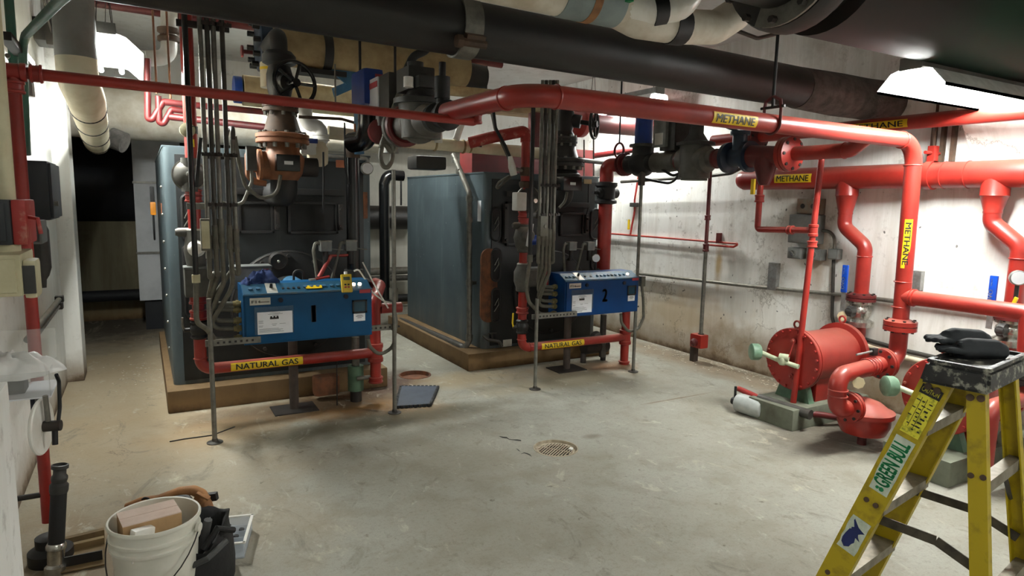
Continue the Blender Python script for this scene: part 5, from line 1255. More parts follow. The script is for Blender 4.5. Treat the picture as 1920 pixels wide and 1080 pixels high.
# electric lines along the right wall toward the train
pipe('grey_conduit', 'dark conduit behind the upper right valve train curving along the stained white wall', 'conduit', [P(1165, 341, X=5.0), P(1330, 330, X=5.0), P(1370, 325, X=5.0), P(1395, 312, X=5.0)], .018, 'galvd', .2)
pipe('black_cable', 'black cable hanging under the grey regulator of the upper right train', 'cable', [P(1242, 318, X=4.05), P(1262, 330, X=4.05), P(1290, 318, X=4.05)], .012, 'black_rub', .1)

# train 1, over the gap between the boilers
X1 = xc+.02; zt1 = z_c
def t1(px, dz=0.0): 
    q = P(px, 218, X=X1); return V((X1, q.y, zt1+dz))
c = t1(829)
th = thing('butterfly_valve', 'dark blue valve with black stem at the back end of the methane header', 'valve', c, 'dark blue valves of the methane trains')
MB().lathe(c-UY*.10, UY, [(.05, 0), (.085, .01), (.085, .04), (.06, .06), (.06, .14), (.085, .16), (.085, .19), (.05, .2)], 26).build('body', 'darkiron', th)
MB().cyl(c, c+UZ*.1, .035, seg=12).cyl(c+UZ*.1, c+UZ*.22, .045, seg=14).cyl(c+UZ*.22, c+UZ*.30, .02, seg=10).build('stem', 'black_rub', th)
pipe('methane_spool', 'dark red spool between the blue valve and grey regulator over the boiler gap', 'pipe fitting', [t1(822), t1(808)], .06, 'redd', 0, 18)
c = t1(790)
th = thing('gas_regulator', 'big dusty grey gas regulator over the gap between the boilers', 'gas regulator', c, 'gas regulators')
MB().lathe(c-UY*.22, UY, [(.05, 0), (.08, .02), (.08, .06), (.10, .09), (.10, .36), (.08, .4), (.05, .42)], 22).build('body', 'greyact', th)
MB().cyl(c-UZ*.10, c+UZ*.10, .12, .14, seg=26).build('bowl', 'greyact', th)
MB().lathe(c+UZ*.10, UZ, [(.17, 0), (.17, .03), (.1, .05), (.07, .1), (.07, .18)], 24).build('cover', 'pewter', th)
MB().box(c+V((-.02, .05, .25)), (.17, .22, .14), None, .015).cyl(c+V((-.02, .05, .30)), c+V((-.02, .05, .36)), .05, seg=16).box(c+V((-.02, -.10, .22)), (.10, .08, .07), None, .01).build('motor_box', 'pewter', th)
MB().cyl(c+V((-.12, -.1, .18)), c+V((-.12, -.1, .24)), .03, seg=12).build('white_cap', 'whitepvc', th)
c = t1(757)
th = thing('gas_valve', 'grey flanged gas valve before the dark box over the boiler gap', 'gas valve', c)
MB().lathe(c-UY*.3, UY, [(.06, 0), (.13, .01), (.13, .05), (.08, .08), (.09, .3), (.13, .33), (.13, .37), (.06, .39)], 24).build('body', 'greyact', th)
MB().ring(c-UY*.02, UY, .11, .025, 24, 8).build('red_gasket_ring', 'redd', th)
c = P(716, 190, X=X1)
th = thing('actuator_box', 'dark actuator box with white side plate over the right of boiler one', 'actuator', c)
MB().box(c+V((.06, 0, 0)), (.16, .42, .34), None, .01).build('box', 'pewter', th)
pz = MB().box(c+V((-.025, .1, 0)), (.012, .2, .34), None, .004).build('side_plate', 'paper', th); MB().box(c+V((-.033, .1, .12)), (.004, .19, .04)).build('red_strip', 'redplate', pz)
MB().cyl(c+V((.06, 0, -.17)), c+V((.06, 0, -.36)), .06, seg=16).build('valve_neck', 'steel', th)
c = P(688, 168, X=X1)
th = thing('valve_actuator', 'bright blue actuator on a steel bracket over the right of boiler one', 'actuator', c)
MB().box(c, (.15, .34, .26), None, .03).build('housing', 'bluebright', th); MB().box(c+V((.04, -.172, .02)), (.06, .005, .14)).build('red_panel', 'redplate', th)
MB().box(c+V((-.05, .05, -.3)), (.05, .10, .36), None, .005).build('bracket', 'bluesteel', th)
MB().lathe(P(700, 250, X=X1)-UY*.2, UY, [(.06, 0), (.09, .02), (.09, .06), (.07, .09), (.07, .5)], 20).build('methane_spool', 'redd', None, 'dark red flanged spool behind the glossy black elbow', 'pipe fitting')
# hanging cable loops between the boilers
yl = 4.35
for pts, lab in (([(757, 150), (730, 225), (716, 270), (712, 300), (724, 320), (736, 300), (735, 272), (722, 262), (713, 278)], 'grey cable hanging in a loop over the gap between the boilers, left strand'),
                 ([(762, 155), (750, 180), (745, 250), (742, 278), (735, 288), (722, 270), (714, 272)], 'grey cable hanging in a loop over the gap between the boilers, right strand')):
    pipe('hanging_cable', lab, 'cable', [P(x, y, Y=yl) for x, y in pts], .016, 'flex', .12)
q_ = P(806, 92, Y=4.7)
pipe('black_hose', 'black hose arched down from the ceiling over the boiler gap', 'hose', [V((q_.x, q_.y, ZC)), q_, P(775, 105, Y=4.7), P(764, 128, Y=4.7), P(758, 160, Y=4.7)], .03, 'black_rub', .12)
for px, lab in ((675, 'left'), (740, 'right')):
    a, c = P(px, 40, Y=5.0), P(px+1, 205 if px == 675 else 150, Y=5.0); pipe('hanger_rod', 'thin dark hanger rod before the tan pipe, %s of two' % lab, 'rod', [V((c.x, 5.0, min(a.z+.5, ZC))), c], .010, 'black_rub', group='hanger rods before the tan pipe')
pipe('hanger_rod', 'thin grey rod beside the blue bracket under the tan pipe', 'rod', [P(628, 120, Y=5.4), P(629, 195, Y=5.4)], .007, 'galv')
pipe('black_duct', 'black insulated pipe end in the shade over the boiler gap', 'pipe', [P(790, 125, Y=6.2), P(905, 150, Y=6.2)], .14, 'black_ins', 0, 24)
pipe('insulated_pipe', 'thin tan pipe seen over the back end of the methane header', 'pipe', [P(798, 165, Y=6.0), P(930, 178, Y=6.0)], .05, 'tanl', 0, 18)
td = MB().box(P(955, 205, Y=6.4), (1.2, .3, .1)).build('tan_duct', 'tanl', None, 'tan duct behind the corner of the methane header', 'duct')
q_ = P(955, 205, Y=6.4); MB().span((q_.x-.3, q_.y-.01, q_.z), (q_.x-.28, q_.y+.01, ZC)).build('hanger_strap', 'iron', td)
th = MB().span(P(885, 318, Y=6.2)-V((0, 0, .04)), P(1085, 285, Y=6.5)).build('red_sign_box', 'redd', None, 'dark red box lying on top of boiler two', 'box')
MB().box(P(800, 306, Y=6.15), (.32, .26, .13), None, .03).build('dark_fitting', 'darkiron', None, 'dark iron fitting behind the top left corner of boiler two', 'fitting')
# dark red flanged pipe behind the small handwheel
yr2 = 5.75
zr2 = P(1150, 235, Y=yr2).z
rp = pipe('methane_pipe', 'dark red pipe with bolted end behind the small handwheel of boiler two', 'gas pipe', [V((P(1085, 240, Y=yr2).x, yr2, zr2)), V((XR-.03, yr2, zr2))], .095, 'redd', 0, 22)
MB().lathe((P(1088, 240, Y=yr2).x, yr2, zr2), (-1, 0, 0), [(.15, -.04), (.155, -.03), (.155, .02), (.1, .04), (.01, .05)], 26).build('end_flange', 'red', rp)
b = MB().span(P(1000, 210, Y=5.9), P(1032, 300, Y=6.0)).build('red_board', 'redd', None, 'dark red panel behind the conduits of boiler two', 'panel')
pipe('sprinkler_pipe', 'dark red pipe slanting along the stained white wall behind the small handwheel', 'pipe', [P(1062, 300, X=5.0), P(1195, 280, X=5.0)], .035, 'redd')
for px in (1095, 1113):
    a, c = P(px, 262, Y=5.4), P(px, 330, Y=5.4); pipe('hanging_chain', 'thin hanging chain over the top of boiler two, %s of two' % ('left' if px == 1095 else 'right'), 'chain', [a, c], .008, 'galv', group='chains over boiler two')
pipe('grey_pipe', 'dark grey pipe stub at the top right corner of boiler two', 'pipe', [P(1088, 300, Y=5.3), P(1140, 306, Y=5.5)], .022, 'galvd')
pipe('white_cable', 'white looped cable at the top left front of boiler two', 'cable', [P(922, 213, Y=5.2), P(928, 242, Y=5.2), P(950, 288, Y=5.2), P(963, 325, Y=5.2), P(948, 340, Y=5.2), P(928, 357, Y=5.2), P(935, 342, Y=5.2), P(955, 330, Y=5.2)], .012, 'flex', .06)
pipe('sensor_tube', 'black tube with pale plug hanging above the top of boiler two', 'tube', [P(924, 200, Y=5.0), P(929, 240, Y=5.0), P(948, 275, Y=5.0), P(962, 310, Y=5.0)], .014, 'black_rub', .1)
p = P(960, 313, Y=4.98); MB().tube([p+V((-.02, 0, .09)), p, p+V((.02, 0, -.07))], [.018, .034, .03], 12).build('cable_plug', 'whitepvc', None, 'pale cable plug at the top front of boiler two', 'plug')

# ================================================================== right wall main and drops
MX = 5.0; mr = .092
mz = (P(1450, 335, X=MX).z+P(1900, 327, X=MX).z)/2; my0 = P(1402, 335, X=MX).y
mm = pipe('methane_main', 'thick red methane main with yellow label and two drops along the stained wall', 'gas pipe', [V((MX, my0, mz)), V((MX, .2, mz))], mr, 'red', 0, 28, welds=[((MX, P(px, 320, X=MX).y, mz), UY) for px in (1773, 1818)])
MB().lathe((MX, my0, mz), UY, [(mr, -.01), (mr*1.02, .03), (mr*.8, .08), (.02, .11)], 28).build('end_cap', 'red', mm)
a, b_ = P(1452, 336, X=MX-.09), P(1521, 336, X=MX-.09)
pipe_label(mm, V((MX, (a.y+b_.y)/2, mz+.0)), (0, -1, 0), mr, (-1, -.1, .0), a.y-b_.y, .075, 'METHANE')
hy = P(1748, 300, X=MX).y
th = thing('pipe_hanger', 'red clevis hanger on the wall main right of the riser', 'pipe hanger', (MX, hy, mz))
MB().lathe((MX, hy-.025, mz), UY, [(mr+.002, 0), (mr+.012, 0), (mr+.012, .05), (mr+.002, .05)], 28, caps=False).build('strap', 'red', th)
MB().box((MX, hy, mz+.15), (.06, .05, .12), None, .004).cyl((MX-.1, hy, mz+.16), (MX+.08, hy, mz+.16), .012, seg=8).build('clevis', 'red', th)
MB().cyl((MX, hy, mz+.18), (MX, hy, ZC), .01, seg=8).build('rod', 'rustd', th)
def drop(n, px_top, pxy_red, pxy_s, px_low, py_fl, py_fl2, label):
    yt = P(px_top, 340, X=MX).y; zl = P(*pxy_red, X=MX).z; zs = P(*pxy_s, X=MX).z
    yl = P(px_low, py_fl, X=MX).y; zf = P(px_low, py_fl, X=MX).z
    o = MB().lathe((MX, yt, mz), -UZ, [(.085, 0), (.085, .14), (.087, .145), (.082, .15), (.055, mz-zl-.01), (.058, mz-zl), (.055, mz-zl+.01)], 26).build('methane_drop', 'red', None, label, 'gas pipe')
    MB().tube([V((MX, yt, zl)), V((MX, yt, zs+.05)), V((MX, yl, zs-.10)), V((MX, yl, zf))], .054, 22, .09, 8).build('offset_bend', 'red', o)
    MB().ring((MX, yl, zs-.18), UZ, .055, .005, 24, 6).build('weld_bead', 'redw', o)
    f = flange(o, (MX, yl, zf), UZ, .11, .05, 'redd', 8)
    zf2 = P(px_low-4, py_fl2, X=MX).z
    th = thing('ball_valve', 'steel flanged ball valve with blue handle, %s' % ('tagged, on the drop behind the near red tank' if n == 1 else 'behind the black gloves on the ladder'), 'valve', (MX, yl, zf2), 'steel ball valves with blue handles')
    zm = (zf+zf2)/2; hh = (zf-zf2)/2
    MB().lathe((MX, yl, zf2), UZ, [(.11, -.02), (.11, .02), (.07, .04), (.085, hh*.8), (.09, hh), (.085, hh*1.2), (.07, hh*2-.06), (.10, hh*2-.045), (.10, hh*2-.025)], 26).build('body', 'chrome', th)
    MB().cyl((MX-.05, yl, zm), (MX-.15, yl, zm), .03, seg=14).cyl((MX-.11, yl-.02, zm), (MX-.11, yl+.02, zm), .045, seg=12).build('stem_boss', 'pewter', th)
    xh = MX-.135
    hp = [P(1580, 585, X=xh), P(1580, 548, X=xh), P(1586, 497, X=xh)] if n == 1 else [P(1856, 618, X=xh), P(1855, 575, X=xh), P(1864, 517, X=xh)]
    yh = sum(p.y for p in hp)/3
    for p in hp: p.y = yh+.012*(1 if p is hp[0] else 0)
    b = MB(); b.prism([V((xh, yh-.018, zm)), V((xh, yh+.018, zm)), V((xh, yh+.018, hp[1].z)), V((xh, yh-.018, hp[1].z))], (.006, 0, 0)); h = b.build('handle', 'steel', th)
    L = hp[2].z-hp[1].z
    MB().box((xh+.002, yh, (hp[1].z+hp[2].z)/2), (.016, .048, L), None, .006).build('handle_grip', 'handleblue', h, 'blue grip with white letters')
    b = MB(); letters(b, 'DVO', V((xh-.0065, yh+.008, hp[1].z+L*.34)), UZ, UY, L*.42, .026, .03); letters(b, 'VALVE', V((xh-.0065, yh+.008, hp[1].z+L*.78)), UZ, UY, L*.24, .010); 
    b.build('handle_lettering', 'paper', h, smooth=False)
    if n == 1:
        c = P(1579, 593, X=xh-.01); MB().lathe(c, (-1, -.15, .1), [(.04, 0), (.04, .003)], 8).build('tag', 'tagcream', th, 'cream octagonal tag')
    # tail to the tank
    tz = TZ; ty = TY[n-1]
    p = pipe('tank_inlet', 'red pipe from the %s ball valve bending into the back of the red tank' % ('tagged' if n == 1 else 'hidden'), 'gas pipe', [V((MX, yl, zf2-.02)), V((MX, yl, tz)), V((TX1+.06, yl, tz))], .058, 'red', .07, 20)
    return yl
TX0, TX1 = 4.22, 4.80; TZ = .47; TY = [3.16, 2.28]
y1 = drop(1, 1590, (1588, 400), (1600, 437), 1614, 558, 606, 'red drop with reducer and offset bend from the main, left of the riser')
y2 = drop(2, 1868, (1867, 398), (1880, 432), 1898, 592, 642, 'red drop with reducer and offset bend from the main, right of the riser')
TY = [y1, y2]
# pressure gauge at the far right
c = P(1909, 521, X=4.6); th = thing('pressure_gauge', 'round white gauge on the red pipe beside the stepladder top', 'gauge', c)
MB().lathe(c, (-.8, -.6, 0), [(.02, -.02), (.046, -.015), (.046, .012), (.040, .016)], 24).build('case', 'steel', th); MB().lathe(c, (-.8, -.6, 0), [(.039, .013), (.039, .0175)], 24).build('dial', 'paper', th)
MB().cyl(c-UZ*.04, c-UZ*.2, .012).build('stem', 'darkiron', th); MB().box(c-UZ*.16+V((-.02, -.0, 0)), (.016, .02, .09), Euler((.3, 0, 0)), .004).build('cock_handle', 'label', th)

# ------------------------------------------------------------------ red tanks (flame arresters)
def tank(n, y, label):
    th = thing('flame_arrester', label, 'gas tank', (TX0, y, .15), 'red flanged tanks by the stained white wall')
    MB().cyl((TX0+.02, y, TZ), (TX1-.02, y, TZ), .195, seg=40).build('shell', 'red', th)
    f = MB().lathe((TX0, y, TZ), UX, [(.001, -.012), (.23, -.012), (.235, -.008), (.235, .012), (.225, .014), (.225, .018), (.235, .02), (.235, .04), (.2, .05)], 44, caps=False).build('front_flange', 'red', th)
    MB().bolts((TX0-.012, y, TZ), (-1, 0, 0), .213, 20, .0105, .016, off=.5).build('bolts', 'redw', f)
    for dz in (.14, -.13): MB().lathe((TX0-.012, y-.01, TZ+dz), (-1, 0, 0), [(.022, 0), (.022, .015), (.012, .018), (.012, .03)], 12).build('plug', 'redw', f)
    r_ = MB().lathe((TX1-.04, y, TZ), UX, [(.195, 0), (.235, .005), (.235, .045), (.2, .06), (.12, .12), (.07, .16), (.07, .2)], 44).build('rear_flange', 'red', th)
    MB().lathe((TX1+.10, y, TZ), UX, [(.10, 0), (.11, .01), (.11, .035), (.1, .04), (.1, .05), (.11, .06), (.11, .085), (.06, .09)], 28).build('outlet_flange', 'redd', th)
    for x in (TX0+.02, TX1-.015): MB().ring((x, y, TZ+.262), UX, .026, .008, 18, 8).build('lifting_eye', 'red', th)
    MB().span((TX0+.12, y-.13, .155), (TX0+.40, y+.13, TZ-.13), .004).build('saddle', 'red' , th)
    MB().prism([(TX0+.02, y+.15, .155), (TX0+.02, y-.15, .155), (TX0+.02, y-.1, TZ-.17), (TX0+.02, y+.1, TZ-.17)], (.06, 0, 0)).build('front_saddle', 'greenpaint', th, 'green painted front foot')
    MB().box((TX0+.05, y, TZ+.194), (.05, .03, .004)).build('yellow_sticker', 'label', th)
    b = MB().span((TX0-.22, y-.2, 0), (TX1+.1, y+.2, .155), .012).build('tank_plinth', 'greenpad', None, 'grey green concrete block under the %s red tank' % ('near' if n == 2 else 'far'), 'plinth', 'blocks under the red tanks')
    # mint drip cock and round gauge body
    d = thing('drip_gauge', 'mint green round drip gauge before the %s' % ('wholly visible red tank' if n == 1 else 'red tank half hidden by the ladder'), 'gauge', (TX0-.2, y+.1, TZ), 'mint drip gauges')
    zc_ = TZ+.015; yy_ = y+.20
    MB().lathe((TX0-.13, yy_+.05, zc_), (-.75, .45, 0), [(.02, -.05), (.055, -.045), (.065, -.03), (.065, .02), (.055, .028), (.01, .03)], 26).build('gauge_drum', 'mint', d)
    MB().tube([(TX0-.10, yy_+.01, zc_), (TX0-.08, y+.06, zc_-.03), (TX0-.05, y-.09, zc_-.05)], .018, 12).build('tube', 'minttube', d)
    MB().lathe((TX0-.075, y+.03, zc_-.06), UZ, [(.022, 0), (.034, .015), (.034, .06), (.022, .075)], 14).cyl((TX0-.09, y+.05, zc_+.0), (TX0-.06, y-.01, zc_+.0), .028, seg=12).build('cock', 'minttube', d)
    MB().cyl((TX0-.075, y-.02, zc_+.01), (TX0-.03, y-.02, TZ+.14), .004, seg=6).build('wire', 'redw', d)
    return th
mk('greenpad', s2l(110,114,98), s2l(84,84,70), .8, scale=6)
tank(1, TY[0], 'red bolted tank with two lifting eyes, wholly in view beside the riser')
tank(2, TY[1], 'red bolted tank partly hidden behind the yellow ladder')
# riser foot: flange, spool, trap
rx, ryy = 4.55, ry-.02; zspool = P(1650, 678, Y=ry).z
xa = P(1575, 692, Y=ry-.05).x; zl = P(1590, 765, Y=ry-.05).z
rl = pipe('methane_pipe', 'red pipe from the riser through spool and elbows to the drip trap', 'gas pipe', [V((rx, ryy, rise_bot-.02)), V((rx, ryy, zspool)), V((xa, ryy-.02, zspool-.03)), V((xa, ryy-.03, max(zl, .1))), V((xa+.16, ryy-.02, max(zl, .1)))], .056, 'red', .085, 22,
          welds=[((xa, ryy-.03, zspool-.12), UZ), ((xa, ryy-.03, max(zl, .1)+.10), UZ)], fseg=9)
flange(rl, (rx-.17, ryy, zspool-.008), UX, .105, .05, 'red', 8)
for k in range(4): MB().ring((rx-.27-.03*k, ryy-.008, zspool-.013), UX, .057, .006, 22, 6).build('weld_bead', 'redw', rl)
flange(rl, (xa+.15, ryy-.02, max(zl, .1)), UX, .1, .05, 'red', 8)
ct = V((xa+.36, ryy-.0, 0)); ztp = P(1630, 722, Y=ryy).z
tr = MB().lathe((ct.x, ct.y, .06), UZ, [(.05, 0), (.14, .03), (.165, .09), (.165, .15), (.185, .155), (.185, .185), (.165, .19), (.1, .24), (.02, .27)], 32).build('drip_trap', 'red', None, 'red drum shaped drip trap on the floor between the red tanks', 'drip trap')
MB().cyl((ct.x, ct.y, 0), (ct.x, ct.y, .07), .03, seg=12).build('foot', 'redd', tr)
MB().cyl((xa+.12, ryy-.02, max(zl, .1)), (ct.x-.1, ct.y, max(zl, .1)+.03), .05, seg=18).build('inlet', 'redd', tr)
c = V((xa+.14, ryy-.075, zspool-.08)); MB().lathe(c, (-.6, -.8, 0), [(.04, 0), (.04, .003)], 8).build('valve_tag', 'tagcream', None, 'cream octagonal tag hanging on the red spool of the riser', 'tag')
cb = pipe('small_valve', 'small dark lever cock over the red spool between the tanks', 'valve', [V((rx-.44, ryy+.02, zspool+.075)), V((rx-.30, ryy, zspool+.09))], .008, 'steel')
MB().box((rx-.28, ryy, zspool+.085), (.05, .03, .05), None, .005).build('valve_body', 'darkiron', cb)
# thin red balance pipe in front of the first tank
vx, vy = 4.10, P(1494, 790, Z=0).y
vx = P(1494, 790, Z=0).x-.06; vy = vy+.0
zt = P(1538, 306, Y=vy).z
vx2 = P(1520, 450, Y=vy).x
tv = pipe('red_standpipe', 'thin red upright pipe before the far red tank, floor to branch', 'gas pipe', [V((vx, vy, .12)), V((P(1540, 306, Y=vy).x, vy, zt2))], .022, 'red', 0, 16)
zz = P(1520, 432, Y=vy).z; xx = vx+(P(1540, 306, Y=vy).x-vx)*(zz-.12)/(zt2-.12)
collar(tv, (xx, vy, zz), UZ, .031, .09); collar(tv, (xx, vy, zz-.10), UZ, .033, .05)
MB().cyl((vx, vy, 0), (vx, vy, .05), .012, seg=8).build('foot_rod', 'iron', tv)
ln = pipe('red_pipe_leg', 'red pipe leg dropping from the tee and running to the thin standpipe', 'gas pipe', [V((xx, vy, zz)), P(1420, 430, Y=vy+.55), V((P(1420, 430, Y=vy+.55).x, vy+.55, P(1418, 345, Y=vy+.55).z))], .024, 'red', .03, 16)
pz = P(1420, 430, Y=vy+.55); collar(ln, pz.lerp(V((xx, vy, zz)), .62), V((xx, vy, zz))-pz, .031, .05); collar(ln, (pz.x, vy+.55, P(1418, 372, Y=vy+.55).z), UZ, .034, .06)
p = P(1412, 350, Y=vy+.5); MB().box(p, (.02, .03, .12)).build('yellow_valve_grip', 'label', None, 'yellow lever grip under the thick red tee', 'valve handle')
# pipe along the plinth with grey canister
ca = P(1392, 742, Z=.12); cz = P(1440, 765, Z=.10)
gs = pipe('red_floor_pipe', 'low red pipe ahead of the far tank plinth joined to the grey sleeve', 'gas pipe', [P(1383, 728, Z=.17), P(1428, 748, Z=.14)], .022, 'redw', 0, 14)
sl = MB().tube([P(1424, 747, Z=.14), P(1432, 750, Z=.14), P(1520, 778, Z=.13)], .036, 16).build('grey_sleeve', 'galvd', None, 'grey sleeve pipe lying along the plinth of the far red tank', 'pipe')
MB().tube([P(1496, 773, Z=.10), P(1540, 778, Z=.09), P(1590, 786, Z=.05)], .024, 12).build('red_low_pipe', 'redd', None, 'dark low pipe from the standpipe foot toward the drip trap', 'pipe')
a, c = P(1388, 755, Z=.075), P(1432, 768, Z=.075); d = (c-a).normalized()
th = thing('filter_canister', 'pale grey canister lying on the floor left of the far red tank', 'canister', ((a+c)/2-UZ*.075))
MB().lathe(a, d, [(.05, -.03), (.068, -.02), (.072, 0), (.075, .02), (.075, .18), (.065, .2), (.03, .21)], 24).build('can', 'cylgrey', th)
MB().cyl(a-d*.03, a-d*.07, .03, seg=12).cyl(a-d*.05, a-d*.05+UZ*.12, .01, seg=8).build('head', 'black_rub', th)
# branch from riser toward the viewer
zb_ = P(1710, 558, X=4.55).z
yb2 = P(1912, 580, X=4.55).y
bb = pipe('methane_pipe', 'red methane pipe from the riser toward the right photo edge', 'gas pipe', [V((4.55, ry, zb_)), V((4.55, yb2, zb_)), V((4.55, yb2-.05, zb_)), V((4.55, yb2-.08, .50)), V((P(1858, 745, Y=yb2-.08).x, yb2-.08, .49)), V((P(1858, 745, Y=yb2-.08).x, yb2-.08, .12))], .05, 'red', .08, 20)
collar(bb, (4.55, ry-.09, zb_), UY, .054, .03, 'red', 'weld_collar')
flange(bb, (4.55, yb2-.08, .62), UZ, .1, .06, 'darkiron', 8)
# second methane header overhead at the right
u0, u1 = P(1640, 238, X=4.8), P(1915, 206, X=4.8)
zu = (u0.z+u1.z)/2
up = pipe('methane_pipe', 'red methane pipe with yellow label under the right fluorescent light', 'gas pipe', [V((4.8, 4.6, zu)), V((4.8, .4, zu))], .052, 'red', 0, 20)
a, b_ = P(1590, 240, X=4.76), P(1655, 234, X=4.76); pipe_label(up, V((4.8, (a.y+b_.y)/2-.09, zu)), (0, -1, 0), .052, (-1, -.2, -.2), .46, .06, 'METHANE')
fy = P(1418, 268, X=4.8).y; flange(up, (4.8, min(fy, 4.4), zu), UY, .12, .07, 'redd', 8)
for k, px in enumerate((1770, 1752, 1790)):
    p = P(px, 250, X=XR-.03); MB().span((p.x-.02, p.y-.012, mz+.1), (p.x+.02, p.y+.012, 2.25)).build('wall_conduit', 'rustd', None, 'rusty upright conduit behind the wall main hanger, %s' % ['middle', 'left', 'right'][k], 'conduit', 'rusty conduits behind the wall main')

# ================================================================== things on the right wall
WX = XR-.03
def wbox(name, label, cat, a, c, depth, mat, extra=None):
    p, q = P(a[0], a[1], X=WX), P(c[0], c[1], X=WX)
    ya, yc = sorted((p.y, q.y)); za, zc = sorted((p.z, q.z))
    th = thing(name, label, cat, (XR, (ya+yc)/2, za))
    MB().span((XR-depth, ya, za), (XR, yc, zc), .008).build('case', mat, th)
    MB().span((XR-depth-.006, ya+.008, za+.008), (XR-depth+.001, yc-.008, zc-.008), .002).build('cover', mat, th)
    if extra == 'knob':
        c = V((XR-depth-.006, (ya+yc)/2, (za+zc)/2)); MB().cyl(c, c-UX*.02, .026, seg=14).box(c-UX*.026+V((0, 0, 0)), (.014, .05, .012), Euler((.7, 0, 0))).build('knob', 'chrome', th)
    if extra == 'holes':
        for dy in (-.05, .05): MB().cyl((XR-depth-.008, (ya+yc)/2+dy, (za+zc)/2), (XR-depth+.004, (ya+yc)/2+dy, (za+zc)/2), .022, seg=12).build('knockout', 'iron', th)
    return th
mk('greyrust', s2l(110,104,92), s2l(112,78,48), .6, scale=14)
wbox('switch_box', 'rusty box with round knockouts at the top of the wall box stack', 'electrical box', (1502, 372), (1543, 402), .08, 'greyrust', 'holes')
wbox('control_box', 'large plain grey box in the middle of the wall box stack', 'electrical box', (1490, 402), (1540, 458), .10, 'greybox')
wbox('switch_box', 'small grey switch box at the bottom left of the wall box stack', 'electrical box', (1484, 463), (1507, 486), .08, 'greybox', 'knob')
wbox('switch_box', 'small grey switch box at the bottom right of the wall box stack', 'electrical box', (1520, 466), (1545, 489), .08, 'greybox', 'knob')
wbox('toggle_box', 'narrow grey toggle box on the conduit right of the wall box stack', 'electrical box', (1558, 466), (1575, 487), .07, 'greybox')
pipe('wall_conduit', 'grey conduit bent from the large wall box down to the toggle box', 'conduit', [P(1540, 432, X=WX), P(1556, 434, X=WX), P(1565, 445, X=WX), P(1565, 466, X=WX)], .014, 'galv', .1)
pipe('wall_conduit', 'grey conduit from the toggle box down behind the tagged valve', 'conduit', [P(1563, 487, X=WX), P(1560, 595, X=WX), P(1568, 622, X=WX), P(1585, 634, X=WX)], .014, 'galvd', .12)
wh = pipe('wall_pipe', 'long pale grey pipe running level along the stained white wall', 'pipe', [P(1196, 513, X=WX), P(1400, 536, X=WX), P(1590, 554, X=WX), P(1905, 592, X=WX)], .017, 'galv', 0, 14)
wl = pipe('wall_pipe', 'thin red pipe level along the stained white wall behind the panel two post', 'pipe', [P(1143, 438, X=WX), P(1360, 455, X=WX), P(1387, 457, X=WX), P(1375, 463, X=WX), P(1324, 459, X=4.98)], .011, 'red', .01, 10)
MB().span(P(1343, 437, X=XR-.08), P(1353, 456, X=XR)).build('wall_clip', 'redd', None, 'small red bracket plate on the stained white wall above the thin red pipe', 'bracket')
for a, c, lab in (((1444, 492), (1456, 545), 'left of the far tank'), ((1712, 507), (1727, 545), 'right of the riser')):
    p, q = P(*a, X=WX), P(*c, X=WX); MB().span((XR-.05, min(p.y, q.y), q.z), (XR, max(p.y, q.y), p.z), .003).build('wall_channel', 'steel', None, 'short grey channel bracket on the stained white wall, '+lab, 'bracket')
for a, c, lab in (((1450, 540), (1454, 548), 'small rusty clamp'),): pass
pipe('wall_pipe', 'low cream pipe along the stained white wall behind the red tanks, upper of two', 'pipe', [P(1610, 633, X=WX), P(1690, 656, X=WX), P(1760, 672, X=WX)], .018, 'galvd')
pipe('wall_pipe', 'low cream pipe along the stained white wall behind the red tanks, lower of two', 'pipe', [P(1600, 640, X=WX), P(1690, 668, X=WX), P(1750, 682, X=WX)], .022, 'cream')
# standpipe with red switch by the wall
sx = 4.92; sp = P(1318, 560, X=sx)
zs0, zs1, zsm = P(1317, 628, X=sx).z, P(1330, 300, X=sx).z, P(1322, 468, X=sx).z
st = pipe('standpipe', 'upright pipe by the stained white wall, red above and grey below', 'pipe', [V((sx, sp.y, zs0)), V((sx, sp.y, zsm))], .020, 'galv', 0, 14)
MB().cyl((sx, sp.y, zsm), (sx, sp.y, zs1), .019, seg=14).build('upper_pipe', 'redd', st, 'dark red upper length')
collar(st, (sx, sp.y, zsm+.02), UZ, .028, .08, 'redd'); collar(st, (sx, sp.y, P(1325, 408, X=sx).z), UZ, .028, .05, 'redd')
th = thing('flow_switch', 'small red switch box on a rusty stub post at the wall foot', 'switch', (sx, sp.y, 0))
zc_ = P(1312, 639, X=sx).z
MB().box((sx, sp.y+.02, zc_), (.11, .15, .14), None, .015).build('housing', 'red', th)
MB().lathe((sx-.055, sp.y+.02, zc_-.01), (-1, 0, 0), [(.04, 0), (.04, .03), (.02, .05)], 14).build('hub', 'redd', th)
MB().span((sx-.03, sp.y+.05, 0), (sx+.03, sp.y+.11, zc_-.06), .004).build('stub_post', 'rustpost', th)
MB().cyl((sx, sp.y, zc_+.06), (sx, sp.y, zs0+.01), .03, seg=14).build('bushing', 'galvd', th)
# small red vertical valve on the far right wall
p = P(1190, 395, X=WX); q = P(1182, 440, X=WX); r0 = P(1197, 330, X=WX)
sv = pipe('small_valve', 'thin pink red pipe with small valve on the bright stained white wall', 'valve', [r0, P(1190, 375, X=WX), p, q], .012, 'redw')
MB().box(P(1189, 384, X=WX), (.06, .1, .05), None, .01).build('valve_body', 'pewter', sv); MB().box(P(1179, 421, X=WX), (.02, .02, .12)).build('yellow_grip', 'label', sv)
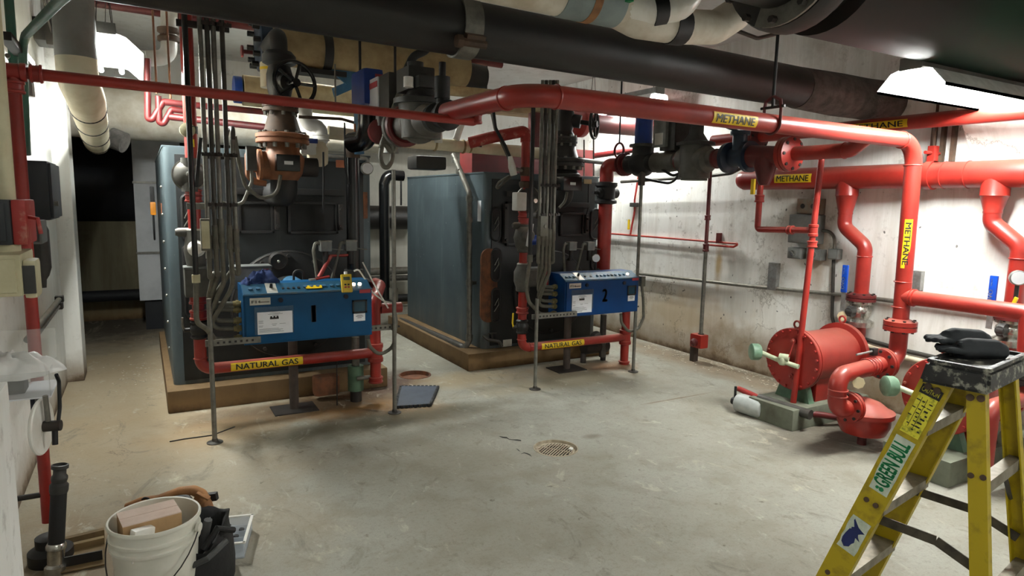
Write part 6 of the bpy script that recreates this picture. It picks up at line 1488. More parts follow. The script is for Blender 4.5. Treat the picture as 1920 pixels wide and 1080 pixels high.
# ================================================================== stepladder
def ladder():
    nf, nb = P(1516, 1185, Z=0), P(1860, 1370, Z=0)
    tf, tb = P(1788, 705, Z=1.09), P(1838, 715, Z=1.09)
    s = (nf-nb); s.z = 0; s.normalize(); w = V((-s.y, s.x, 0)); w = w if w.x > 0 else -w
    mid = (tf+tb)/2
    cen = V((mid.x, mid.y, 0)) + w*.17           # under the middle of the cap
    HT = 1.08; half_b, half_t = .245, .165
    th = thing('stepladder', 'yellow fibreglass stepladder with paint-spattered black cap and green and white sticker', 'stepladder', cen)
    sf = (nf-cen).dot(s); sb = (nb-cen).dot(s)
    def L(a, b_, z): return cen+s*a+w*b_+UZ*z
    tfs, tbs = .075, -.022
    def railpt(side, front, z):
        t = z/HT; a = (sf+(tfs-sf)*t) if front else (sb+(tbs-sb)*t)
        return L(a, side*(half_b+(half_t-half_b)*t), z)
    rails = {}
    for front, wd, nm in ((True, .088, 'front_rail'), (False, .05, 'rear_rail')):
        for side in (-1, 1):
            p0, p1 = railpt(side, front, 0.0), railpt(side, front, HT)
            d = (p1-p0).normalized(); n = (w*side-d*(w*side).dot(d)).normalized(); u = d.cross(n).normalized()
            t = .005; fl = .034
            sec = [(-wd/2, 0), (wd/2, 0), (wd/2, -fl), (wd/2-t, -fl), (wd/2-t, -t), (-wd/2+t, -t), (-wd/2+t, -fl), (-wd/2, -fl)]
            rb = MB().prism([p0+u*x+n*y for x, y in sec], p1-p0)
            feet = MB().box(p0+d*.03-n*.008, (.10, .06, .06), Matrix((s, w, UZ)).transposed(), .008)
            rv = rb.use(1)
            L_ = (p1-p0).length
            for zz in (((.305, .61, .915) if side > 0 else (.305, .61)) if front else (.45, .80)):
                q = p0+d*(zz/HT*L_)
                for k in (-.016, .016): rv.cyl(q+u*k-n*.001, q+u*k+n*.004, .009, seg=12)
            rv.cyl(p1-d*.045-u*.014, p1-d*.045-u*.014+n*.004, .011, seg=12).cyl(p1-d*.045+u*.014, p1-d*.045+u*.014+n*.004, .011, seg=12)
            r = rb.build(nm, ['yellow', 'rustd'], th, smooth=False); rails[(front, side)] = (r, p0, d, n, u, wd)
            feet.build('rubber_foot', 'black_rub', r)
    for zz in (.305, .61, .915):
        a, c = railpt(-1, True, zz), railpt(1, True, zz)
        a, c = a+w*.006, c-w*.006
        b = MB(); b.prism([a+s*.045, a+s*.045-UZ*.022, a+s*.042-UZ*.022, a+s*.042-UZ*.004, a-s*.037-UZ*.004, a-s*.037-UZ*.035, a-s*.04-UZ*.035, a-s*.04], c-a)
        b.build('step', 'stepalu', th, smooth=False)
    for zz in (.40, .76):
        a, c = railpt(-1, False, zz)+w*.006, railpt(1, False, zz)-w*.006
        b = MB(); b.prism([a+s*.018+UZ*.02, a-s*.018+UZ*.02, a-s*.018-UZ*.02, a-s*.014-UZ*.02, a-s*.014+UZ*.016, a+s*.018+UZ*.016], c-a); b.build('rear_brace', 'stepalu', th, smooth=False)
        for q, e in ((a, 1), (c, -1)): MB().tube([q-UZ*.0+w*e*.12, q-UZ*.13], .008, 6).build('brace_strut', 'galvd', th)
    for side in (-1, 1):
        a = railpt(side, True, .55)-w*side*.028; c = railpt(side, False, .50)-w*side*.028; m_ = a.lerp(c, .62)+UZ*.03
        for p, q in ((a, m_), (m_, c)):
            d = (q-p); u = V((-d.normalized().dot(UZ)*s.x, -d.normalized().dot(UZ)*s.y, d.normalized().dot(s)));
            up = w.cross(d).normalized(); up = up if up.z > 0 else -up
            MB().prism([p+up*.016, p-up*.016, p-up*.016+w*.004, p+up*.016+w*.004], d).build('spreader', 'stepalu2', th, smooth=False)
    # cap
    zt = HT+.045
    b = MB()
    def ringpts(a, c, z): return [L(a, -c, z), L(a, c, z), L(.045-a, c, z), L(.045-a, -c, z)]
    lo, hi = ringpts(.118, half_t+.045, HT-.02), ringpts(.108, half_t+.028, zt)
    b.vf(lo+hi, [[0, 3, 2, 1], [4, 5, 6, 7]]+[[i, (i+1) % 4, 4+(i+1) % 4, 4+i] for i in range(4)])
    bmesh.ops.bevel(b.bm, geom=b.bm.edges[:], offset=.009, segments=2, affect='EDGES')
    cap = b.build('top_cap', 'capblack', th)
    b = MB()
    for a, c, l1, l2 in ((.1, 0, .008, half_t+.02), (-.055, 0, .008, half_t+.02)): b.box(L(a, 0, zt+.004), (l1*2, l2*2, .012), Matrix((s, w, UZ)).transposed(), .003)
    for c in (-1, 1): b.box(L(.0225, c*(half_t+.018), zt+.004), (.155, .016, .012), Matrix((s, w, UZ)).transposed(), .003)
    b.build('cap_rim', 'capblack', cap)
    # stickers on the outside of the near front rail
    r, p0, d, n, u, wd = rails[(True, -1)]
    Lr = HT/d.z
    # reading direction runs up the rail; letters' tops toward the left edge in the photo
    upv = u if (u.dot(RT) < 0) else -u
    def onrail(t, x=0.0, lift=.001): return p0+d*(t*Lr)+upv*x+n*lift
    def patch(name, t0, t1, x0, x1, mat, jag=False, seed=1):
        rnd = random.Random(seed); pts = []
        if jag:
            for k in range(7): pts.append(onrail(t0+(t1-t0)*k/6, x1-rnd.random()*.004))
            for k in range(7): pts.append(onrail(t1-(t1-t0)*k/6, x0+rnd.random()*.004))
        else: pts = [onrail(t0, x0), onrail(t1, x0), onrail(t1, x1), onrail(t0, x1)]
        return MB().prism(pts, n*.0008).build(name, mat, r)
    def tpx(py):  # rail parameter at a photo row
        best = min(range(0, 401), key=lambda k: abs(projy(p0+d*(k/400*Lr))-py)); return best/400
    def projy(p): v = p-CAM; z = v.dot(FW); return 540-F*v.dot(UP)/z
    sgn = 1.0 if d.cross(upv).dot(n) > 0 else -1.0
    def txt(body, t, x, width, height, mat, name, par, bold=.02, vert=False):
        b = MB(); U, W_ = (d, upv) if not vert else (-upv, d)
        if U.cross(W_).dot(n) < 0: U = -U if vert else U
        vs, fs, asp = text_geo(body, bold); c = onrail(t, x, .0022)
        b.vf([c+U*(a*width)+W_*(e*height) for a, e in vs], fs); return b.build(name, mat, par, smooth=False)
    t0, t1 = tpx(921), tpx(823)
    g = patch('green_white_sticker', t0, t1, -.034, .032, 'sticker', True, 2)
    w_ = (t1-t0)*Lr
    txt('GREEN BULL', (t0+t1)/2+.03*(t1-t0)*1.0, .001, w_*.80, .050, 'green', 'lettering', g, .075)
    c = onrail(t0+.07*(t1-t0), 0.0, .002); b = MB(); b.cyl(c-upv*.008, c-upv*.008+n*.0006, .008, seg=8); b.cyl(c+upv*.006, c+upv*.006+n*.0006, .006, seg=6); b.box(c+d*.004, (.006, .006, .001)); b.build('bull_mark', 'green', g)
    t0, t1 = tpx(815), tpx(731)
    y = patch('caution_sticker', t0, t1, -.033, .030, 'stickery', True, 5)
    tc = t1-.055*(t1-t0)
    b = MB(); b.prism([onrail(tc-.012, -.033, .0015), onrail(tc+.016, -.033, .0015), onrail(tc+.016, .030, .0015), onrail(tc-.012, .030, .0015)], n*.0005); b.build('caution_bar', 'ink', y)
    txt('CAUTION', tc+.002, 0, .052, .016, 'stickery', 'caution_lettering', y, .02, True)
    b = MB(); rnd = random.Random(4)
    for k in range(8):
        tt = t0+(t1-t0)*(.12+.085*k)
        for j in range(2+k % 2):
            x = -.028+.02*j+rnd.random()*.008; ln = .006+rnd.random()*.010; tq = .0025+rnd.random()*.003
            b.prism([onrail(tt, x, .0016), onrail(tt+tq, x, .0016), onrail(tt+tq, x+ln, .0016), onrail(tt, x+ln, .0016)], n*.0004)
    for x in (-.004, .012): b.prism([onrail(t0+.15*(t1-t0), x, .0016), onrail(t0+.8*(t1-t0), x, .0016), onrail(t0+.8*(t1-t0), x+.0015, .0016), onrail(t0+.15*(t1-t0), x+.0015, .0016)], n*.0004)
    b.build('worn_print', 'ink', y)
    t0, t1 = tpx(1031), tpx(974)
    m_ = patch('white_map_sticker', t0, t1, -.035, .034, 'sticker', True, 8)
    # outline of the map print, from the photo's shape: (along the rail 0..1, across -1 left .. 1 right)
    shape = [(.12, .82), (.02, .35), (.10, -.12), (.22, -.22), (.30, -.42), (.46, -.30), (.42, -.86), (.52, -.52), (.60, -.40), (.66, -.62), (.72, -.96), (.76, -.50), (.80, -.10), (.98, .62), (.92, .66), (.74, .30), (.70, .55), (.64, .50), (.62, .66), (.42, .84), (.26, .92)]
    # rows are given from the lower left end of the sticker upwards
    MB().prism([onrail(t0+(t1-t0)*(.06+.88*a), x*.030, .0018) for a, x in shape], n*.0006).build('map_print', 'bluemap', m_)
    return th, L, zt, s, w
mk('stepalu2', s2l(80,74,62), s2l(48,43,37), .6, .3, scale=20)
lad, LL, lzt, ls, lw = ladder()

def remesh(o, vox, smooth=2):
    m_ = o.modifiers.new('remesh', 'REMESH'); m_.mode = 'VOXEL'; m_.voxel_size = vox; m_.use_smooth_shade = True
    if smooth:
        k = o.modifiers.new('smooth', 'SMOOTH'); k.iterations = smooth; k.factor = .5
    return o
def glove(label, c, along, side, flip, lift, seed):
    """a limp rubber glove lying flat: cuff, palm and five fingers as one surface"""
    a, s_ = V(along).normalized(), V(side).normalized(); c = V(c)+UZ*lift; rnd = random.Random(seed)
    def q(x, y, z): return c+a*x*.82+s_*(y*flip*.85)+UZ*z*.66
    b = MB()
    b.tube([q(-.15, .0, .006), q(-.11, 0, .016), q(-.05, 0, .020), q(0, .004, .020), q(.04, .004, .016)], [.026, .036, .036, .038, .030], 14)
    b.tube([q(-.14, -.025, .010), q(-.04, -.028, .016), q(.03, -.028, .014)], [.016, .020, .018], 10)
    b.tube([q(-.14, .025, .010), q(-.04, .030, .016), q(.03, .030, .014)], [.016, .020, .018], 10)
    for k, (y, ln) in enumerate(((-.032, .062), (-.011, .078), (.011, .084), (.032, .070))):
        z1 = rnd.uniform(.004, .018)
        b.tube([q(.02, y, .014), q(.04+ln*.4, y*1.12+rnd.uniform(-.006, .006), .016+rnd.uniform(0, .008)), q(.04+ln*.8, y*1.2+rnd.uniform(-.01, .01), z1+.005), q(.04+ln, y*1.2+rnd.uniform(-.01, .01), z1)], [.0115, .011, .010, .008], 10)
    b.tube([q(-.045, -.030, .014), q(-.015, -.062, .016), q(.022, -.074, .012), q(.04, -.076, .010)], [.016, .013, .011, .009], 10)
    return remesh(b.build('work_glove', 'gloveblack', None, label, 'glove', 'black rubber gloves on the ladder'), .006, 2)
mk('gloveblack', s2l(30,34,38), s2l(18,21,24), .8, scale=14)
gl = LL(.0, -.10, lzt+.010)
left = (-RT+V((0, 0, RT.z))).normalized()
gc = P(1812, 664, Z=lzt+.01)
side = V((-left.y, left.x, 0))
glove('black rubber glove lying lowest on the ladder cap, fingers to the left', gc, (left+side*.25*0), side, 1, .004, 2)
glove('black rubber glove folded on top of the other on the ladder cap', gc+V((.02, .05, .022)), (left*1.0+UZ*.02+side*.15), side, -1, .004, 6)

# ================================================================== bucket and tool bag
bc_ = (P(290, 1001, Z=.37)+P(290, 935, Z=.37))/2; bc_.z = 0
BR = .160
th = thing('bucket', 'white plastic bucket with cardboard box inside, on the floor', 'bucket', bc_)
b = MB(); o = bc_
b.lathe(o, UZ, [(.001, .004), (.128, .004), (.132, 0), (.135, .01), (.150, .27), (.158, .272), (.158, .282), (.151, .285), (.152, .305), (.160, .307), (.160, .317), (.153, .32), (.155, .352), (.162, .356), (.163, .366), (.160, .372), (.154, .370), (.152, .355), (.147, .28), (.132, .02), (.001, .018)], 56, caps=False)
b.build('pail', 'bucket', th)
eL = o+(-RT).normalized()*.163+UZ*.33; eR = o+RT.normalized()*.163+UZ*.30; fr_ = V((-FW.x, -FW.y, 0)).normalized()
eL.z, eR.z = .325, .325
for e in (eL, eR): MB().cyl(e, e+(e-o-UZ*e.z).normalized()*.012, .018, seg=14).build('ear', 'bucket', th)
b = MB(); pts = []
for k in range(17):
    a = PI*k/16; c = (eL+eR)/2; hw = (eR-eL)/2*1.05
    pts.append(c-hw*math.cos(a)+fr_*(.12*math.sin(a)+.05*math.sin(a))+UZ*(-.20*math.sin(a)))
b.tube(pts, .0028, 6).build('wire_handle', 'iron', th)
# things inside
top = [P(206, 976, Z=.375), P(262, 994, Z=.375), P(326, 964, Z=.375), P(276, 947, Z=.375)]
ax_ = (top[1]-top[0]); ay_ = (top[3]-top[0]); ax_.z = ay_.z = 0
cb = V((o.x-.018, o.y+.005, .385)); u_ = (RT*.75+V((FW.x, FW.y, 0))*.62); u_.z = 0; u_.normalize(); v_ = V((-u_.y, u_.x, 0))
th = thing('cardboard_box', 'small cardboard carton standing inside the white bucket', 'box', V((cb.x, cb.y, .03)))
M3 = Matrix((u_, v_, UZ)).transposed()
MB().box(V((cb.x, cb.y, .205)), (.20, .135, .35), M3, .002).build('carton', 'card', th)
for k in (-1, 1): MB().box(V((cb.x, cb.y, .382))+v_*k*.0345, (.20, .066, .004), M3).build('flap', 'cardtop', th, 'pinkish printed flap')
c = V((o.x, o.y, .25))+fr_*.105+RT*.005; c.z = .31
MB().box(c, (.075, .035, .12), Euler((0, .15, .5)), .004).build('white_carton', 'whitepvc', None, 'small white box in the front of the bucket', 'box')

bg = P(405, 1075, Z=0)
gx, gy = RT.copy(), V((FW.x, FW.y, 0)).normalized(); gx.z = 0; gx.normalize()
def bag(cx_, cy_, z): return V((bgc.x, bgc.y, 0))+gx*cx_+gy*cy_+UZ*z
bgc = P(384, 1090, Z=0)
th = thing('tool_bag', 'black open tool bag slumped on the floor right of the bucket', 'tool bag', bgc)
b = MB(); rnd = random.Random(12); n = 28; vs = []; fs = []
rings = [(.0, 1.0), (.06, 1.06), (.13, 1.02), (.19, .95), (.235, .92), (.23, .84), (.17, .80), (.10, .76)]
for j, (z, k) in enumerate(rings):
    for i in range(n):
        a = 2*PI*i/n; wob = 1+.07*math.sin(3*a+j)+.05*math.sin(7*a+j*1.7)
        x = math.cos(a)*.098*k*wob; y = math.sin(a)*.17*k*wob
        vs.append(bag(x, y, z+(.022*math.sin(a*3+.6)+.03*math.sin(a+.3) if j >= 2 else 0)))
for j in range(len(rings)-1):
    for i in range(n): fs.append([j*n+i, j*n+(i+1) % n, (j+1)*n+(i+1) % n, (j+1)*n+i])
fs.append(list(range(n))[::-1]); fs.append([(len(rings)-1)*n+i for i in range(n)])
b.vf(vs, fs).build('bag_body', 'bagblack', th, ang=70)
MB().tube([bag(-.09, -.15, .13), bag(0, -.165, .15), bag(.09, -.15, .19), bag(.12, -.05, .21)], .012, 8).build('seam_strap', 'baggrey', th)
b = MB(); b.tube([bag(.05, -.1, .2), bag(.09, -.06, .27), bag(.12, .02, .22)], .013, 8).build('bag_handle', 'bagblack', th)
MB().tube([bag(.0, -.04, .10), bag(.05, -.05, .30)], .016, 10).build('grey_grip', 'baggrey', th, 'grey tool grip inside')
# tool belt behind
th = thing('tool_belt', 'tan leather tool belt with black straps lying behind the bucket', 'tool belt', P(340, 960, Z=.0))
b = MB()
def belt(pts, wd, t, z=None):
    bb = MB(); P_ = [V(p) for p in pts]
    for i in range(len(P_)-1):
        a, c = P_[i], P_[i+1]; d = (c-a).normalized(); up = UZ
        bb.prism([a+up*wd/2, a-up*wd/2, c-up*wd/2, c+up*wd/2], gy*t)
    return bb
bb = MB(); bz = .20
bb.tube([P(238, 950, Z=.06), P(262, 940, Z=.09), P(300, 935, Z=.11), P(335, 922, Z=.13), P(362, 919, Z=.13), P(378, 926, Z=.11), P(386, 944, Z=.07), P(392, 962, Z=.03)], [.018, .022, .022, .026, .026, .03, .03, .03], 10, .03).build('leather_belt', 'leather', th)
MB().box(P(375, 942, Z=.07), (.07, .03, .11), Euler((.2, .5, -.5)), .01).build('pouch', 'leather', th)
MB().tube([P(298, 945, Z=.1), P(330, 935, Z=.12), P(352, 932, Z=.12), P(360, 948, Z=.1), P(395, 968, Z=.05)], .016, 8, .03).build('black_strap', 'black_rub', th)
MB().box(P(392, 932, Z=.06), (.085, .03, .04), Euler((0, -.15, -.5)), .004).build('buckle', 'black_rub', th)
MB().tube([P(265, 938, Z=.1), P(272, 933, Z=.12), P(281, 936, Z=.11)], .006, 8, .02).build('wire_loop', 'black_rub', th)
# clear organizer
c = P(433, 1022, Z=0)
th = thing('organizer_case', 'clear plastic parts organizer with small black bits behind the tool bag', 'organizer', c)
Mo = Matrix(((gx*.97+gy*.25).normalized(), (gy*.97-gx*.25).normalized(), UZ)).transposed()
for dx, dy, sx, sy in ((-.075, 0, .004, .26), (.075, 0, .004, .26), (0, -.13, .15, .004), (0, .13, .15, .004)):
    MB().box(c+Mo @ V((dx, dy, .0375)), (sx, sy, .075), Mo).build('side_wall', 'organizer', th)
MB().box(c+Mo @ V((0, 0, .004)), (.15, .26, .008), Mo).build('tray_floor', 'organizer', th)
b = MB()
for k in (-1, 1): b.box(c+Mo @ V((.078*k, 0, .075)), (.012, .27, .006), Mo)
for k in (-1, 1): b.box(c+Mo @ V((0, .132*k, .075)), (.165, .012, .006), Mo)
b.build('rim', 'whitepvc', th)
b = MB()
for k in range(3): b.box(c+Mo @ V((0, -.06+.06*k, .035)), (.145, .003, .06), Mo)
b.build('divider', 'organizer', th)
for k, (dx, dy, lab) in enumerate(((-.03, -.09, 'front'), (.02, -.03, 'middle'), (.035, .03, 'back'), (-.03, .08, 'far'))):
    MB().cyl(c+Mo @ V((dx, dy, .0085)), c+Mo @ V((dx+.01, dy, .06)), .012, seg=8).build('small_fitting', 'black_rub', None, 'small black fitting in the %s cell of the clear organizer' % lab, 'fitting', 'small black fittings in the organizer')

# ================================================================== floor things
b = MB(); c = DR
mk('drainmetal', s2l(176,164,142), s2l(140,128,108), .6, .0, scale=20)
th = thing('floor_drain', 'round slotted floor drain in the middle of the floor', 'floor drain', (c.x, c.y, -.02))
MB().lathe((c.x, c.y, 0), UZ, [(.149, -.03), (.149, .002), (.141, .003), (.139, -.016), (.128, -.016), (.126, -.012), (.113, -.012), (.112, -.03)], 48, caps=False).build('drain_ring', 'drainmetal', th)
g = MB(); ga = math.radians(34)
gu, gv = V((math.cos(ga), math.sin(ga), 0)), V((-math.sin(ga), math.cos(ga), 0))
for k in range(-6, 7):
    x = k*.0178; ln = math.sqrt(max(.112**2-x*x, 0))
    if k in (-3, -1): pass
    g.box(V((c.x, c.y, -.010))+gv*x, (ln*2, .0070, .004), Matrix((gu, gv, UZ)).transposed())
for y in (-.115, 0, .115): 
    if y == 0: g.box(V((c.x, c.y, -.010)), (.0075, .22, .004), Matrix((gu, gv, UZ)).transposed())
MB().lathe((c.x, c.y, -.028), UZ, [(.001, -.06), (.108, -.06), (.112, 0)], 32, caps=False).build('drain_shade_bowl', 'black_rub', th)  # black bowl: shade below the grate put into its colour
g.build('grate', 'drainmetal', th)
MB().box(V((c.x+.09, c.y-.045, -.006)), (.03, .022, .012), Euler((0, 0, .5)), .004).build('pebble', 'whitepvc', None, 'small white chip lying on the rim of the floor drain', 'chip')
MB().lathe((HOLE.x, HOLE.y, 0), UZ, [(.149, -.04), (.149, .004), (.135, .006), (.13, -.03), (.001, -.032)], 40, caps=False).build('sump_cover', 'rustpatch', None, 'rusty round sump cover sunk in the floor between the boilers', 'sump cover')
m0, m1, m2, m3 = P(743, 766, Z=0), P(806, 762, Z=0), P(821, 728, Z=0), P(752, 728, Z=0)
cm = (m0+m1+m2+m3)/4
th = thing('rubber_mat', 'dark blue grey rubber mat tile with toothed edge beside the right post of panel one', 'mat', cm)
mk('navymat', s2l(52,60,74), s2l(40,47,60), .6, scale=10)
MB().prism([m0, m1, m2, m3], (0, 0, .022)).build('mat_slab', 'navymat', th, ang=20)
b = MB()
for p, q in ((m3, m2), (m2, m1), (m3, m0), (m0, m1)):
    L_ = (q-p).length; k = 0
    while k*.034 < L_-.02:
        a = p.lerp(q, (k*.034+.012)/L_); b.box(a+UZ*.0125+(a-cm).normalized()*.004, (.022, .022, .025), Matrix.Rotation(math.atan2((q-p).y, (q-p).x), 3, 'Z'), .004); k += 1
b.build('toothed_edge', 'black_rub', th)
w0 = [P(318, 828, Z=.004), P(345, 823, Z=.004), P(398, 816, Z=.004), P(440, 800, Z=.004)]
pipe('floor_wire', 'thin dark wire lying on the floor at the left post of panel one', 'wire', w0, .004, 'iron')
MB().box(V((4.75, 1.75, .12)), (.3, .3, .24), None, .01).build('concrete_block', 'greenpad', None, 'dark concrete block behind the rear legs of the ladder', 'block')

# ================================================================== left wall: pit, hose, boxes
q0, q1, q2, q3 = P(60, 1040, Z=0), P(196, 1003, Z=0), P(196, 1052, Z=0), P(95, 1082, Z=0)
th = thing('pit_cover', 'shallow wooden framed pit cover beside the red pipe foot', 'frame', (q0+q2)/2)
for k, (a, c) in enumerate(((P(84, 1028, Z=.03), P(196, 1001, Z=.03)), (P(84, 1042, Z=.02), P(196, 1016, Z=.02)))):
    d = (c-a).normalized(); MB().prism([a+UZ*.02, a-UZ*.02, a-UZ*.02+V((-d.y, d.x, 0))*.025, a+UZ*.02+V((-d.y, d.x, 0))*.025], c-a).build('plank', 'sumpwood', th)
MB().prism([P(90, 1036, Z=.006), P(198, 1010, Z=.006), P(196, 1060, Z=.006), P(92, 1080, Z=.006)], (0, 0, .006)).build('pit_floor', 'sumpwood', th)
a, c = P(92, 1062, Z=.03), P(192, 1042, Z=.03)
d = (c-a).normalized(); nn = V((-d.y, d.x, 0))
MB().prism([a-UZ*.025, a-UZ*.025+nn*.05, a+nn*.05-UZ*.018, a+nn*.006-UZ*.018, a+nn*.006+UZ*.025, a+UZ*.025], c-a).build('steel_channel', 'darkiron', None, 'black steel angle lying across the pit before the bucket', 'steel angle')
h0 = P(104, 1052, Z=.05); h1 = P(122, 945, Z=.40)
h1 = V((h0.x+.035, h0.y+.03, .43))
dd = (h1-h0).normalized(); Lh = (h1-h0).length
th = thing('hose_stub', 'short black hose with metal couplings standing beside the red pipe', 'hose', (h0.x, h0.y, 0))
MB().cyl(h0+dd*.07, h0+dd*(Lh-.08), .030, seg=20).build('hose', 'black_rub', th)
MB().lathe(h0-dd*.05, dd, [(.04, 0), (.04, .03), (.03, .04), (.034, .10), (.038, .105), (.038, .12), (.032, .13)], 22).build('lower_coupling', 'chrome', th)
MB().lathe(h0+dd*(Lh-.09), dd, [(.032, 0), (.035, .01), (.035, .035), (.027, .045), (.031, .06), (.031, .07), (.024, .08), (.024, .10), (.032, .105), (.032, .12), (.026, .122), (.022, .10)], 22).build('upper_coupling', 'pewter', th)
MB().lathe(V((lx, ly, 0)), UZ, [(.085, 0), (.085, .05), (.055, .07), (.055, .11), (.03, .12)], 24).build('pipe_pedestal', 'darkiron', None, 'dark iron base at the foot of the red pipe by the opening-side wall', 'pipe base')
for py, rr in ((856, .036), (842, .036)): collar(sm, (lx, ly, P(60, py, X=lx).z), UZ, rr, .05, 'redd')
zcl = P(72, 972, X=lx).z
pipe('pipe_bracket', 'small dark bracket holding the red pipe to the opening-side wall near the floor', 'bracket', [V((lx-.2, ly+.0, zcl)), V((lx-.03, ly, zcl)), V((lx+.035, ly-.01, zcl))], .012, 'iron')
MB().cyl((lx, ly, P(52, 770, X=lx).z), (lx, ly, P(55, 812, X=lx).z), .030, seg=18).build('blue_sleeve', 'navy', sm, 'dark blue sleeve')
# white disc with lever
cd = P(75, 797, X=lx+.05); cd.y -= .02
th = thing('valve_lockout', 'white round disc plate with black lever hung on the red pipe by the opening-side wall', 'disc', cd)
MB().lathe(cd, (.97, -.23, 0), [(.001, 0), (.10, 0), (.105, .004), (.105, .010), (.10, .014), (.001, .014)], 36, caps=False).build('disc', 'whitepvc', th)
fd = V((.97, -.23, 0)).normalized(); sd = V((.23, .97, 0)).normalized()
MB().tube([cd, V((lx, ly, cd.z+.03))], .012, 8).build('mount_stem', 'iron', th)
MB().cyl(cd, cd+fd*.07, .02, seg=14).build('hub', 'iron', th)
MB().tube([cd+fd*.06, cd+fd*.06+sd*.03+UZ*.06, cd+fd*.06+sd*.04+UZ*.16, cd+fd*.06+sd*.02+UZ*.19], .007, 8, .02).build('lever', 'black_rub', th)
MB().tube([cd+fd*.05, cd+fd*.05-sd*.01-UZ*.07], .010, 8).build('latch', 'black_rub', th); MB().tube([cd+fd*.03+UZ*.02, cd+fd*.03-sd*.01+UZ*.12], .009, 8).build('spindle', 'galv', th)
# clear box with plastic on top
ab = [P(24, 700, Y=2.95), P(88, 697, Y=2.95), P(90, 738, Y=2.95), P(25, 747, Y=2.95)]
X0, X1 = XL+.02, ab[1].x+.01; Z0, Z1 = ab[3].z, ab[0].z; Y0, Y1 = 2.93, 3.19
th = thing('acrylic_box', 'clear acrylic box full of small things on the opening-side wall', 'storage box', ((X0+X1)/2, (Y0+Y1)/2, Z0))
for a, c in (((X0, Y0, Z0), (X1, Y0+.004, Z1)), ((X1-.004, Y0, Z0), (X1, Y1, Z1)), ((X0, Y1-.004, Z0), (X1, Y1, Z1+.12)), ((X0, Y0, Z0), (X0+.004, Y1, Z1+.1))): MB().span(a, c).build('side', 'acrylic', th)
MB().span((X0, Y0, Z0-.006), (X1, Y1, Z0)).build('base_plate', 'paper', th)
for k, (x, y, z, sx, sy, sz, m_, lab) in enumerate(((.06, .08, .07, .10, .10, .12, 'bone', 'beige carton'), (.15, .12, .05, .06, .1, .09, 'baggrey', 'grey block'), (.10, .05, .03, .05, .03, .04, 'redplate', 'red bit'))):
    if X0+x+sx/2 < X1-.01: MB().box((X0+x, Y0+y, Z0+.001+sz/2), (sx, sy, sz), None, .006).build('stored_item', m_, None, lab+' inside the clear acrylic box on the opening-side wall', 'stored item')
b = MB(); cloth(b, ((X0+X1)/2, (Y0+Y1)/2-.01, Z1-.03), (X1-X0)*.5, .12, .085, 3); b.build('plastic_bag', 'plasticbag', None, 'crumpled clear plastic bag stuffed in the top of the acrylic box', 'plastic bag', ang=80)
# cream raceway boxes at the photo edge
def lbox(name, label, cat, a, c, Y0, dep, mat, cover=None, cm=None):
    p, q = P(a[0], a[1], Y=Y0), P(c[0], c[1], Y=Y0); x0, x1 = XL, max(p.x, q.x); z0, z1 = sorted((p.z, q.z))
    th = thing(name, label, cat, ((x0+x1)/2, Y0+dep/2, z0))
    MB().span((x0, Y0, z0), (x1, Y0+dep, z1), .008).build('case', mat, th)
    MB().span((x0+.01, Y0-.008, z0+.012), (x1-.012, Y0+.002, z1-.012), .003).build('cover', cm or mat, th)
    return th, x0, x1, z0, z1
th, x0, x1, z0, z1 = lbox('raceway_box', 'cream electrical box at the photo edge by the opening under the red box', 'electrical box', (0, 478), (44, 556), 2.25, .25, 'bone')
c = P(56, 522, Y=2.3); th = thing('conduit_fitting', 'cream conduit fitting with grey cover right of the cream box', 'conduit fitting', c)
MB().span((x1, 2.27, c.z-.055), (c.x+.02, 2.37, c.z+.055), .012).build('body', 'bone', th); MB().box((c.x-.0, 2.266, c.z), (.035, .008, .08), None, .003).build('cover', 'pewter', th)
th, x0, x1, z0, z1 = lbox('starter_box', 'red sided box with dark front at the photo edge by the opening', 'electrical box', (0, 374), (24, 460), 2.35, .22, 'cabdark')
MB().span((x1, 2.36, z0), (x1+.035, 2.56, z1+.0), .008).build('red_side', 'redw', th, 'worn red side')
MB().tube([(x1+.03, 2.40, z1-.05), (x1+.06, 2.38, z1-.055), (x1+.065, 2.38, z1-.10)], .006, 6).build('wire', 'redw', th)
xx = P(6, 300, Y=2.45).x
pipe('cream_pipe', 'cream pipe running up the photo edge by the opening above the red sided box', 'pipe', [V((xx, 2.45, z1-.01)), V((xx, 2.45, ZC))], .024, 'bone', 0, 16)
xx = P(10, 465, Y=2.4).x; MB().cyl((xx, 2.4, P(10, 480, Y=2.4).z), (xx, 2.4, P(10, 458, Y=2.4).z), .038, seg=16).build('cream_nipple', 'bone', None, 'short cream nipple between the red sided box and the cream box', 'conduit fitting')
# black cabinet and grey box behind the red pipe
p, q = P(48, 303, X=XL), P(97, 412, X=XL)
a = P(44, 310, Y=4.0); c = P(96, 412, Y=4.0)
def lw(name, label, cat, a, c, Y0, Y1, mat, par=None):
    x1 = P(c[0], c[1], Y=Y0).x; z1, z0 = P(a[0], a[1], Y=Y0).z, P(c[0], c[1], Y=Y0).z
    return MB().span((XL, Y0, z0), (x1, Y1, z1), .01), x1, z0, z1
th = thing('wall_cabinet', 'dark blue black cabinet on the opening-side wall behind the red pipe', 'cabinet', (XL+.1, 3.9, 1.5))
b, x1, z0, z1 = lw('', '', '', (48, 300), (96, 413), 3.85, 4.25, ''); b.build('case', 'cabdark', th)
MB().span((x1-.006, 3.86, z0+.01), (x1+.012, 4.24, z1-.01), .004).build('cabinet_door', 'cabdark', th); MB().cyl((x1, 3.9, z0+.08), (x1+.03, 3.9, z0+.08), .012, seg=10).build('latch', 'galv', th)
th = thing('junction_box', 'grey junction box under the dark wall cabinet', 'junction box', (XL+.1, 3.75, 1.2))
b, x1, z0, z1 = lw('', '', '', (52, 414), (80, 458), 3.6, 3.8, ''); b.build('body', 'greymetal', th)
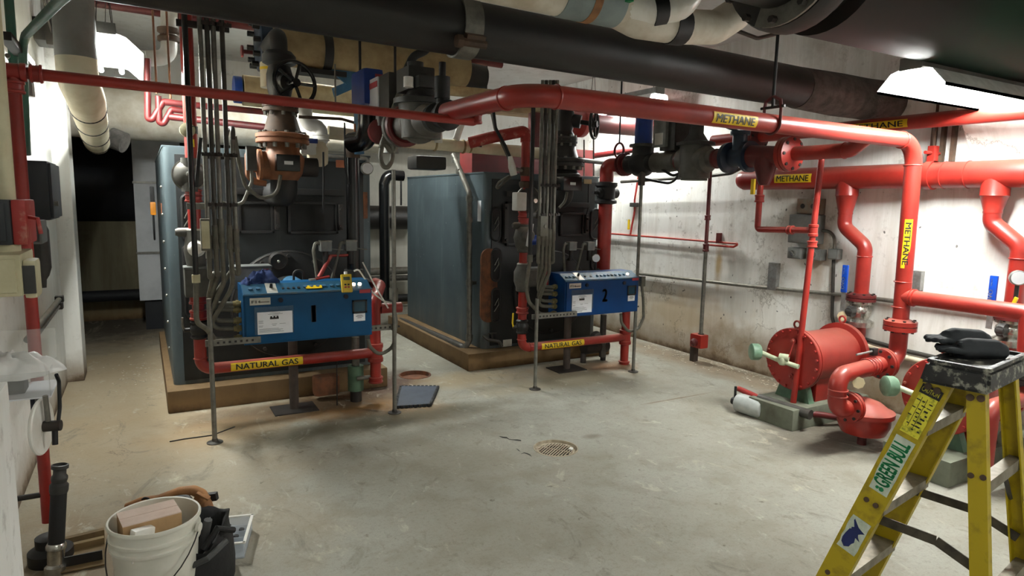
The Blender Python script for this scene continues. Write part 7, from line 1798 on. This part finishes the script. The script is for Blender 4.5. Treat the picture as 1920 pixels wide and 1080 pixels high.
MB().span((XL+.02, 3.594, z0+.01), (x1-.01, 3.602, z1-.01), .003).build('cover', 'pewter', th)
c0, c1 = P(76, 420, Y=3.95), P(80, 528, Y=3.95)
lc = MB().lathe((c1.x, 3.95, c1.z-.03), UZ, [(.015, 0), (.018, .04), (.03, .06), (.042, .10), (.042, c0.z-c1.z), (.03, c0.z-c1.z+.03)], 20).build('hanging_canister', 'pewter', None, 'dark grey rounded canister hanging under the grey junction box', 'canister')
cu = pipe('wall_conduit', 'green grey conduit bent outward at the top of the opening-side wall', 'conduit', [P(50, 290, X=-.5), P(42, 90, X=-.5), P(48, 66, X=-.46), P(105, 8, X=-.25), P(150, -40, X=-.1)], .020, 'greenpvc', .12, 14)
MB().cyl(P(50, 180, X=-.5), P(46, 128, X=-.5), .030, seg=14).build('conduit_coupling', 'galv', cu)
p = P(52, 160, X=-.5); MB().box(p, (.06, .05, .12), None, .01).build('conduit_fitting', 'galv', cu)
x_, y_ = P(22, 100, X=-.55).x, P(22, 100, X=-.55).y
pipe('wall_conduit', 'green grey straight conduit at the upper photo edge by the opening', 'conduit', [P(26, 122, X=-.55), P(12, -60, X=-.55)], .022, 'greenpvc', 0, 14)
pipe('wall_conduit', 'pale conduit slanting behind the top of the red pipe', 'conduit', [P(14, 104, X=-.57), P(30, 128, X=-.57)], .012, 'galv')
a, c = P(12, 88, X=-.52), P(54, 104, X=-.52); MB().box((a+c)/2, (.05, (a-c).length*1.0+.02, .04), None, .004).build('strut_clamp', 'iron', None, 'dark strut clamp across the conduits at the upper left', 'bracket')
# grey box with dark connector near the ceiling, pale ledge under it
p = P(88, 62, X=-.55); MB().box(p, (.14, .3, .16), None, .01).build('ceiling_box', 'pewter', None, 'grey box with dark plug high on the opening-side wall', 'electrical box')
p = P(106, 74, X=-.48); MB().box(p, (.12, .14, .11), None, .02).build('cable_plug', 'iron', None, 'dark plug beside the grey box high on the opening-side wall', 'plug')
for k, (x0_, lab) in enumerate(((80, 'left'), (86, 'right'))):
    pipe('black_cable', 'thin cable rising from the grey box high on the opening-side wall, %s of two' % lab, 'cable', [P(x0_+18, 64, X=-.5), P(x0_+8, 30, X=-.5), P(x0_, -10, X=-.5)], .007, 'iron', .1, group='cables from the grey wall box')
# rails on the left wall
for k, (a, c) in enumerate((((110, 556), (52, 645)), ((109, 570), (58, 650)))):
    q0, q1 = P(*a, X=-.53), P(*c, X=-.53); q1.z = q0.z = (q0.z+q1.z)/2-.0
    pipe('wall_pipe', 'grey pipe level along the opening-side wall ahead of the pier, %s of two' % ('upper' if k == 0 else 'lower'), 'pipe', [q0, q1], .017 if k == 0 else .013, 'galv')
    MB().box(q0+V((.0, .03, 0)), (.05, .07, .045), None, .006).build('pipe_end_clamp', 'iron', None, 'dark clamp at the far end of the %s opening-side wall pipe' % ('upper' if k == 0 else 'lower'), 'bracket')

# ================================================================== dark room beyond the opening
ty = 10.0
tz = P(190, 345, Y=ty).z; tr_ = (P(190, 272, Y=ty).z-P(190, 432, Y=ty).z)/2
th = thing('storage_tank', 'big black horizontal tank in the dark room beyond the opening', 'tank', (0, ty, tz-tr_))
MB().lathe((-2.6, ty, tz), UX, [(.1, -.25), (tr_*.7, -.15), (tr_, 0), (tr_, 3.5), (tr_*.7, 3.65), (.1, 3.75)], 44).build('shell', 'tank', th)
for x in (-1.3, .6): MB().lathe((x, ty, tz), UX, [(tr_+.004, 0), (tr_+.012, .005), (tr_+.012, .06), (tr_+.004, .065)], 44, caps=False).build('band', 'tank', th)
MB().span((-1.9, ty-.30, 0), (.9, ty+.30, tz-tr_*.86)).build('tank_saddle', 'saddle', None, 'stained concrete saddle wall under the black tank', 'tank support')
pipe('floor_pipe', 'dark pipe along the floor before the tank saddle', 'pipe', [V((-2.0, ty-.55, .35)), V((.3, ty-.55, .35))], .07, 'tank')
a, c = P(251, 270, Y=8.9), P(297, 560, Y=8.9)
th = thing('grey_column', 'grey sheet metal column with seams left of boiler one', 'column', ((a.x+c.x)/2, 8.95, c.z))
mk('columngrey', s2l(186,188,190), s2l(164,166,168), .5, .05, scale=3)
xL, xR_ = P(256, 450, Y=8.8).x, P(345, 450, Y=8.8).x
MB().span((xL, 8.8, c.z), (xR_, 9.2, 2.55)).build('casing', 'columngrey', th)
for py in (342, 474): z = P(270, py, Y=8.8).z; MB().span((xL-.01, 8.785, z-.012), (xR_+.01, 9.2, z+.012)).build('seam_band', 'galv', th)
MB().span((xL+.05, 8.84, 0), (xR_-.02, 9.15, c.z)).build('dark_foot', 'tank', th)
# orange detector hung on the boiler side
d0 = P(287, 391, X=B1['x0']-.05)
th = thing('gas_detector', 'small orange handheld detector with hanging lead on the left side of boiler one', 'detector', d0)
MB().box(d0, (.05, .09, .13), None, .012).build('body', 'orange', th)
MB().box(d0+V((0, .05, .12)), (.04, .05, .2), None, .01).build('holder', 'black_rub', th)
MB().tube([d0-UZ*.06+V((0, .08, 0)), d0+V((0, .10, -.2)), d0+V((0, .03, -.36)), d0+V((0, -.05, -.22)), d0+V((0, -.03, -.07))], .009, 8, .06).build('lead', 'black_rub', th)
# between the boilers
bk = 9.4
xg0, xg1 = 1.9, 2.75
for z, r, lab, mt in ((1.38, .17, 'thick black wrapped pipe across the gap between the boilers', 'black_ins'), (.72, .055, 'thin grey pipe across the gap between the boilers', 'galv'), (.58, .04, 'lower thin grey pipe across the gap between the boilers', 'galvd'), (.36, .06, 'dark pipe near the floor in the gap between the boilers', 'darkiron')):
    py = {1.38: 408, .72: 508, .58: 522, .36: 560}[z]
    zz = P(730, py, Y=bk-.2).z; pipe('distant_pipe', lab, 'pipe', [V((1.3, bk-.2, zz)), V((3.6, bk-.2, zz))], r, mt, 0, 20)
wall_material('gapwall', s2l(196,194,184), s2l(150,146,134), .6, True, False)
MB().span((1.5, bk+.1, 0), (XR, bk+.25, 2.42)).build('wall_partition', 'gapwall', kind='structure', smooth=False)
x_ = P(722, 400, Y=7.9).x
pipe('black_pipe', 'black upright pipe with rounded head in the gap between the boilers', 'pipe', [P(722, 560, Y=7.9), P(720, 345, Y=7.9), P(726, 328, Y=7.9), P(756, 330, Y=7.9)], .065, 'black_gloss', .1, 18)
pipe('hanger_rod', 'thin dark rod in the gap between the boilers', 'rod', [P(752, 335, Y=8.2), P(752, 385, Y=8.2)], .012, 'black_rub')

# flakes of old paint along the foot of the right wall and crumbs by the pad
b = MB(); rnd = random.Random(21)
for k in range(230):
    if k < 170: x, y = XR-.04-abs(rnd.gauss(0, .16)), rnd.uniform(3.7, 5.6)
    else: q = P(rnd.gauss(255, 25), rnd.gauss(705, 14), Z=0); x, y = q.x, q.y
    a, r = rnd.uniform(0, 6.3), rnd.uniform(.004, .017)
    pts = [V((x+r*rnd.uniform(.5, 1)*math.cos(a+t), y+r*rnd.uniform(.5, 1)*math.sin(a+t), .001)) for t in (0, 1.5, 3.0, 4.6)]
    b.prism(pts, (0, 0, rnd.uniform(.001, .004)))
b.build('paint_flakes', 'whiteins', None, 'white paint flakes scattered on the floor along the foot of the walls', 'flakes', kind='stuff', smooth=False)
